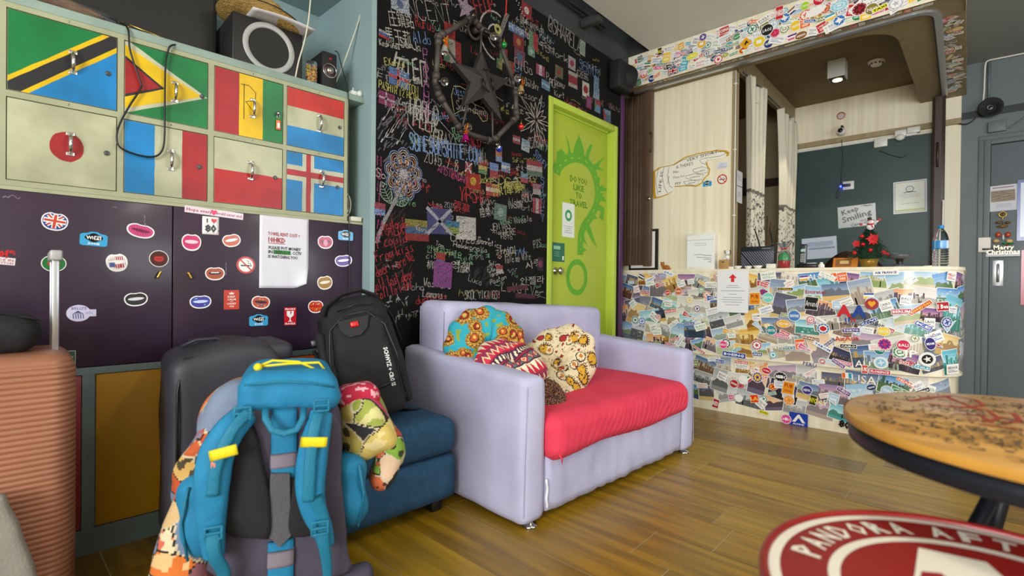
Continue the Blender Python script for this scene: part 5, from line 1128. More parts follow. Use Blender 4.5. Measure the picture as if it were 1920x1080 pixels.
# ================================================================= blue trekking pack
TP=thing('trekking_backpack','big blue and grey trekking backpack with yellow strap bands, standing before the ottoman','backpack',(-1.30,.56,0),rad(67)); M_=W(TP); MI=M_.inverted()
NP=(M_.to_3x3()@V((0,-1,0))).normalized()
def bp_(px,py,f=0):
    p=hit(px,py,tuple(NP),NP.dot(V((-1.30,.56,0)))+f); q=MI@p; return V((q.x,q.y,q.z))
def bv(px,py,f=0): return bp_(px,py,f)
# rucksack body
cx=bv(535,900).x
def packfn(p,n):
    t=(p.z+.27)/.54; q=V((p.x*(1-.05*t+.04*math.sin(t*5)),p.y,p.z)); return q+n*(.008*nz(p.x,p.y,p.z,7)+.004*nz(p.x,p.y,p.z,18))
b=MB(M_); b.soft((cx,.15,.33),(.158,.125,.30),.06,.02,packfn); b.build('main_bag','pack_grey',TP)
tp0=bv(545,728); 
def lidfn(p,n):
    t=(p.z+.06)/.12; q=V((p.x*(1-.16*t),p.y*(1-.1*t),p.z+.012*(1-(p.x/.15)**2)*t)); q+=n*(.008*nz(p.x,p.y,p.z,8)+.005*nz(p.x,p.y,p.z,21)); return q
b=MB(M_); b.soft((tp0.x,.125,.657),(.136,.14,.053),.042,.011,lidfn); b.build('top_lid','pack_blue',TP)
b=MB(M_); 
pts=[bv(457,722,.02),bv(520,716,.03),bv(580,718,.03),bv(628,726,.02)]; b.tube(pts,.003,6); b.build('lid_seam','pack_web',TP)
b=MB(M_)
for pl in ([(480,702),(510,690),(560,692),(606,712)],[(482,702),(540,696),(600,693),(610,706)]):
    b.tube([bv(*q)+V((0,.05,.012)) for q in pl],.0035,6)
b.sphere(bv(482,702)+V((0,.04,.012)),.011,n=10); b.build('bungee_cord','yellow',TP)
# harness back
def plate(pxl,f,th,mt,name,parent=TP,lab=None,step=.01):
    P=[bv(*q,f) for q in pxl]; b=MB(M_); n=len(P); c=sum(P,V())/n
    vs=[];R_=3
    rings=[(1.0,0),(1.0,.4),(.94,.85),(.8,1),(.4,1.08),(0.02,1.1)]
    P2=[]
    for i in range(n):   # smooth outline
        a,b0,b1,d=P[i-1],P[i],P[(i+1)%n],P[(i+2)%n]
        for k in range(4):
            t=k/4; P2.append(.5*((2*b0)+(-a+b1)*t+(2*a-5*b0+4*b1-d)*t*t+(-a+3*b0-3*b1+d)*t**3))
    m=len(P2)
    for s_,h in rings: vs+=[c+(q-c)*s_+V((0,-th*h,0)) for q in P2]
    fs=[(j*m+i,j*m+(i+1)%m,(j+1)*m+(i+1)%m,(j+1)*m+i) for j in range(len(rings)-1) for i in range(m)]+[tuple((len(rings)-1)*m+i for i in range(m))]
    b.add(vs,[f[::-1] for f in fs],None,True); o=b.build(name,mt,parent); 
    if lab: o['label']=lab
    return o
plate([(452,775),(625,775),(640,900),(650,1020),(640,1080),(405,1080),(410,1000),(425,860)],0,.012,'pack_grey','back_panel')
plate([(448,800),(478,800),(497,880),(508,930),(508,1000),(480,1006),(428,998),(418,960),(430,900)],.012,.028,'pack_mesh','back_pad')
plate([(560,880),(600,865),(606,940),(600,990),(560,1004),(540,990),(545,930)],.012,.026,'pack_mesh','back_pad')
def band(pts,wd,th,f,mt,name,parent=TP,lab=None,n=None,tw=None):
    """strap: pixel path at offset f in front of the panel, width in metres"""
    P=[bv(a,c_,f if not isinstance(f,list) else f[i]) for i,(a,c_) in enumerate(pts)]
    Q=[]
    for i in range(len(P)-1):
        a=P[max(0,i-1)];b0=P[i];b1=P[i+1];d=P[min(len(P)-1,i+2)]
        for k in range(5):
            t=k/5; Q.append(.5*((2*b0)+(-a+b1)*t+(2*a-5*b0+4*b1-d)*t*t+(-a+3*b0-3*b1+d)*t**3))
    Q.append(P[-1]); ws=wd if isinstance(wd,list) else [wd]*len(P)
    b=MB(M_); vs=[];N=len(Q)
    prof=[(-.5,0),(-.47,.5),(-.3,.9),(0,1),(.3,.9),(.47,.5),(.5,0)]
    for i,p in enumerate(Q):
        t=(Q[min(N-1,i+1)]-Q[max(0,i-1)]).normalized(); s_=t.cross(V((0,-1,0))).normalized(); k=i/5; j=int(min(k,len(ws)-2)) if len(ws)>1 else 0; w_=ws[j]+(ws[j+1]-ws[j])*(k-j) if len(ws)>1 else ws[0]
        nn=s_.cross(t).normalized()
        if nn.y>0: nn=-nn
        vs+=[p+s_*u*w_+nn*v*th for u,v in prof]+[p-nn*.002]
    m=len(prof)+1
    fs=[(i*m+k,i*m+(k+1)%m,(i+1)*m+(k+1)%m,(i+1)*m+k) for i in range(N-1) for k in range(m)]+[tuple(range(m)),tuple((N-1)*m+k for k in range(m))]
    b.add(vs,fs,None,True); o=b.build(name,mt,parent)
    if lab: o['label']=lab
    return o
band([(533,765),(533,830),(532,895)],.062,.006,.016,'pack_blue','center_strip')
band([(527,1012),(527,1050),(526,1100)],.062,.006,.016,'pack_blue','center_strip')
band([(532,849),(532,876)],.064,.008,.018,'reflect','reflective_band'); band([(527,1031),(526,1062)],.064,.008,.018,'reflect','reflective_band')
P=[bv(*q,.03) for q in [(507,888),(543,888),(545,1006),(524,1026),(503,1006)]]; b=MB(M_); b.add(P+[p+V((0,.012,0)) for p in P],[(4,3,2,1,0)]+[(i,(i+1)%5,5+(i+1)%5,5+i) for i in range(5)]); b.build('velcro_tab','pack_velcro',TP)
sL=band([(462,775),(430,808),(407,850),(398,900),(396,950),(398,1000),(402,1040)],[.058,.07,.078,.078,.07,.055,.045],.022,[.02,.05,.06,.062,.058,.05,.045],'pack_blue','shoulder_strap')
sR=band([(602,775),(592,820),(584,870),(582,920),(590,960),(604,990),(612,1020)],[.058,.07,.076,.07,.06,.05,.04],.022,[.02,.05,.06,.062,.058,.052,.05],'pack_blue','shoulder_strap')
band([(393,856),(445,842)],.026,.006,[.092,.092],'yellow','strap_band',sL); band([(563,829),(613,829)],.026,.006,[.088,.088],'yellow','strap_band',sR)
band([(470,770),(440,800),(418,840),(404,880),(398,930)],.026,.005,[.05,.08,.088,.09,.088],'pack_web','webbing',sL)
band([(600,770),(590,800),(583,850),(580,900),(578,940)],.028,.005,[.05,.08,.088,.09,.088],'pack_web','webbing',sR)
band([(590,930),(604,970),(606,1010),(612,1050),(614,1080),(612,1110)],[.03,.034,.03,.026,.022,.02],.006,[.085,.075,.08,.07,.06,.05],'pack_web','webbing')
band([(398,1000),(402,1040),(420,1075),(410,1110)],[.035,.03,.03,.03],.008,[.075,.08,.06,.05],'pack_web','webbing')
def buckle(px,py,f,s=1):
    p=bv(px,py,f); b=MB(M_); 
    for x in (-.017,.017): b.box(p.x+x*s-.003,p.x+x*s+.003,p.y-.004,p.y+.004,p.z-.016*s,p.z+.016*s,bev=.002)
    for z in (-.014,0,.014): b.box(p.x-.019*s,p.x+.019*s,p.y-.004,p.y+.004,p.z+z*s-.003,p.z+z*s+.003,bev=.002)
    b.build('buckle','pack_web',TP)
buckle(600,990,.095,1.1); buckle(455,775,.06); buckle(603,760,.06); buckle(400,1000,.08)
b=MB(M_); P=[bv(*q) for q in [(497,765,.03),(498,785,.05),(510,806,.06),(533,813,.062),(556,806,.06),(568,785,.05),(570,765,.03)]]; b.tube(P,.0085,8,flat=.5); b.build('haul_loop','pack_web',TP)
b=MB(M_); p=bv(403,872,.09); b.soft(p,(.009,.005,.011),.004,.006,col='d87a5a'); b.build('strap_clip','vc_gloss',TP,label='small orange clip')
for nm,(px,py),h,yo in (('side_pocket',(368,985),(.05,.10,.11),.12),('side_pocket',(660,935),(.048,.10,.105),.12)):
    p=bv(px,py); b=MB(M_); b.soft((p.x,yo,p.z),h,.047,.012,lambda p_,n:p_+n*(.006*nz(p_.x,p_.y,p_.z,12)+.003*math.sin(p_.z*60+p_.y*30)))
    o=b.build(nm,'pack_blue',TP)
    b=MB(M_); s_=1 if px>500 else -1; b.tube([(p.x+s_*.02,yo-h[1]-.001,p.z-h[2]*.85),(p.x+s_*.035,yo-h[1]+.005,p.z),(p.x+s_*.02,yo-h[1]-.001,p.z+h[2]*.8)],.0035,6); b.build('pocket_zip','pack_web',o)
for s_ in (-1,1):
    b=MB(M_); x0=cx+s_*.13; b.soft((x0+s_*.035,.05,.10),(.07,.03,.045),.025,.02,lambda p_,n:p_+n*.005*nz(p_.x,p_.y,p_.z,12)+V((0,.4*p_.x*p_.x*4,0))); b.build('hip_belt','pack_grey',TP)
b=MB(M_); b.soft((cx,.14,.045),(.15,.12,.042),.035,.02); b.build('base_panel','pack_blue',TP)
# ---- patchwork jacket
JP=[('6f7f98',.16),('c58a8f',.1),('c9a25a',.1),('2a2c36',.14),('b8552c',.1),('d8c9a4',.12),('7a8a3c',.1),('b02848',.1),('8a5a3a',.08)]
rj=random.Random(8)
def cells(n,b0): return [(rj.uniform(-b0[0],b0[0]),rj.uniform(-b0[1],b0[1]),rj.uniform(-b0[2],b0[2])) for _ in range(n)]
def patchcol(cl,cols_):
    def f(p):
        w_=V((nz(p.x,p.y,p.z,20),nz(p.y,p.z,p.x,20),0))*.01
        q=p+w_; ds=sorted(((q-V(c)).length,i) for i,c in enumerate(cl))
        a,i=ds[0]; e=ds[1][0]-a; base=cols_[i%len(cols_)]
        if e<.004: return '2a2420' if i%2 else 'c8b898'
        n_=nz(p.x+i,p.y,p.z,34)
        k=i%4
        if k==0: return mixc(base,'1a1a1a',.75) if n_>.22 else base
        if k==1: return mixc(base,'f0e0b0',.6) if n_>.15 else base
        if k==2: return base
        return mixc(base,'c8402c',.7) if nz(p.x,p.y+i,p.z,50)>.2 else base
    return f
JK=thing('patchwork_jacket','multicoloured patchwork jacket draped behind the blue trekking backpack','jacket',(-1.52,.60,0),rad(67)); M2=W(JK)
def foldfn(a1,a2,fr,seed):
    def f(p,n): 
        s_=math.sin(p.x*fr+p.z*fr*.35+4*nz(p.x,p.y,p.z+seed,5)); return p+n*(a1*s_+a2*nz(p.x+seed,p.y,p.z,9))
    return f
def jl(px,py,back): # local point of the jacket frame at a distance behind the pack front
    p=hit(px,py,tuple(NP),NP.dot(V((-1.30,.56,0)))-back); return M2.inverted()@p
q=jl(372,900,.13)
def jleft(p,n):
    t=max(0,(p.z+.32)/.64); q_=p.copy(); q_.x+= .13*(t**1.7)-.02; q_.x+=-.022*math.sin(t*PI); q_=q_+n*(.010*math.sin(p.z*22+p.y*30+4*nz(p.x,p.y,p.z,5))+.012*nz(p.x,p.y,p.z,10)); return q_
colsL=['3a3c46','8f5a62','c9a25a','6f7f98','b8552c','d8c9a4','2a2c36','c8a878','a8743a','6f7f98','d2702c']
cl=cells(60,(.1,.1,.34)); b=MB(M2); b.soft((q.x-.005,q.y,q.z-.07),(.062,.085,.32),.055,.0055,jleft,colfn=patchcol(cl,colsL)); b.build('jacket_front','vc_cloth',JK)
q=jl(428,765,.11); b=MB(M2); b.soft(q,(.062,.06,.075),.05,.008,lambda p,n:foldfn(.006,.01,50,2)(p,n)+V((p.z*.35,0,0)),col='75839a'); b.build('denim_yoke','vc_cloth',JK,label='faded grey blue denim shoulder')
colsR=['8a9440','8a9440','7a8a3c','d8c06a','2a2c30','9aa24a','b0a050','b8486a','5f6e30']
q=jl(688,795,.12); cl=cells(26,(.1,.08,.1)); b=MB(M2); b.soft((q.x,q.y,q.z),(.078,.075,.10),.066,.0045,lambda p,n:foldfn(.006,.016,34,7)(p,n)+V((-p.z*.25,0,0)),colfn=patchcol(cl,colsR)); b.build('jacket_sleeve','vc_cloth',JK)
colsC=['c8643a','2a2622','c8986a','b0483a','d8b89a','1f1c1c','7aa03a']
q=jl(734,850,.13); cl=cells(30,(.07,.06,.09)); b=MB(M2); b.soft((q.x-.01,q.y,q.z),(.042,.055,.098),.04,.004,lambda p,n:foldfn(.005,.012,40,3)(p,n)+V((-.14*p.z*0+.9*(.0-p.z*p.z)*2,0,0)),colfn=patchcol(cl,colsC)); b.build('jacket_cuff','vc_cloth',JK)
q=jl(672,740,.13); b=MB(M2); cl=cells(20,(.07,.06,.04)); b.soft((q.x,q.y,q.z),(.058,.055,.032),.03,.006,foldfn(.003,.008,40,5),colfn=lambda p:'d8a0a8' if nz(p.x,p.y,p.z,60)>.2 else 'b0203c'); b.build('jacket_collar','vc_cloth',JK,label='crimson speckled collar')
# ================================================================= suitcases
RS=thing('ribbed_suitcase','rose gold ribbed hard shell suitcase with its metal handle pulled up','suitcase',(-1.965,-.075,0),-AL); M_=W(RS)
def loft(b,hx_,hy_,r_,z0,z1,rib,amp,n=14,col=None,endr=.05):
    N=int((z1-z0)/(rib/6)); vs=[];fs=[]
    loop=[]
    for q in range(4):
        cxn=[1,-1,-1,1][q];cyn=[1,1,-1,-1][q]
        for k in range(n+1):
            a=q*PI/2+PI/2*k/n; loop.append((cxn*(hx_-r_),cyn*(hy_-r_),math.cos(a),math.sin(a)))
    L=len(loop)
    for i in range(N+1):
        z=z0+(z1-z0)*i/N; e=min(z-z0,z1-z); ins=0 if e>endr else endr-math.sqrt(max(0,endr**2-(endr-e)**2))
        rr=amp*(abs(math.sin(PI*z/rib))**.7)-amp if e>endr*.3 else 0
        for cx_,cy_,ca,sa in loop: vs.append((cx_+ca*(r_-ins+rr) if r_>ins else cx_-ca*(ins-r_),cy_+sa*(r_-ins+rr),z))
    for i in range(N):
        for k in range(L): l=(k+1)%L; fs.append((i*L+k,i*L+l,(i+1)*L+l,(i+1)*L+k))
    fs+=[tuple(range(L))[::-1],tuple(N*L+k for k in range(L))]; b.add(vs,fs,col,True)
b=MB(M_); loft(b,.158,.28,.062,.055,.752,.0148,.0042); b.build('shell','rose',RS)
b=MB(M_); b.soft((.156,-.012,.335),(.010,.052,.27),.006,.03); b.build('smooth_panel','rose',RS,label='smooth rose panel down the middle')
b=MB(M_); b.soft((.168,-.036,.535),(.006,.018,.038),.005,.01); b.build('lock','black_plastic',RS)
for x in (-.11,.11):
    for y in (-.21,.222):
        b=MB(M_); b.tube([(x,y-.012,.027),(x,y+.012,.027)],.027,18); b.box(x-.02,x+.02,y-.02,y+.02,.04,.06,bev=.004); b.build('wheel','black_plastic',RS)
# telescopic handle
pA=M_.inverted()@hx(104,560,-1.93); pB=V((pA.x-.17,pA.y+.0,0))
b=MB(M_)
for p in (pA,pB): b=MB(M_); b.box(p.x-.006,p.x+.006,p.y-.008,p.y+.008,.74,1.02,bev=.002); b.build('handle_pole','alu',RS)
b=MB(M_); b.box((pA.x+pB.x)/2-.1,(pA.x+pB.x)/2+.1,pA.y-.013,pA.y+.015,1.006,1.036,bev=.005); b.build('handle_grip','silver',RS)
b=MB(M_); c=hx(38,612,-1.93); lc=M_.inverted()@c; b.soft((lc.x-.03,lc.y-.11,.800),(.10,.15,.047),.05,.014,lambda p,n:p+n*(.008*nz(p.x,p.y,p.z,8)+.005*nz(p.x,p.y,p.z,20)))
bg_=b.build('black_bag','black_cloth',None,**L_('black soft bag lying on top of the rose gold suitcase','bag'))
b=MB(M_); b.tube([(lc.x+.05,lc.y-.18,.83),(lc.x+.02,lc.y-.06,.865),(lc.x+.05,lc.y+.04,.84)],.006,6,flat=.5); b.build('bag_strap','black_plastic',None,**L_('thin black strap across the bag on the rose suitcase','strap'))
# paper wrapped bundle low left
b=MB(); c=hit(8,1040,tuple((M_.to_3x3()@V((1,0,0)))),(M_.to_3x3()@V((1,0,0))).dot(M_@V((.19,0,0)))); 
b.soft((c.x+.03,c.y-.02,.30),(.02,.055,.13),.018,.01,lambda p,n:p+n*(.006*nz(p.x,p.y,p.z,16))+V((0,-.25*(p.z),0)),col='8f8a80')
o=b.build('luggage_tag','vc_cloth',None,**L_('crumpled pale paper tag hanging on the front of the rose gold suitcase','tag'))
GC=thing('soft_suitcase','dark grey soft suitcase standing between the yellow panel and the blue backpack','suitcase',(-2.0,.615,0),-rad(8)); M_=W(GC)
b=MB(M_); b.soft((0,0,.39),(.17,.175,.335),.05,.02,lambda p,n:p+n*(.006*nz(p.x,p.y,p.z,6))+V((0,0,.02*math.sin(p.y*14+1)*(p.z>.25)))); b.build('body','grey_case',GC)
b=MB(M_); b.tube([(.0,-.12,.725),(.01,-.08,.745),(.01,-.02,.747),(0,.02,.725)],.010,8,flat=.6); b.build('carry_handle','grey_case',GC)
b=MB(M_); b.soft((.02,.16,.70),(.14,.05,.035),.03,.015); b.build('top_flap','grey_case',GC)
b=MB(M_); b.tube([(.172,-.15,.1),(.174,-.15,.6),(.15,-.13,.7),(.15,.13,.7),(.174,.15,.6),(.174,.15,.1)],.004,6); b.build('zip','black_plastic',GC)
for x in (-.12,.12):
    for y in (-.13,.13):
        b=MB(M_); b.tube([(x,y-.01,.026),(x,y+.01,.026)],.026,16); b.box(x-.012,x+.012,y-.014,y+.014,.03,.07); b.build('wheel','black_plastic',GC)
# ================================================================= round table
TB=thing('round_table','round wooden table with scribbled top and black metal legs, right foreground','table',(.13,1.21,0)); 
m=T(.13,1.21,0)
b=MB(m); b.lathe([(.0,.703),(.306,.703),(.311,.706),(.311,.717),(.306,.7205),(.0001,.7205)],72,cap=False); b.build('table_top','table_top',TB)
b=MB(m); b.lathe([(.3112,.704),(.3125,.706),(.3125,.717),(.3112,.719)],72,cap=False); b.build('edge_band','table_edge',TB)
b=MB(m); b.lathe([(.0,.668),(.300,.668),(.304,.671),(.304,.702),(.0,.702)],72,cap=False); b.build('metal_rim','table_metal',TB)
for a,r0 in ((187,.07),(122,.115),(97,.13),(40,.12),(330,.12)):
    ca,sa=math.cos(rad(a)),math.sin(rad(a)); b=MB(m); b.tube([(ca*r0,sa*r0,.667),(ca*.30,sa*.30,.006)],.0125,12); b.sphere((ca*.30,sa*.30,.014),.014,n=10); b.build('leg','table_metal',TB)
b=MB(m); b.lathe([(.0001,.657),(.15,.657),(.15,.668),(.0001,.668)],28,cap=False); b.build('hub','table_metal',TB)
rt=random.Random(2); b=MB(); mz=Z(.7209)
for k in range(150):
    px=rt.uniform(1630,1915);py=rt.uniform(742,880); p=hz(px,py,.72)
    if (p-V((.13,1.21,.72))).length>.27: continue
    s_=rt.uniform(.006,.018); t0=rt.uniform(0,6)
    ribbon(b,[(p.x+s_*(1-.1*i)*math.cos(t0+i*.8),p.y+s_*(1-.1*i)*math.sin(t0+i*.8)) for i in range(8)],rt.uniform(.0018,.004),rt.choice(['3a2c1c','4a3a24','5a4a38','2f2a26']),mz,k*2e-6)
for k in range(230):
    a=rt.uniform(0,6.28);q=rt.uniform(.02,.285); x,y=.13+q*math.cos(a),1.21+q*math.sin(a); s_=rt.uniform(.005,.014)
    ribbon(b,[(x+s_*math.cos(a+i*.9)*(1-.08*i),y+s_*math.sin(a+i*.9)) for i in range(6)],.0022,rt.choice(['4a3a24','5f4a2c','3a2c1c']),mz,k*2e-6)
b.build('pen_drawing','vc',TB,kind='stuff')
b=MB()
for pl in ([(1705,752),(1740,746),(1785,742),(1830,750),(1845,760),(1800,765),(1740,757)],[(1780,760),(1850,768),(1870,782),(1830,776)],[(1790,775),(1840,780),(1860,792),(1815,786)],[(1860,770),(1900,775),(1915,790),(1880,792)],[(1850,790),(1880,782),(1918,788)],[(1770,742),(1810,758),(1840,770)],[(1835,795),(1870,800),(1910,804)]):
    P=[hz(x,y,.7212) for x,y in pl]; ribbon(b,[(p.x,p.y) for p in P],.008,'8f2a1c',Z(.7213),len(pl)*3e-5)
b.build('red_lettering','vc',TB)
# ================================================================= red drum stool
DC=(.050,.770)
DS=thing('drum_stool','red metal drum stool with white lettering around its lid, bottom right foreground','stool',(*DC,0)); m=T(*DC,0)
b=MB(m); pr_=[(.0,.0),(.240,.0),(.246,.006)]+[(.243+.004*math.sin(i/30*PI*2*3)**2,.02+.54*i/30) for i in range(31)]+[(.252,.572),(.257,.583),(.258,.592),(.256,.598),(.252,.600),(.248,.598),(.247,.594)]
b.lathe(pr_,96,cap=False); b.build('drum_body','drum_red',DS)
b=MB(m); b.lathe([(.2475,.5925),(.0001,.5926)],72,cap=False); b.build('lid','drum_red',DS)
b=MB(m); mm=Z(.5932)
ring2(b,0,0,.2335,.2465,'ddd5c5',mm,96); ring2(b,0,0,.167,.180,'ddd5c5',mm,96)
for t,s0,s1 in (('PANDORA',180,126.5),('AFTE',112,82)):
    for i,ch in enumerate(t):
        a=rad(s0+(s1-s0)*i/(len(t)-1)); b.text(ch,.047,'ddd5c5',mm@Matrix.Translation((.2075*math.cos(a),.2075*math.sin(a),.0003))@Matrix.Rotation(a-PI/2,4,'Z'),.03,width=.024)
b.T=Matrix.Identity(4)
P=[hz(*q,.5932) for q in [(1722,1027),(1850,1055),(1884,1085),(1890,1120),(1714,1085)]]; b.add([(p.x,p.y,.5936) for p in P],[tuple(range(5))],'ddd5c5')
P=[hz(*q,.5932) for q in [(1728,1072),(1765,1076),(1790,1095),(1760,1120),(1722,1100)]]; b.add([(p.x,p.y,.5940) for p in P],[tuple(range(5))],'8a1a1c')
b.build('lid_lettering','vc',DS,kind='stuff')
# ================================================================= pipe star lamp on the chalk wall
PS=thing('pipe_star_lamp','black star inside a ring of iron pipes with round bulbs, hung on the chalk wall','lamp',(-2.06,1.95,1.75)); xp=-2.045
jp=[(885,33),(823,69),(817,153),(822,176),(865,246),(924,265),(968,220),(967,165),(936,76),(903,55)]
J=[hx(*q,xp) for q in jp]
for i in range(len(J)):
    a,b_=J[i],J[(i+1)%len(J)]; b=MB(); b.tube([a,b_],.0145,14); d=(b_-a).normalized()
    for e,s_ in ((a,1),(b_,-1)): b.tube([e+d*s_*.012,e+d*s_*.045],.0195,14)
    b.build('pipe','pipe',PS)
    b=MB(); b.sphere(a,.0200,n=14); b.build('pipe_joint','pipe',PS)
C0=hx(906,152,xp+.01)
tips=[hx(*q,xp+.005) for q in [(904,96),(955,150),(941,226),(870,198),(851,117)]]
b=MB(); vs=[C0+V((.03,0,0))]; inn=[]
for i in range(5):
    a,c=tips[i],tips[(i+1)%5]; inn.append(C0+((a+c)/2-C0)*.52)
loop=[]
for i in range(5): loop+=[tips[i],inn[i]]
vs+=loop; vs+=[p-V((.03,0,0)) for p in loop]; n=10
fs=[(0,1+i,1+(i+1)%n) for i in range(n)]+[(1+i,1+n+i,1+n+(i+1)%n,1+(i+1)%n) for i in range(n)]+[tuple(1+n+i for i in range(n))[::-1]]
b.add(vs,fs); b.build('star','star_black',PS)
b=MB()
for q in ([(-.03,.05),(.02,.06)],[(.03,.02),(.05,-.045)],[(-.035,-.005),(-.03,-.05),(.015,-.065)]):
    b.tube([C0+V((.034,y,z)) for y,z in q],.006,6)
b.build('star_relief','black_plastic',PS)
for i,k in enumerate((9,7,5,4,1)):
    b=MB(); b.tube([C0.lerp(tips[i],.6)-V((.02,0,0)),J[k]],.006,8); b.build('brace','pipe',PS)
BU=[((888,30),1),((834,153),1),((926,68),1),((971,146),1),((878,238),1),((932,272),0)]
for (q,on_) in BU:
    p=hx(*q,xp+.05); b=MB(); b.sphere(p,.021,n=18); o=b.build('bulb','glass',PS); b=MB(); k=min(J,key=lambda j:(j-p).length); b.tube([k,k.lerp(p,.75)],.012,12); b.build('bulb_socket','black_plastic',PS); b=MB(); b.tube([p-V((0,.006,0)),p+V((0,0,.008)),p+V((0,.006,0))],.0012,5); b.build('filament','brass',o)
hb=hx(889,58,-2.10); b=MB(); b.tube([hb+V((.0,.045*math.cos(t),.045*math.sin(t))) for t in [2*PI*i/24 for i in range(24)]],.008,8,closed=True); b.tube([V((-2.12,hb.y,hb.z)),V((-2.05,hb.y,hb.z))],.02,12); b.build('wall_flange','pipe',PS)
def bauble(px,py,colr,lab):
    p=hx(px,py,-2.02); t=thing('bauble',lab,'ornament',(p.x,p.y,p.z-.02)); MT['_b'+colr]=mat('bauble_'+colr,colr,.15,.3,coat=.5)
    b=MB(); b.sphere(p,.019,n=18); b.build('ball','_b'+colr,t); b=MB(); b.lathe([(.006,0),(.006,.008),(.0001,.01)],10,m=Matrix.Translation(p+V((0,0,.017)))); b.tube([p+V((0,0,.025)),p+V((0,.003,.05))],.001,5); b.build('cap','brass',t)
bauble(945,84,'1a8a3a','green bauble hanging at the top right of the pipe star'); bauble(977,238,'c01a20','red bauble hanging at the right of the pipe star'); bauble(936,279,'1a3ac0','blue bauble hanging under the pipe star')
def bell(px,py,colr,lab):
    p=hx(px,py,-2.015); t=thing('bell',lab,'ornament',(p.x,p.y,p.z-.03)); MT['_c'+colr]=mat('bell_'+colr,colr,.2,.7)
    b=MB(); b.lathe([(.024,-.026),(.022,-.020),(.016,-.006),(.013,.010),(.006,.020),(.0001,.022)],20,m=Matrix.Translation(p),cap=False); b.build('bell_cup','_c'+colr,t)
    b=MB(); b.sphere(p+V((0,0,-.027)),.006,n=10); b.build('clapper','chrome',t)
    b=MB()
    for k in range(26): a=rnd.uniform(0,6.28);q=rnd.uniform(.01,.035); b.tube([p+V((.005,0,.026)),p+V((.01+rnd.uniform(-.01,.01),q*math.cos(a)*.7,.03+q*math.sin(a)))],.0022,4)
    b.build('tinsel_bow','_gold',t)
MT['_gold']=mat('tinsel','d87a1c',.3,.6)
bell(834,90,'c8c8c4','silver bell with orange tinsel at the left of the pipe star'); bell(873,255,'c01a8a','magenta bell with orange tinsel at the bottom of the pipe star'); bell(977,165,'d8c08a','pale gold bell with orange tinsel at the right of the pipe star')
p=hx(967,25,-2.06); b=MB()
for k in range(12): b.tube([hx(970+1.6*k-3*(k%2),0+4.0*k,-2.07)+V((0,0,.01*math.cos(t))) for t in (0,1)]+[],.0025,5)
for k in range(18): b.sphere(hx(950-.1*k,-6+2.1*k,-2.075),.004,'d8301c',8)
b.build('bead_string','vc_gloss',None,kind='stuff',**L_('hanging string of small red beads on the chalk wall above the pipe star','beads'))
# black loudspeaker in the corner
b=MB(); SPK=thing('wall_speaker','black loudspeaker fixed high in the corner left of the sticker covered fascia','speaker',(-2.03,3.55,2.50))
b.box(-2.10,-2.0,3.38,3.58,2.50,2.72,bev=.015); b.build('cabinet','black_matte',SPK); b=MB(); b.tube([(-2.05,3.56,2.61),(-1.995,3.48,2.61)],.085,28); b.build('round_housing','black_matte',SPK); b=MB(); b.box(-2.119,-2.1,3.42,3.52,2.58,2.68,bev=.003); b.build('bracket','black_plastic',SPK)
# ================================================================= on top of the lockers
ZT=1.8605
TV=thing('black_screen','large black flat screen standing behind the things on the locker shelf','screen',loc_l(.05,ZT,-.2),-AL)
b=MB(); lbox(b,-.66,.60,ZT,2.40,-.27,-.235,bev=.006); b.build('panel','black_matte',TV); b=MB(); lbox(b,-.64,.585,ZT+.03,2.38,-.2349,-.234); b.build('screen_face','subwoofer',TV)
SW=thing('subwoofer','black box subwoofer with a wide silver ring on the locker shelf','speaker',loc_l(.76,ZT,-.18),-AL)
b=MB(); lbox(b,.615,.905,ZT,2.085,-.31,-.06,bev=.004); b.build('cabinet','subwoofer',SW)
p=on(SL,hit(510,87,tuple(NL),NL.dot(OL)-.058))
m=SL@Matrix.Translation((.76,1.974,-.06)); b=MB(m); b.lathe([(.106,0),(.108,.004),(.106,.006),(.086,.006),(.084,.003),(.084,0)],64,cap=False); b.build('silver_ring','silver',SW); b=MB(m); b.lathe([(.087,.001),(.06,.0005),(.0001,.003)],48,cap=False); b.build('grille','cone',SW)
b=MB(SL@Matrix.Translation((.80,0,-.15))@Matrix.Rotation(.0,4,'Y')); b.grid(lambda u,v:((u-.5)*.26,2.0865+.012*(1-u)*0+.010*math.sin(u*3),(v-.5)*.22+.06),10,8,thick=.002); b.build('paper_sheets','paper',None,**L_('loose white sheets under the straw hat on the subwoofer','paper'))
HT=thing('straw_hat','straw hat with a black band lying on the subwoofer','hat',loc_l(.76,2.10,-.15),-AL); m=SL@Matrix.Translation((.75,2.10,-.14))@Matrix.Rotation(-PI/2,4,'X')@Matrix.Rotation(rad(6),4,'Y')
b=MB(m); b.lathe([(.175,.012),(.178,.016),(.13,.004),(.09,.006),(.088,.05),(.082,.09),(.055,.105),(.0001,.098)],48,cap=False); b.lathe([(.175,.011),(.13,-.001),(.088,.001),(.0001,.002)],48,cap=False); b.build('crown_and_brim','straw',HT)
b=MB(m); b.lathe([(.0915,.008),(.0905,.03)],40,cap=False); b.lathe([(.176,.0135),(.180,.0145),(.178,.018)],48,cap=False); b.build('hat_band','black_cloth',HT)
m=SL@Matrix.Translation((.943,ZT,-.05))@Matrix.Rotation(-PI/2,4,'X'); JR=thing('candy_jar','clear jar of yellow, orange and green sweets beside the subwoofer','jar',loc_l(.943,ZT,-.05))
b=MB(m); b.lathe([(.0001,.001),(.0235,.001),(.0245,.004),(.0245,.105),(.0235,.108)],28,cap=False); b.build('jar_glass','clear_plastic',JR)
b=MB(m)
for k in range(150):
    a=rnd.uniform(0,6.28);q=.019*math.sqrt(rnd.random()); b.sphere((q*math.cos(a),q*math.sin(a),.007+.085*rnd.random()),.0048,rnd.choice(['e8b81c','e8b81c','e0701c','e8902c','9ab82c','d8501c']),6)
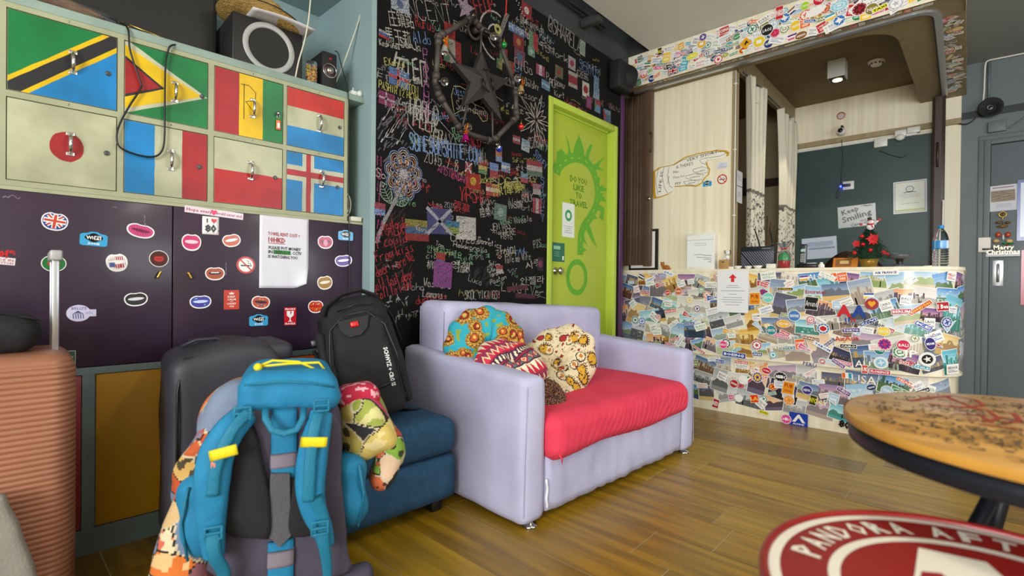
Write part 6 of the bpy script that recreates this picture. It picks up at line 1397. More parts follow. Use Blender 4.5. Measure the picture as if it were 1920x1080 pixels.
b.build('sweets','vc_gloss',JR,kind='stuff')
SS=thing('desktop_speaker','small black speaker with a silver knob and red display beside the sweets jar','speaker',loc_l(1.01,ZT,-.08))
b=MB(); lbox(b,.985,1.055,ZT,2.035,-.17,-.03,bev=.006); b.build('cabinet','black_matte',SS)
m=SL@Matrix.Translation((1.02,1.948,-.03)); b=MB(m); b.lathe([(.033,0),(.033,.003),(.0305,.003),(.0305,.001)],32,cap=False); b.lathe([(.016,.001),(.016,.012),(.0001,.013)],24,cap=False); b.build('knob','chrome',SS); b=MB(m); b.lathe([(.0305,.0005),(.022,.002),(.016,.002)],28,col='2a0810',cap=False); b.build('dial','vc_gloss',SS)
b=MB(); b.text('VS',.012,'d81820',SL@m2(1.022,2.005,0,-.0295),.02); b.build('display','vc',SS)
b=MB(); lbox(b,1.125,1.17,ZT,1.887,-.05,-.02,bev=.003); m=SL@Matrix.Translation((1.165,1.876,-.018)); b.lathe([(.014,0),(.014,.010),(.0001,.011)],18,m=m); b.tube([SL@V((1.14,1.887,-.035)),SL@V((1.14,1.905,-.035))],.003,6); b.build('white_adaptor','white_plastic',None,**L_('white plug adaptor with a round socket at the right end of the locker shelf','adaptor'))
# wrapped umbrella
UM=thing('wrapped_umbrella','folded umbrella in a clear plastic sleeve lying on the locker shelf, top left','umbrella',loc_l(.06,ZT,-.05))
P=[SL@V((-.25,1.905,-.06)),SL@V((-.1,1.90,-.05)),SL@V((.05,1.893,-.05)),SL@V((.14,1.886,-.045)),SL@V((.2,1.885,-.045))]
b=MB(); b.tube(P,[.026,.028,.024,.016,.008],14); b.build('folded_canopy',mat('umbrella_cloth','8a6a3c',.6,col2='6a2f24',ns=30,stretch=(4,1,4)),UM)
b=MB(); b.tube([p+V((0,0,0)) for p in P]+[SL@V((.235,1.884,-.045))],[.031,.033,.029,.022,.02,.006],14); b.build('plastic_sleeve','clear_plastic',UM)
b=MB()
a0,z0=.30,ZT
for (p,q) in (((.27,.002,-.03),(.40,.002,-.03)),((.27,.002,-.08),(.40,.002,-.08)),((.27,.030,-.055),(.40,.014,-.055)),((.27,.002,-.03),(.27,.030,-.055)),((.27,.002,-.08),(.27,.030,-.055)),((.40,.002,-.03),(.40,.014,-.055)),((.40,.002,-.08),(.40,.014,-.055)),((.27,.004,-.03),(.245,.022,-.03))): b.tube([SL@V((p[0],ZT+p[1]+.003,p[2])),SL@V((q[0],ZT+q[1]+.003,q[2]))],.0028,6)
b.build('gold_frame_stand','brass',None,**L_('small gold wire frame lying folded on the locker shelf edge','frame'))
def cable(name,pl,d,rr,mt,lab,plane='L'):
    P=[]
    for q in pl:
        dd=q[2] if len(q)>2 else d
        P.append(hit(q[0],q[1],tuple(NL),NL.dot(OL)+dd) if plane=='L' else (hx(q[0],q[1],-2.12+dd) if plane=='B' else hy(q[0],q[1],dd)))
    Q=[]
    for i in range(len(P)-1):
        a,b0,b1,e=P[max(0,i-1)],P[i],P[i+1],P[min(len(P)-1,i+2)]
        for k in range(6):
            t=k/6; Q.append(.5*((2*b0)+(-a+b1)*t+(2*a-5*b0+4*b1-e)*t*t+(-a+3*b0-3*b1+e)*t**3))
    Q.append(P[-1]); b=MB(); b.tube(Q,rr,7); b.build(name,mt,None,**L_(lab,'cable'))
cable('black_cable',[(190,28,-.03),(225,42,-.03),(240,55,.010),(244,95),(262,150),(264,165),(245,195),(228,225),(219,252),(224,275),(250,288),(282,294),(300,288),(308,265),(309,200),(310,130),(314,100),(322,85,.012),(345,86,-.03),(375,97,-.05)],.012,.0033,'black_plastic','black cable looping down over the two left columns of flag lockers')
cable('hanging_cord',[(583,-10),(578,40),(570,80),(560,115),(553,150,-.02)],.01,.0034,'cream_plastic','thick off white cord hanging in front of the subwoofer')
cable('hanging_cord',[(684,-10,-.05),(672,40,-.05),(655,90,-.08),(640,130,-.1),(625,165,-.14)],.0,.0032,'cream_plastic','off white cord slanting behind the small speaker')
cable('thin_black_cable',[(628,96,-.08),(634,100,-.06),(642,130,-.03),(652,170,.008),(654,240,.008),(653,330,.006),(654,400,.006),(655,470),(655,530),(654,600)],.005,.0022,'black_plastic','thin black cable running down the right edge of the lockers and purple door')
b=MB(); lbox(b,1.115,1.17,1.249,1.272,-.06,.01,bev=.004); b.build('power_strip','cream_plastic',None,**L_('cream power strip on the corner of the purple cabinet','power strip'))
b=MB(); m=SL@Matrix.Translation((1.115,1.335,-.06)); b.tube([m@V((.030*math.cos(t),.058*math.sin(t),0)) for t in [2*PI*i/30 for i in range(30)]],.004,7,closed=True); b.tube([m@V((.024*math.cos(t),.05*math.sin(t),-.01)) for t in [2*PI*i/30 for i in range(30)]],.004,7,closed=True); b.build('cable_coil','cream_plastic',None,**L_('coil of cream cable beside the blue locker with the red cross','cable'))
# ================================================================= reception window
CT=1.0905
# accordion shutter
SH=thing('accordion_shutter','brown folding shutter stacked at the left of the reception window','shutter',(-2.1,3.88,1.13))
xs_=[-2.245+.029*i for i in range(7)]
for i,x in enumerate(xs_): b=MB(); b.box(x,x+.0275,3.872+.006*(i%2),3.9,1.135,2.596,bev=.003); b.build('slat','shutter',SH)
b=MB(); b.box(-2.04,-1.975,3.855,3.9,1.125,2.596,bev=.004); b.build('lead_post','shutter',SH)
b=MB(); b.tube([(-1.985,3.855,2.24),(-1.955,3.825,2.235),(-1.955,3.825,2.09),(-1.985,3.855,2.085)],.007,8); b.build('handle','shutter',SH); b=MB(); b.lathe([(.014,0),(.012,.014),(.0001,.016)],14,m=T(-1.985,3.855,1.69,rx=PI/2)); b.build('lock','chrome',SH)
b=MB(); b.box(-2.27,-2.25,3.86,3.9,1.1,2.6); b.build('trim_4','black_wood',None,**ST)
PF=thing('picture_frame','black framed picture leaning behind the folded shutter on the counter','picture',(-2.04,3.915,CT)); b=MB(); b.box(-2.2,-1.93,3.908,3.922,CT,1.44); b.build('frame','black_plastic',PF); b=MB(); b.box(-2.18,-1.955,3.9055,3.908,CT+.02,1.42); b.build('picture','soft_white',PF); b=MB(); b.box(-2.16,-1.97,3.9045,3.9055,CT+.03,1.12,col='7fc0a0'); b.build('print','vc',PF)
PN=surf((0,3.9295,0),(1,0,0),(0,0,1))
# pointing hand decal
def hp_(px,py): return on(PN,hy(px,py,3.9295))
HS=thing('pointing_hand_sign','white pointing hand cut-out with gold edge and lettering on the pale panel','sign',(-1.68,3.928,1.6))
ol=[(1224,362),(1224,322),(1236,314),(1252,311),(1262,309),(1285,294),(1310,287),(1345,281),(1362,282),(1368,286),(1366,292),(1356,296),(1330,298),(1325,303),(1328,312),(1332,318),(1329,328),(1322,334),(1316,344),(1306,350),(1285,349),(1263,351),(1260,360),(1250,366),(1236,371),(1226,373)]
b=MB(); c=V((sum(q[0] for q in ol)/len(ol),sum(q[1] for q in ol)/len(ol)))
for k,(s_,col_) in enumerate(((1.0,'c8981c'),(.93,'f0ece0'))):
    P=[hp_(*(c+(V(q)-c)*s_)) for q in ol]; b.prism(P,.003-.0 if k==0 else .0008,col_,PN@Z(0 if k==0 else .003))
def hl(pl,w_=.003): ribbon(b,[hp_(*q) for q in pl],w_,'2a2622',PN,.0042)
for pl in ([(1255,313),(1252,330),(1256,349),(1261,352)],[(1246,312),(1242,330),(1246,352),(1252,362)],[(1235,316),(1230,340),(1234,366)],[(1263,309),(1290,296),(1320,289),(1356,284),(1364,287),(1350,293),(1322,297)],[(1322,297),(1312,300),(1316,306),(1326,309)],[(1300,318),(1316,313),(1328,316),(1326,324),(1310,326),(1300,322),(1300,318)],[(1286,330),(1302,326),(1320,328),(1316,337),(1298,338),(1286,334),(1286,330)],[(1282,341),(1300,338),(1312,340),(1304,348),(1286,346),(1282,341)],[(1255,330),(1252,345)]): hl(pl)
b.build('hand_shape','vc',HS)
b=MB()
def ht(t,px,py,h,wd,rot,bold=.02): a,z_=hp_(px,py); b.text(t,h,'2a2622',PN@m2(a,z_,rad(rot),.0046),bold,width=wd)
ht('VERY SHORT',1316,293,.034,.25,7,.0); ht("& THERE'S",1284,310,.036,.14,4,.0); ht('No',1268,322,.03,.045,0,0); ht('Time for',1273,331.5,.028,.10,3,0); ht('FUSSING',1314,321,.018,.07,8,0); ht('& FIGHTING',1303,332,.018,.08,2,0); ht('MY',1272,344,.034,.05,0,0); ht('FRIEND',1298,343,.018,.06,3,0); ht('LIFE IS',1239,341,.036,.17,83,0)
b.build('lettering','vc',HS)
def flat(name,lab,cat,sm,px,py,w_,h_,fn,plane_y,rot=0,mt='vc',group=None):
    a,z_=on(sm,hy(px,py,plane_y)); b=MB(); fn(b,sm@m2(a,z_,rad(rot),.0006),w_,h_); return b.build(name,mt,None,**L_(lab,cat,group))
def rectfn(c,th=.002):
    return lambda b,m,w,h: b.box(-w/2,w/2,-h/2,h/2,0,th,col=c,m=m)
flat('wifi_sticker','small blue wireless zone sticker beside the pointing hand','sticker',PN,1326,344,.07,.05,lambda b,m,w,h:wifi(b,m,w),3.9295,0,'vc_gloss')
flat('no_smoking_sticker','round red no smoking sticker right of the pointing hand','sticker',PN,1354,336,.075,.075,lambda b,m,w,h:nosmoke(b,m,w/2),3.9295,0,'vc_gloss')
def smallnote(b,m,w,h): rectfn('d8dce4',.001)(b,m,w,h); lines(b,m@Z(.0012),w*.9,h*.8,0,random.Random(3),3,'6a6aa8'); b.text('NO SMOKING',h*.2,'b0303a',m@Matrix.Translation((0,-h*.32,.0013)),.0,width=w*.8)
flat('small_notice','small pale printed note above the no smoking sticker','notice',PN,1355,310,.085,.05,smallnote,3.9295)
# donation box
DB=thing('donation_box','white slotted box with a printed sheet, left on the counter against the pale panel','box',(-1.55,3.89,CT))
b=MB(); b.box(-1.66,-1.44,3.862,3.924,CT,1.375,bev=.003); b.build('box','soft_white',DB)
b=MB(); m=surf((-1.55,3.8615,1.235),(1,0,0),(0,0,1)); quad(b,m,-.105,.105,-.125,.12,'eeeef0',.0004); quad(b,m,-.105,.105,.084,.087,'a8a8b0',.0008); lines(b,m@Matrix.Translation((0,.05,.0008)),.12,.04,0,random.Random(5),2,'8a8a94')
for pl in ([(-.05,-.03),(.0,-.028),(.06,-.04),(.09,-.04)],[(-.03,-.05),(.04,-.055),(.09,-.06)],[(.03,-.07),(.06,-.066),(.09,-.075)],[(.06,-.09),(.08,-.085),(.085,-.095)]): ribbon(b,pl,.003,'3a3a44',m,.0008)
b.build('printed_sheet','vc',DB)
b=MB()
for x in (-1.61,-1.55,-1.49): b.box(x-.018,x+.018,3.885,3.90,1.3755,1.3765)
b.build('slot','black_plastic',DB)
# small plush bear figure
BF=thing('bear_figurine','tiny orange brown bear figure lying on the counter by the shutter','figurine',(-1.84,3.885,CT)); b=MB()
for p,q,sc in (((-1.84,3.885,CT+.02),.02,(1.5,1,1)),((-1.872,3.88,CT+.048),.016,(1,1,1)),((-1.882,3.88,CT+.062),.006,(1,1,1)),((-1.863,3.88,CT+.062),.006,(1,1,1)),((-1.868,3.88,CT+.03),.014,(.8,.9,1.4)),((-1.815,3.88,CT+.01),.010,(1.6,1,.9)),((-1.858,3.875,CT+.01),.010,(1,1,.9))): b.sphere(p,q,'a8642c',12,sc=sc)
b.build('body','vc_cloth',BF)
CB=thing('carton_box','small brown cardboard box on the counter under the dog figure','box',(-1.37,3.875,CT)); b=MB(); b.box(-1.405,-1.335,3.86,3.915,CT,CT+.07,bev=.002,col='b08a54'); b.build('carton','vc',CB); b=MB(); b.box(-1.385,-1.365,3.8585,3.8596,CT+.05,CT+.056,col='2a2018'); b.build('slot','vc',CB)
DG=thing('dog_figurine','white and black dog figurine sitting on the small carton','figurine',(-1.35,3.885,CT+.071)); z0=CT+.071; b=MB()
b.sphere((-1.352,3.885,z0+.018),.018,'e8e6e0',14,sc=(1,1,1)); b.sphere((-1.348,3.875,z0+.055),.021,'e8e6e0',16,sc=(1,1,.95)); b.sphere((-1.349,3.853,z0+.049),.011,'e8e6e0',12); b.sphere((-1.349,3.843,z0+.051),.0045,'16161a',8)
for s_ in (-1,1): b.sphere((-1.348+s_*.019,3.878,z0+.058),.010,'16161a',10,sc=(.7,.7,1.5)); b.sphere((-1.348+s_*.008,3.857,z0+.060),.003,'16161a',8); b.sphere((-1.352+s_*.012,3.868,z0+.006),.008,'e8e6e0',8)
b.sphere((-1.365,3.892,z0+.02),.009,'16161a',8,sc=(.6,1,1)); b.build('body','vc_gloss',DG)
# curtains
def curtain(lab,y0,y1,zt,zb,wob,seed):
    th=thing('curtain',lab,'curtain',(-1.31,(y0+y1)/2,zb),0,'pale curtains on the side of the booth')
    def f(u,v):
        pinch=.72+.28*math.cos((v-.5)*2.4)**2 if wob else 1
        y=(y0+y1)/2+(u-.5)*(y1-y0)*(1-.35*math.sin(v*PI)*wob)+(.05*math.sin(v*3)*wob)
        x=-1.285+.028*math.sin(u*PI*9+seed+1.2*math.sin(v*3))*(1-.25*v)+.02*nz(u*3,v*2,seed,1)
        return (x,y,zt+(zb-zt)*v+.03*math.sin(u*PI*3)*(v<.08))
    def cf(u,v):
        if v<.46: return 'd2ccb8'
        if .46<v<.475: return '6a665c'
        n_=nz(u*22,v*46,seed,1); n2=nz(u*9,v*20,seed+4,1)
        return '55524b' if abs(n_)<.045 or n2>.5 else ('9a968a' if abs(n_)<.08 else 'cfc9b6')
    b=MB(); b.grid(f,90,150,colfn=cf,thick=.0015); b.build('cloth','vc_cloth',th,label='cloth printed with black line flowers on its lower half')
    b=MB()
    for k in range(5): y=y0+(y1-y0)*(k+.5)/5; b.tube([(-1.30+.012*math.cos(t),y,zt+.012+.012*math.sin(t)) for t in [2*PI*i/12 for i in range(12)]],.0015,5,closed=True)
    b.build('ring','chrome',th,kind='stuff')
curtain('pale curtain with black line flowers at the near side of the booth opening',4.08,4.56,2.60,.72,.5,1.0)
curtain('pale curtain with black line flowers at the far side of the booth opening',4.98,5.50,2.58,.72,.7,4.0)
b=MB(); b.tube([(-1.30,4.03,2.618),(-1.30,5.6,2.618)],.006,8); b.build('curtain_rail','steel_dark',None,**L_('thin dark rail carrying the two pale curtains','rail'))
b=MB(); b.tube([(-1.318,3.922,1.1),(-1.318,3.922,2.6)],.0045,8); 
for z in (1.5,2.0,2.5): b.box(-1.328,-1.308,3.914,3.93,z-.004,z+.004)
b.build('wall_cable','soft_white',None,**L_('white clipped cable running up the edge of the pale panel','cable'))
SPN=surf((-1.322,0,0),(0,1,0),(0,0,1))
NT=MB(); 
for k,(z0_,z1_) in enumerate(((1.74,1.855),(1.61,1.735))): 
    m=SPN@m2(4.0,(z0_+z1_)/2,0,.003); NT.box(-.03,.10,-(z1_-z0_)/2,(z1_-z0_)/2,0,.001,col='c8c6c8',m=m); lines(NT,m@Matrix.Translation((.035,0,.0014)),.11,.05,0,random.Random(k),3)
NT.build('paper_notice','vc',None,**L_('two pale printed slips taped beside the near curtain','notice'))
b=MB(); b.box(-1.95,-1.72,5.55,5.699,1.95,2.12,bev=.02); b.build('black_case','black_matte',None,**L_('black case hanging in the closet between the two curtains','case'))
ST_=thing('dried_sticks','bundle of dry sticks showing between the curtains behind the router','sticks',(-1.45,5.2,1.1)); 
for k,(a,c) in enumerate((((-1.45,5.2,1.1),(-1.50,5.1,1.62)),((-1.45,5.2,1.1),(-1.42,5.25,1.60)),((-1.46,5.2,1.1),(-1.36,5.3,1.55)),((-1.45,5.2,1.1),(-1.47,5.32,1.66)))): b=MB(); b.tube([a,c],.006,6,col='8a6a44'); b.build('stick','vc',ST_)
# router
RT_=thing('router','black wifi router with slanted stripes and two antennas, standing on the counter','router',(-1.17,4.02,CT))
b=MB(); b.box(-1.292,-1.055,4.0,4.035,CT,1.262,bev=.004); b.build('body',mat('router_body','1c2028',.35),RT_)
b=MB()
for k in range(13):
    x=-1.285+.0175*k; 
    zt=min(1.225,CT+.02+ (x+1.292+.02)*1.2) ; L=min(.115,(-1.06-x)); b.add([(x,3.9992,1.225),(x+.007,3.9992,1.225),(x+.007+L*.8,3.9992,1.225-L),(x+L*.8,3.9992,1.225-L)],[(0,1,2,3)],'7d838e') if x+L*.8<-1.058 else None
for k in range(6):
    z=1.225-.02*k-.02; b.add([(-1.288,3.9992,z),(-1.288,3.9992,z-.008),(-1.288+.8*(z-.008-1.10),3.9992,1.10),(-1.288+.8*(z-1.10),3.9992,1.10)],[(0,1,2,3)],'7d838e')
b.build('stripes','vc_gloss',RT_)
b=MB(); b.text('router',.008,'c8ccd4',surf((-1.12,3.9990,1.245),(1,0,0),(0,0,1)),0) if False else quad(b,surf((-1.11,3.9990,1.245),(1,0,0),(0,0,1)),-.03,.03,-.002,.002,'9aa0aa'); b.build('badge_line','vc',RT_)
for (x0,x1) in ((-1.165,-1.205),(-1.075,-1.10)):
    b=MB(); b.tube([(x0,4.03,1.262),(x0,4.03,1.275),(x1,4.04,1.40)],[.006,.006,.0042],8); b.build('antenna','black_plastic',RT_)
# small things on the counter
for x,h_,r_,lab in ((-1.275,.022,.030,'white dish nearest the pale panel, before the router'),(-1.20,.020,.028,'white shallow dish before the middle of the router'),(-1.135,.022,.034,'wide white dish before the right half of the router')):
    b=MB(); b.lathe([(.012,0),(r_*.6,.002),(r_,h_),(r_-.002,h_),(r_*.55,.004),(.0001,.004)],24,m=T(x,3.89,CT),cap=False); b.build('small_dish','soft_white',None,**L_(lab,'dish'))
b=MB(); b.box(-1.075,-1.012,3.87,3.92,CT,CT+.033,bev=.004); b.build('white_box','soft_white',None,**L_('small white box left of the sweets bag on the counter','box'))
b=MB(); b.box(-1.345,-1.30,3.87,3.90,CT,CT+.018,bev=.002); b.build('card_stack','soft_white',None,**L_('small stack of white cards beside the carton on the counter','cards'))
SBG=thing('sweets_bag','clear gift bag with a red pot and green hat figure on the counter','gift bag',(-.965,3.90,CT)); m=T(-.965,3.90,CT)
b=MB(m); b.lathe([(.0001,0),(.028,0),(.034,.05),(.033,.054),(.0001,.054)],22,cap=False); b.build('pot','red_gloss',SBG)
b=MB(m); b.lathe([(.030,.054),(.031,.065),(.024,.095),(.012,.108),(.0001,.11)],20,'2fa04a'); b.build('green_hat','vc_gloss',SBG)
b=MB(m); b.lathe([(.0001,-.0+.001),(.038,.001),(.042,.06),(.036,.115),(.013,.135)],18,cap=False)
b.grid(lambda u,v:((.013+.032*v)*math.cos(u*2*PI)*(1+.2*math.sin(u*40)),(.013+.032*v)*math.sin(u*2*PI)*(1+.2*math.cos(u*30)),.137+.05*v),40,4); b.build('clear_film','clear_plastic',SBG)
b=MB(m); b.tube([(.014*math.cos(t),.014*math.sin(t),.136) for t in [2*PI*i/14 for i in range(14)]],.003,6,closed=True); b.tube([(-.002,-.014,.136),(-.03,-.02,.150),(-.035,-.02,.138),(-.002,-.014,.136),(.035,-.02,.152),(.04,-.02,.138),(0,-.014,.134)],.004,6,flat=.5); b.build('red_ribbon','red_gloss',SBG)
PH=thing('cordless_phone','dark grey cordless phone upright in its charging base on the counter','phone',(-.84,3.96,CT)); 
b=MB(); b.box(-.895,-.765,3.93,4.0,CT,CT+.03,bev=.008); b.build('charging_base','black_plastic',PH); b=MB(); b.box(-.83,-.775,3.935,3.985,CT+.03,CT+.038,bev=.002); b.build('base_deck','silver',PH)
m=T(-.858,3.955,CT+.028,rx=-rad(8)); b=MB(m); b.soft((0,0,.072),(.0225,.011,.074),.010,.006); b.build('handset','steel_dark',PH); b=MB(m); b.box(-.014,.014,-.0125,-.011,.088,.108,col='a8c8c0'); 
for r_ in range(5):
    for c_ in range(3): b.box(-.0145+.0105*c_,-.0075+.0105*c_,-.0125,-.011,.016+.0125*r_,.0235+.0125*r_,col='b8babc')
b.box(-.006,.006,-.0125,-.011,.128,.131,col='16161a'); b.build('keypad_and_screen','vc_gloss',PH,kind='stuff')
b=MB(); b.lathe([(.0001,0),(.019,0),(.019,.02),(.012,.026),(.010,.03),(.010,.038),(.0001,.038)],18,m=T(-.735,3.9,CT),cap=False); b.build('small_pot','soft_white',None,**L_('little white lidded pot between the phone and the orange book','pot'))
OB=thing('orange_book','orange picture book leaning before the dark chair back on the counter','book',(-.61,3.95,CT)); m=T(-.61,3.95,CT,rx=-rad(28)); b=MB(m); b.box(-.07,.07,0,.008,.0,.078,col='c87a2c'); b.build('cover','vc_gloss',OB); b=MB(m); quad(b,surf((0,-.0006,0),(1,0,0),(0,0,1)),-.055,.035,.012,.066,'8a5a34'); quad(b,surf((0,-.0010,0),(1,0,0),(0,0,1)),-.03,.02,.03,.055,'d8b878'); b.build('cover_print','vc',OB)
CH_=thing('chair_back','dark brown leather chair back showing behind the counter by the little tree','chair',(-.66,4.55,0)); b=MB(); b.grid(lambda u,v:(-.66+(u-.5)*.42,4.6-.10*math.sin(u*PI),.62+v*.62*(.72+.28*math.sin(u*PI)**.6)),20,12,thick=.04); b.build('backrest','dark_brown_wood',CH_); b=MB(); b.soft((-.66,4.75,.48),(.22,.2,.05),.04,.04); b.build('seat','dark_brown_wood',CH_); b=MB(); b.lathe([(.0,.04),(.22,.04),(.22,.06),(.03,.09),(.03,.43)],20,m=T(-.66,4.76,0)); b.build('pedestal','black_plastic',CH_)
# christmas tree
XT=thing('christmas_tree','small artificial tree with red baubles, red flowers and a snowman in a gold basket','christmas tree',(-.483,3.985,CT)); tx,ty=-.483,3.985
b=MB(T(tx,ty,CT)); 
b.lathe([(.0001,0),(.036,0),(.050,.055),(.048,.056),(.034,.004)],30,cap=False)
for k in range(30):
    for j in range(6): a=2*PI*(k+.5*(j%2))/30; q=.0385+.0145*j/5.5; b.sphere((q*math.cos(a),q*math.sin(a),.006+.0095*j),.0042,n=6)
b.build('gold_basket','wicker',XT)
rx=random.Random(6); b=MB(T(tx,ty,CT))
b.lathe([(.0001,.05),(.055,.062),(.05,.10),(.03,.18),(.012,.25),(.0001,.27)],14,cap=False)
for k in range(210):
    t=k/210; z=.065+.20*t; R_=(.122*(1-t)**.85+.016)*rx.uniform(.75,1.1); a=k*2.4
    tip=V((R_*math.cos(a),R_*math.sin(a),z-.018)); base=V((0,0,z+.012)); b.tube([base,base.lerp(tip,.6)+V((0,0,.006)),tip],[.0015,.0012,.0008],4,caps=False)
    for j in range(20):
        u=.2+.8*j/20; p=base.lerp(tip,u)+V((0,0,.006*math.sin(u*PI))); d=V((rx.gauss(0,1),rx.gauss(0,1),rx.gauss(0,1))).normalized()*.018; s_=d.cross(V((0,0,1)))
        if s_.length<1e-6: s_=V((1,0,0))
        s_=s_.normalized()*.0019; b.add([p-s_,p+s_,p+d],[(0,1,2)])
b.build('fir_needles','fir',XT,kind='stuff')
def txp(px,py,f=.0): return hy(px,py,3.985-f)
for px,py,f in ((1616,443,.06),(1618,458,.07),(1632,469,.09),(1602,474,.10),(1637,456,.06)): b=MB(); p=txp(px,py,f); b.sphere(p,.0125,n=14); b.build('bauble','red_gloss',XT)
for px,py,f,R_ in ((1637,448,.07,.042),(1606,457,.08,.028),(1657,473,.05,.018),(1664,476,.03,.014)):
    b=MB(); p=txp(px,py,f)
    for k in range(11):
        a=2*PI*k/11+.2; q=R_*(1 if k%2 else .75); d=V((math.cos(a),-.15,math.sin(a))); s_=V((-math.sin(a),0,math.cos(a)))*R_*.2
        b.add([p,p+d*q*.5+s_,p+d*q,p+d*q*.5-s_],[(0,1,2,3)])
    b.sphere(p-V((0,.006,0)),.006,n=8); b.build('poinsettia','poinsettia',XT)
SN=MB(); p=txp(1632,425,.03); SN.sphere(p,.021,'e8e6ea',16,sc=(1,.8,1.05)); q=p+V((.002,-.004,.030)); SN.sphere(q,.017,'eceaee',16)
SN.lathe([(.020,0),(.021,.003),(.0001,.004)],16,'c0202a',m=Matrix.Translation(q+V((0,0,.009)))); SN.lathe([(.012,.003),(.011,.022),(.0001,.023)],14,'24402c',m=Matrix.Translation(q+V((-.003,0,.009)))@Matrix.Rotation(-.3,4,'Y'))
SN.tube([q+V((-.016,-.008,-.014)),q+V((0,-.018,-.016)),q+V((.016,-.008,-.012))],.0045,8,col='c8303a'); SN.tube([q+V((.006,-.018,-.016)),q+V((.014,-.018,-.04))],.004,6,col='c8303a')
for s_,e in ((-1,(-.05,-.004,-.012)),(1,(.045,-.004,.010))): SN.tube([p+V((s_*.016,0,.014)),q+V(e)],[.006,.005],8,col='e0dcdc'); SN.sphere(q+V(e),.008,'c8404a',8,sc=(1.3,1,1))
SN.sphere(q+V((-.004,-.016,.003)),.0022,'16161a',6); SN.sphere(q+V((.006,-.016,.003)),.0022,'16161a',6); SN.sphere(q+V((.002,-.019,-.002)),.003,'e0701c',6)
SN.build('snowman','vc_cloth',XT,label='white snowman with a dark hat, red scarf and raised arms')
# dark round desk stand
DK=thing('desk_speaker_stand','low dark grey round device on a narrow stem right of the little tree','device',(-.32,4.02,CT)); m=T(-.325,4.02,CT)
b=MB(m); b.lathe([(.0001,.052),(.040,.053),(.058,.060),(.064,.071),(.062,.083),(.050,.092),(.0001,.094)],36,cap=False); b.build('head','dark_grey_plastic',DK); b=MB(m); b.lathe([(.026,.058),(.030,.062),(.022,.05),(.016,.03),(.02,.018)],20,cap=False); b.build('stem','black_plastic',DK); b=MB(m); b.lathe([(.0001,0),(.042,.0),(.045,.008),(.03,.022),(.0001,.026)],28,cap=False); b.build('foot','dark_grey_plastic',DK)
b=MB(); b.tube([(-.20,3.90,CT+.003),(-.16,3.895,CT+.003)],.006,6,flat=.4); b.build('paper_scrap','soft_white',None,**L_('crumpled white scrap on the counter before the bottle','scrap'))
# water bottle
WB=thing('water_bottle','clear plastic water bottle with a blue cap at the right end of the counter','bottle',(-.125,3.945,CT)); m=T(-.125,3.945,CT)
b=MB(m)
pr_=[(.0001,.004),(.030,.001),(.036,.008)]
for k in range(26):
    z=.012+.085*k/25; pr_.append((.0375+.0018*math.sin(k*1.5),z))
pr_+=[(.038,.10),(.0385,.105),(.0385,.155),(.037,.165),(.030,.195),(.020,.215),(.0125,.225),(.0125,.235)]
b.lathe(pr_,32,cap=False); b.build('bottle_body','water_glass',WB)
b=MB(m); b.lathe([(.0392,.108),(.0394,.110),(.0394,.152),(.0392,.154)],32,cap=False,colfn=lambda i,k:'d8dfe6' if (k+4)%32<13 else ('3f8fd0' if k%5 else '8ac0e8')); b.build('label_band','vc_gloss',WB)
MT['_cap']=mat('cap','1f7fc0',.4); b=MB(m); b.lathe([(.0145,.228),(.0150,.230),(.0150,.244),(.0140,.247),(.0001,.247)],24,cap=False); b.build('cap','_cap',WB)
# back wall: board and the things on it
BB_=surf((0,5.719,0),(1,0,0),(0,0,1)); yb=5.719
b=MB(); b.box(-1.31,-.18,5.70,5.7195,.9,2.33); TBd=b.build('teal_board','teal_board',None,**L_('large dark teal board on the back wall of the booth','board'))
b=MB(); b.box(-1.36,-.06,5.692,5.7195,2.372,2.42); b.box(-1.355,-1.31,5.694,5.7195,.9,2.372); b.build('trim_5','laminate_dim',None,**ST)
b=MB(); b.box(-1.31,-.35,5.685,5.70,2.33,2.35); b.build('white_strip','white_plastic',None,**L_('thin white cable strip along the top of the teal board','strip'))
PB=surf((0,5.6995,0),(1,0,0),(0,0,1)); ybb=5.6995
def ks(b,m,w,h):
    b.box(-w/2,w/2,-h/2,h/2,0,.004,col='c4c8cc',bev=.002,m=m)
    for t,x,y,hh,ww,rot in (('Keep',-.05,.06,.07,.14,14),('Smiling',-.0,-.0,.075,.24,14),('and',.05,-.045,.022,.04,5),('Carry On',.03,-.075,.04,.16,6)): b.text(t,hh,'6a6468',m@m2(x,y,rad(rot),.0046),.02,width=ww)
    b.add(P3([(.03,.085),(.07,.098),(.09,.09),(.11,.096),(.13,.08),(.10,.082),(.085,.078),(.06,.086)],.0046),[tuple(range(8))],'8a8488',False,m)
flat('keep_smiling_sign','white metal sign reading Keep Smiling on the teal board','sign',PB,1606,405,.30,.205,ks,ybb,3)
def cert(b,m,w,h):
    b.box(-w/2,w/2,-h/2,h/2,0,.003,col='e4e6ea',m=m); quad(b,m,-w*.46,w*.46,-h*.465,h*.465,'3a4a5a',.0034); quad(b,m,-w*.445,w*.445,-h*.455,h*.455,'dfe2d8',.0038)
    ring2(b,0,h*.24,.022,.03,'8a9a9a',m@Z(.0042),20); b.text('BEST',.012,'6a7a7a',m@Matrix.Translation((0,h*.24,.0044)),.0); ribbon(b,[(-.045,h*.14),(0,h*.16),(.045,h*.14)],.008,'7a8a8a',m,.0042)
    lines(b,m@Matrix.Translation((0,.01,.0042)),w*.8,.05,0,random.Random(9),3,'9aa0a0'); lines(b,m@Matrix.Translation((0,-.06,.0042)),w*.6,.03,0,random.Random(2),1,'6a7a6a'); quad(b,m,-w*.43,w*.43,-h*.43,-h*.38,'b8c088',.0042)
flat('certificate','bordered certificate with a round emblem at the right of the teal board','certificate',PB,1706,369,.235,.29,cert,ybb,1)
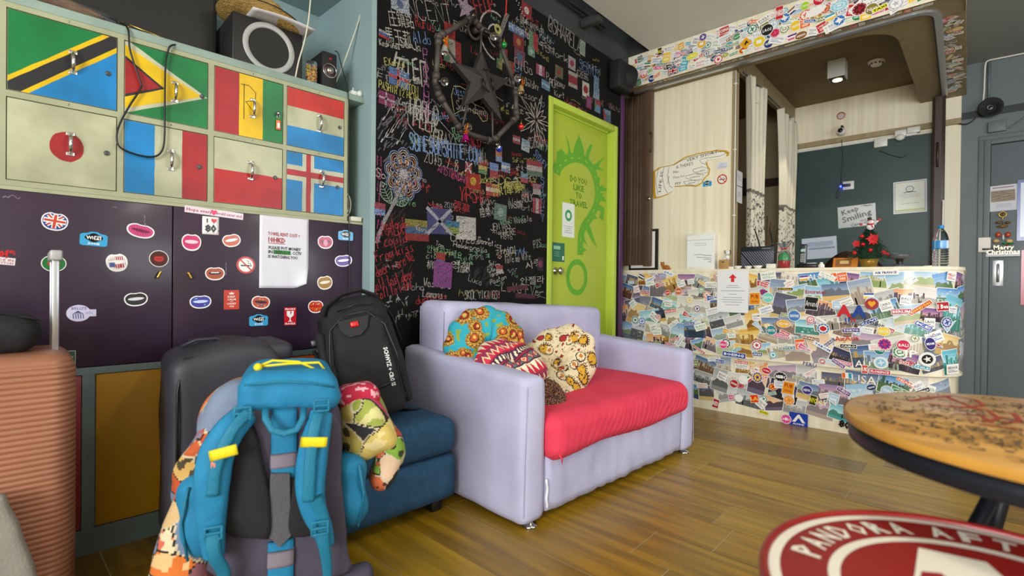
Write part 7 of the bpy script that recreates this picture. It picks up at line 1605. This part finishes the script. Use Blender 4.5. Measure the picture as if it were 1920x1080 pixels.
def wpap(b,m,w,h): b.box(-w/2,w/2,-h/2,h/2,0,.003,col='bcc4d4',m=m); quad(b,m,-w*.36,w*.40,h*.1,h*.3,'9aa8c0',.0034); quad(b,m,-w*.30,w*.44,-h*.06,h*.02,'8090aa',.0034); lines(b,m@Matrix.Translation((.01,.0,.0038)),w*.7,h*.3,0,random.Random(2),2,'7a88a4')
flat('white_sheet','pale blue white sheet pinned at the left foot of the teal board','paper',PB,1536,465,.30,.21,wpap,ybb,3)
def pbox(name,lab,cat,px,py,w_,h_,d_,mt,bev=.005):
    p=hy(px,py,ybb); b=MB(); b.box(p.x-w_/2,p.x+w_/2,ybb-d_,ybb+.0005,p.z-h_/2,p.z+h_/2,bev=bev); return b.build(name,mt,None,**L_(lab,cat)),p
pbox('junction_box','square white junction box near the top of the teal board','junction box',1652,268,.10,.085,.035,'white_plastic')
MS=thing('motion_sensor','white wall sensor with a half round lens at the top right of the teal board','sensor',tuple(hy(1690,262,5.69)))
p=hy(1700,247,5.68); b=MB(); b.box(p.x-.085,p.x+.0,5.66,5.70,p.z-.035,p.z+.02,bev=.004); b.build('housing','white_plastic',MS); b=MB(); b.sphere((p.x-.045,5.665,p.z-.045),.036,n=18,sc=(1,.7,.8)); b.build('lens','white_plastic',MS); b=MB(); b.box(p.x+.003,p.x+.095,5.665,5.70,p.z-.02,p.z+.03,bev=.004); b.build('side_box','white_plastic',MS)
SK=thing('wall_socket','white wall socket with a glowing blue usb plug on the teal board','socket',tuple(hy(1592,355,5.69)))
p=hy(1591,348,ybb); b=MB(); b.box(p.x-.045,p.x+.045,5.685,5.70,p.z-.04,p.z+.04,bev=.003); b.build('plate','white_plastic',SK); b=MB(); b.box(p.x-.05,p.x+.02,5.655,5.685,p.z-.012,p.z+.012,bev=.003); b.build('usb_plug',mat('plug_blue','1a2460',.4),SK); b=MB(); b.sphere((p.x-.058,5.665,p.z-.006),.010,n=12); b.build('blue_led','led_blue',SK)
cable('camera_cable',[(1578,262,5.68),(1580,300,5.69),(1577,330,5.69),(1576,345,5.68),(1568,365,5.69),(1570,372,5.69),(1574,360,5.69)],0,.0028,'black_plastic','thin black cable from the small camera down to the socket','Y')
cable('loose_wire',[(1650,283,5.69),(1668,290,5.69),(1690,295,5.69),(1700,290,5.69)],0,.0022,'black_plastic','loose black wire hanging under the square junction box','Y')
b=MB(); p=hy(1577,217,5.719); m=surf((p.x,5.719,p.z),(1,0,0),(0,0,1)); b.add(P3(circ(0,0,.036,.036,28),.001),[tuple(range(28))],'b03a24',False,m); b.add(P3(circ(0,-.002,.029,.027,28),.0015),[tuple(range(28))],'c8c4c0',False,m); b.build('round_sticker','vc_gloss',None,**L_('small round red rimmed sticker above the little camera','sticker'))
CM=thing('security_camera','small round white camera with a black lens above the teal board','camera',tuple(hy(1578,262,5.68))); p=hy(1578,246,5.66)
b=MB(); b.sphere((p.x,5.655,p.z-.005),.036,n=20); b.build('housing','white_plastic',CM); b=MB(); b.lathe([(.021,0),(.021,.012),(.0001,.013)],22,m=T(p.x-.004,5.632,p.z,rx=PI/2)); b.build('lens','black_plastic',CM); b=MB(); b.box(p.x-.006,p.x+.012,5.65,5.719,p.z+.028,p.z+.055,bev=.002); b.build('bracket','black_plastic',CM)
# brown post, its handle and thin rod
PO=thing('shutter_post','dark brown end post of the shutter at the right of the booth','post',(-.2,5.6,1.0)); b=MB(); b.box(-.245,-.158,5.57,5.62,1.0,2.60,bev=.004); b.box(-.225,-.18,5.565,5.572,1.0,2.60); b.build('post','brown',PO); p=hy(1758,290,5.565); b=MB(); b.tube([(p.x,5.566,p.z+.10),(p.x,5.54,p.z+.095),(p.x,5.54,p.z-.095),(p.x,5.566,p.z-.10)],.009,8); b.build('handle','brown',PO)
b=MB(); p0=hy(1765,423,5.5);p1=hy(1769,375,5.5); b.tube([V((p0.x,p0.y,.002)),p1],.006,6); b.build('thin_rod','soft_white',None,**L_('thin pale rod standing in front of the brown post','rod'))
# spot lamp and smoke detector
SLm=thing('ceiling_spotlight','white square ceiling spotlight glowing inside the booth','lamp',(-.80,4.76,2.64)); b=MB(); b.box(-.865,-.745,4.71,4.83,2.66,2.80); b.build('housing','lamp_white',SLm); b=MB(); b.box(-.858,-.752,4.717,4.823,2.652,2.662); b.build('black_insert','black_plastic',SLm); b=MB(); b.lathe([(.0001,2.649),(.033,2.649),(.035,2.655)],24,m=T(-.805,4.77,0),cap=False); b.build('lens','lamp_glow',SLm)
l=bpy.data.lights.new('booth_spot','SPOT'); l.energy=14; l.color=(1,.9,.7); l.spot_size=rad(100); l.shadow_soft_size=.03; o=bpy.data.objects.new('booth_spot',l); COL.objects.link(o); o.location=(-.805,4.77,2.63)
SD_=thing('smoke_detector','round white smoke detector on the booth ceiling','detector',(-.57,4.96,2.76)); b=MB(); b.lathe([(.0001,-.035),(.035,-.035),(.042,-.02),(.055,-.018),(.058,0)],28,m=T(-.57,4.96,2.80),cap=False); b.build('housing','soft_white',SD_); b=MB()
for k in range(10): a=2*PI*k/10; b.box(-.006,.006,.040,.050,-.028,-.019,m=T(-.57,4.96,2.80,rz=a))
b.build('vents','steel_dark',SD_)
# ================================================================= grey wall, door and its things
D2=thing('door_2','','door',(.55,5.72,0)); del D2['label'],D2['category']; D2['kind']='structure'
b=MB(); b.box(.085,.125,5.70,5.80,0,2.20,bev=.003); b.box(.98,1.02,5.70,5.80,0,2.20,bev=.003); b.box(.125,.98,5.70,5.80,2.16,2.20,bev=.003); b.box(.05,.088,5.708,5.722,0,2.199,bev=.003); b.box(.05,1.05,5.708,5.722,2.2,2.24,bev=.003); b.build('door_frame','grey_wall',D2)
b=MB(); b.box(.128,.977,5.718,5.76,.008,2.155,bev=.002); b.build('door_leaf','grey_door',D2)
b=MB(); p=hy(1871,512,5.718); m=surf((p.x,5.718,p.z),(1,0,0),(0,0,1)); b.box(-.032,.032,-.105,.105,0,.003,m=m,bev=.001); b.tube([m@V((0,.07,.002)),m@V((0,.062,.025)),m@V((0,-.062,.025)),m@V((0,-.07,.002))],.009,10); b.build('pull_handle','alu',D2)
HP_=thing('door_hasp','worn white hasp lock across the grey door edge','hasp',(.09,5.70,1.27)); p=hy(1845,459,5.70); b=MB(); b.box(p.x-.035,p.x+.04,5.694,5.7085,p.z-.06,p.z+.06,bev=.002); b.build('plate','soft_white',HP_); b=MB(); b.box(p.x-.01,p.x+.06,5.686,5.695,p.z-.045,p.z-.03,bev=.002); b.build('bolt','black_plastic',HP_)
GD=surf((0,5.7178,0),(1,0,0),(0,0,1)); yg=5.7178
def gnote(b,m,w,h): b.box(-w/2,w/2,-h/2,h/2,0,.002,col='c8ccd4',m=m); quad(b,m,-w*.37,w*.35,h*.40,h*.43,'8a2030',.0024); quad(b,m,-w*.43,w*.38,-h*.13,h*.3,'8a7a66',.0024); 
def gnote2(b,m,w,h):
    gnote(b,m,w,h); rr=random.Random(3)
    for k in range(18): y=rr.uniform(-.1,.28)*h; x=rr.uniform(-.4,.2)*w; ribbon(b,[(x,y),(x+w*.15,y+.002)],.003,rr.choice(['5a4a3c','b0a08a','3a3028']),m,.0028+k*1e-5)
    lines(b,m@Matrix.Translation((0,-h*.3,.0026)),w*.7,h*.2,0,rr,3,'8a90a0')
flat('photo_notice','white sheet with a brown photograph taped on the grey door','notice',GD,1882,371,.175,.21,gnote2,yg,2)
b=MB(); p=hy(1907,396,yg); b.box(p.x,p.x+.26,5.708,5.7175,p.z-.24,p.z+.25,col='3a4f9c'); b.box(p.x+.018,p.x+.24,5.7065,5.708,p.z-.21,p.z+.225,col='c4cede'); b.build('blue_framed_sheet','vc_gloss',None,**L_('blue edged document holder at the right of the grey door','document holder'))
b=MB(); p=hy(1914,525,yg); b.box(p.x,p.x+.2,5.709,5.7175,p.z-.2,p.z+.24,col='b8304c'); b.build('pink_poster','vc_gloss',None,**L_('pink red poster cut by the right edge, under the blue edged holder','poster'))
OR=thing('christmas_door_ornament','gold and green Merry Christmas hanging ornament on the grey door','ornament',tuple(hy(1881,468,5.69))); 
def op(px,py): p=hy(px,py,5.70); return p
b=MB(); p=op(1880,402); b.tube([p+V((.022*math.cos(t),0,.022*math.sin(t))) for t in [2*PI*i/18 for i in range(18)]],.004,6,closed=True); b.tube([p+V((-.02,0,0)),p+V((.02,0,0))],.003,5); b.tube([p+V((0,0,.02)),p-V((0,0,.08))],.0035,5); b.build('gold_ring','brass',OR)
for nm,px,py,w_,h_,c in (('bell_bow',1880,424,.055,.016,'7a5a24'),('bell_bow',1872,417,.028,.014,'6a4a1c'),('bell_bow',1890,417,.028,.014,'6a4a1c'),('red_bell',1872,440,.03,.03,'a8442c'),('red_bell',1890,440,.03,.03,'a8442c'),('gold_bell',1868,452,.034,.02,'c8a05a'),('gold_bell',1893,452,.034,.02,'d8b070'),('clapper',1881,445,.012,.03,'d8dce0'),('holly_leaf',1884,456,.03,.012,'1f7a3a'),('holly_leaf',1895,456,.028,.012,'1f7a3a'),('holly_berry',1888,460,.012,.010,'b01c20')):
    p=op(px,py); b=MB(); b.sphere(p,1,c,12,sc=(w_*.62,.012,h_*.8)); b.build(nm,'vc_gloss',OR)
b=MB(); p=op(1880,474); b.box(p.x-.10,p.x+.10,5.69,5.712,p.z-.03,p.z-.005,col='1a1f28'); b.build('base_bar','vc_gloss',OR)
b=MB(); m=surf((0,5.689,0),(1,0,0),(0,0,1)); b.text('Merry',.05,'e8d898',m@m2(p.x+.005,p.z+.045,0,0),.03,width=.12); b.text('Christmas',.055,'f0e6b0',m@m2(p.x,p.z+.008,0,.001),.035,width=.20)
b.build('gold_lettering','vc_gloss',OR)
SR=thing('siren','round black siren on the grey wall above the door','siren',tuple(hy(1857,212,5.70))); p=hy(1857,203,5.68); m=T(p.x,5.72,p.z,rx=PI/2); b=MB(m); b.lathe([(.045,0),(.05,.04),(.075,.075),(.078,.08),(.070,.082),(.04,.05),(.025,.045),(.0001,.06)],32,cap=False); b.build('horn','black_matte',SR); b=MB(m); b.lathe([(.022,.062),(.024,.058),(.012,.066),(.0001,.07)],18,cap=False); b.build('cone','steel_dark',SR)
b=MB(); p=hy(1869,238,5.72); b.box(p.x-.055,p.x+.055,5.688,5.7195,p.z-.045,p.z+.045,bev=.006); b.build('junction_box','grey_wall',None,**L_('grey painted junction box below the black siren','junction box'))
b=MB(); z_=hy(1803,219,5.72).z; b.box(-.058,2.58,5.716,5.7199,z_-.03,z_+.03); b.build('trim_6','grey_dark',None,**ST)
cable('white_wall_cable',[(1925,99,5.70),(1880,108,5.70),(1856,113,5.70),(1848,120,5.70),(1846,150,5.70),(1845,175,5.70),(1842,200,5.70),(1842,210,5.70),(1850,217,5.70)],0,.006,'soft_white','white cable bending along the grey wall down to the siren','Y')
cable('black_wall_cable',[(1775,230,5.70),(1790,231,5.70),(1810,233,5.70),(1820,229,5.70),(1828,222,5.70)],0,.005,'black_plastic','black cable crossing from the booth to the grey wall','Y')
cable('grey_conduit',[(1880,239,5.71),(1895,238,5.71),(1908,230,5.71),(1922,220,5.71)],0,.007,'grey_wall','grey painted conduit leaving the junction box to the right','Y')
b=MB(); p=hy(1849,118,5.70); b.tube([(p.x+.02,5.705,2.86),(p.x+.02,5.705,2.5)],.010,8); b.build('wall_conduit','grey_wall',None,**L_('grey painted vertical pipe above the siren','pipe'))
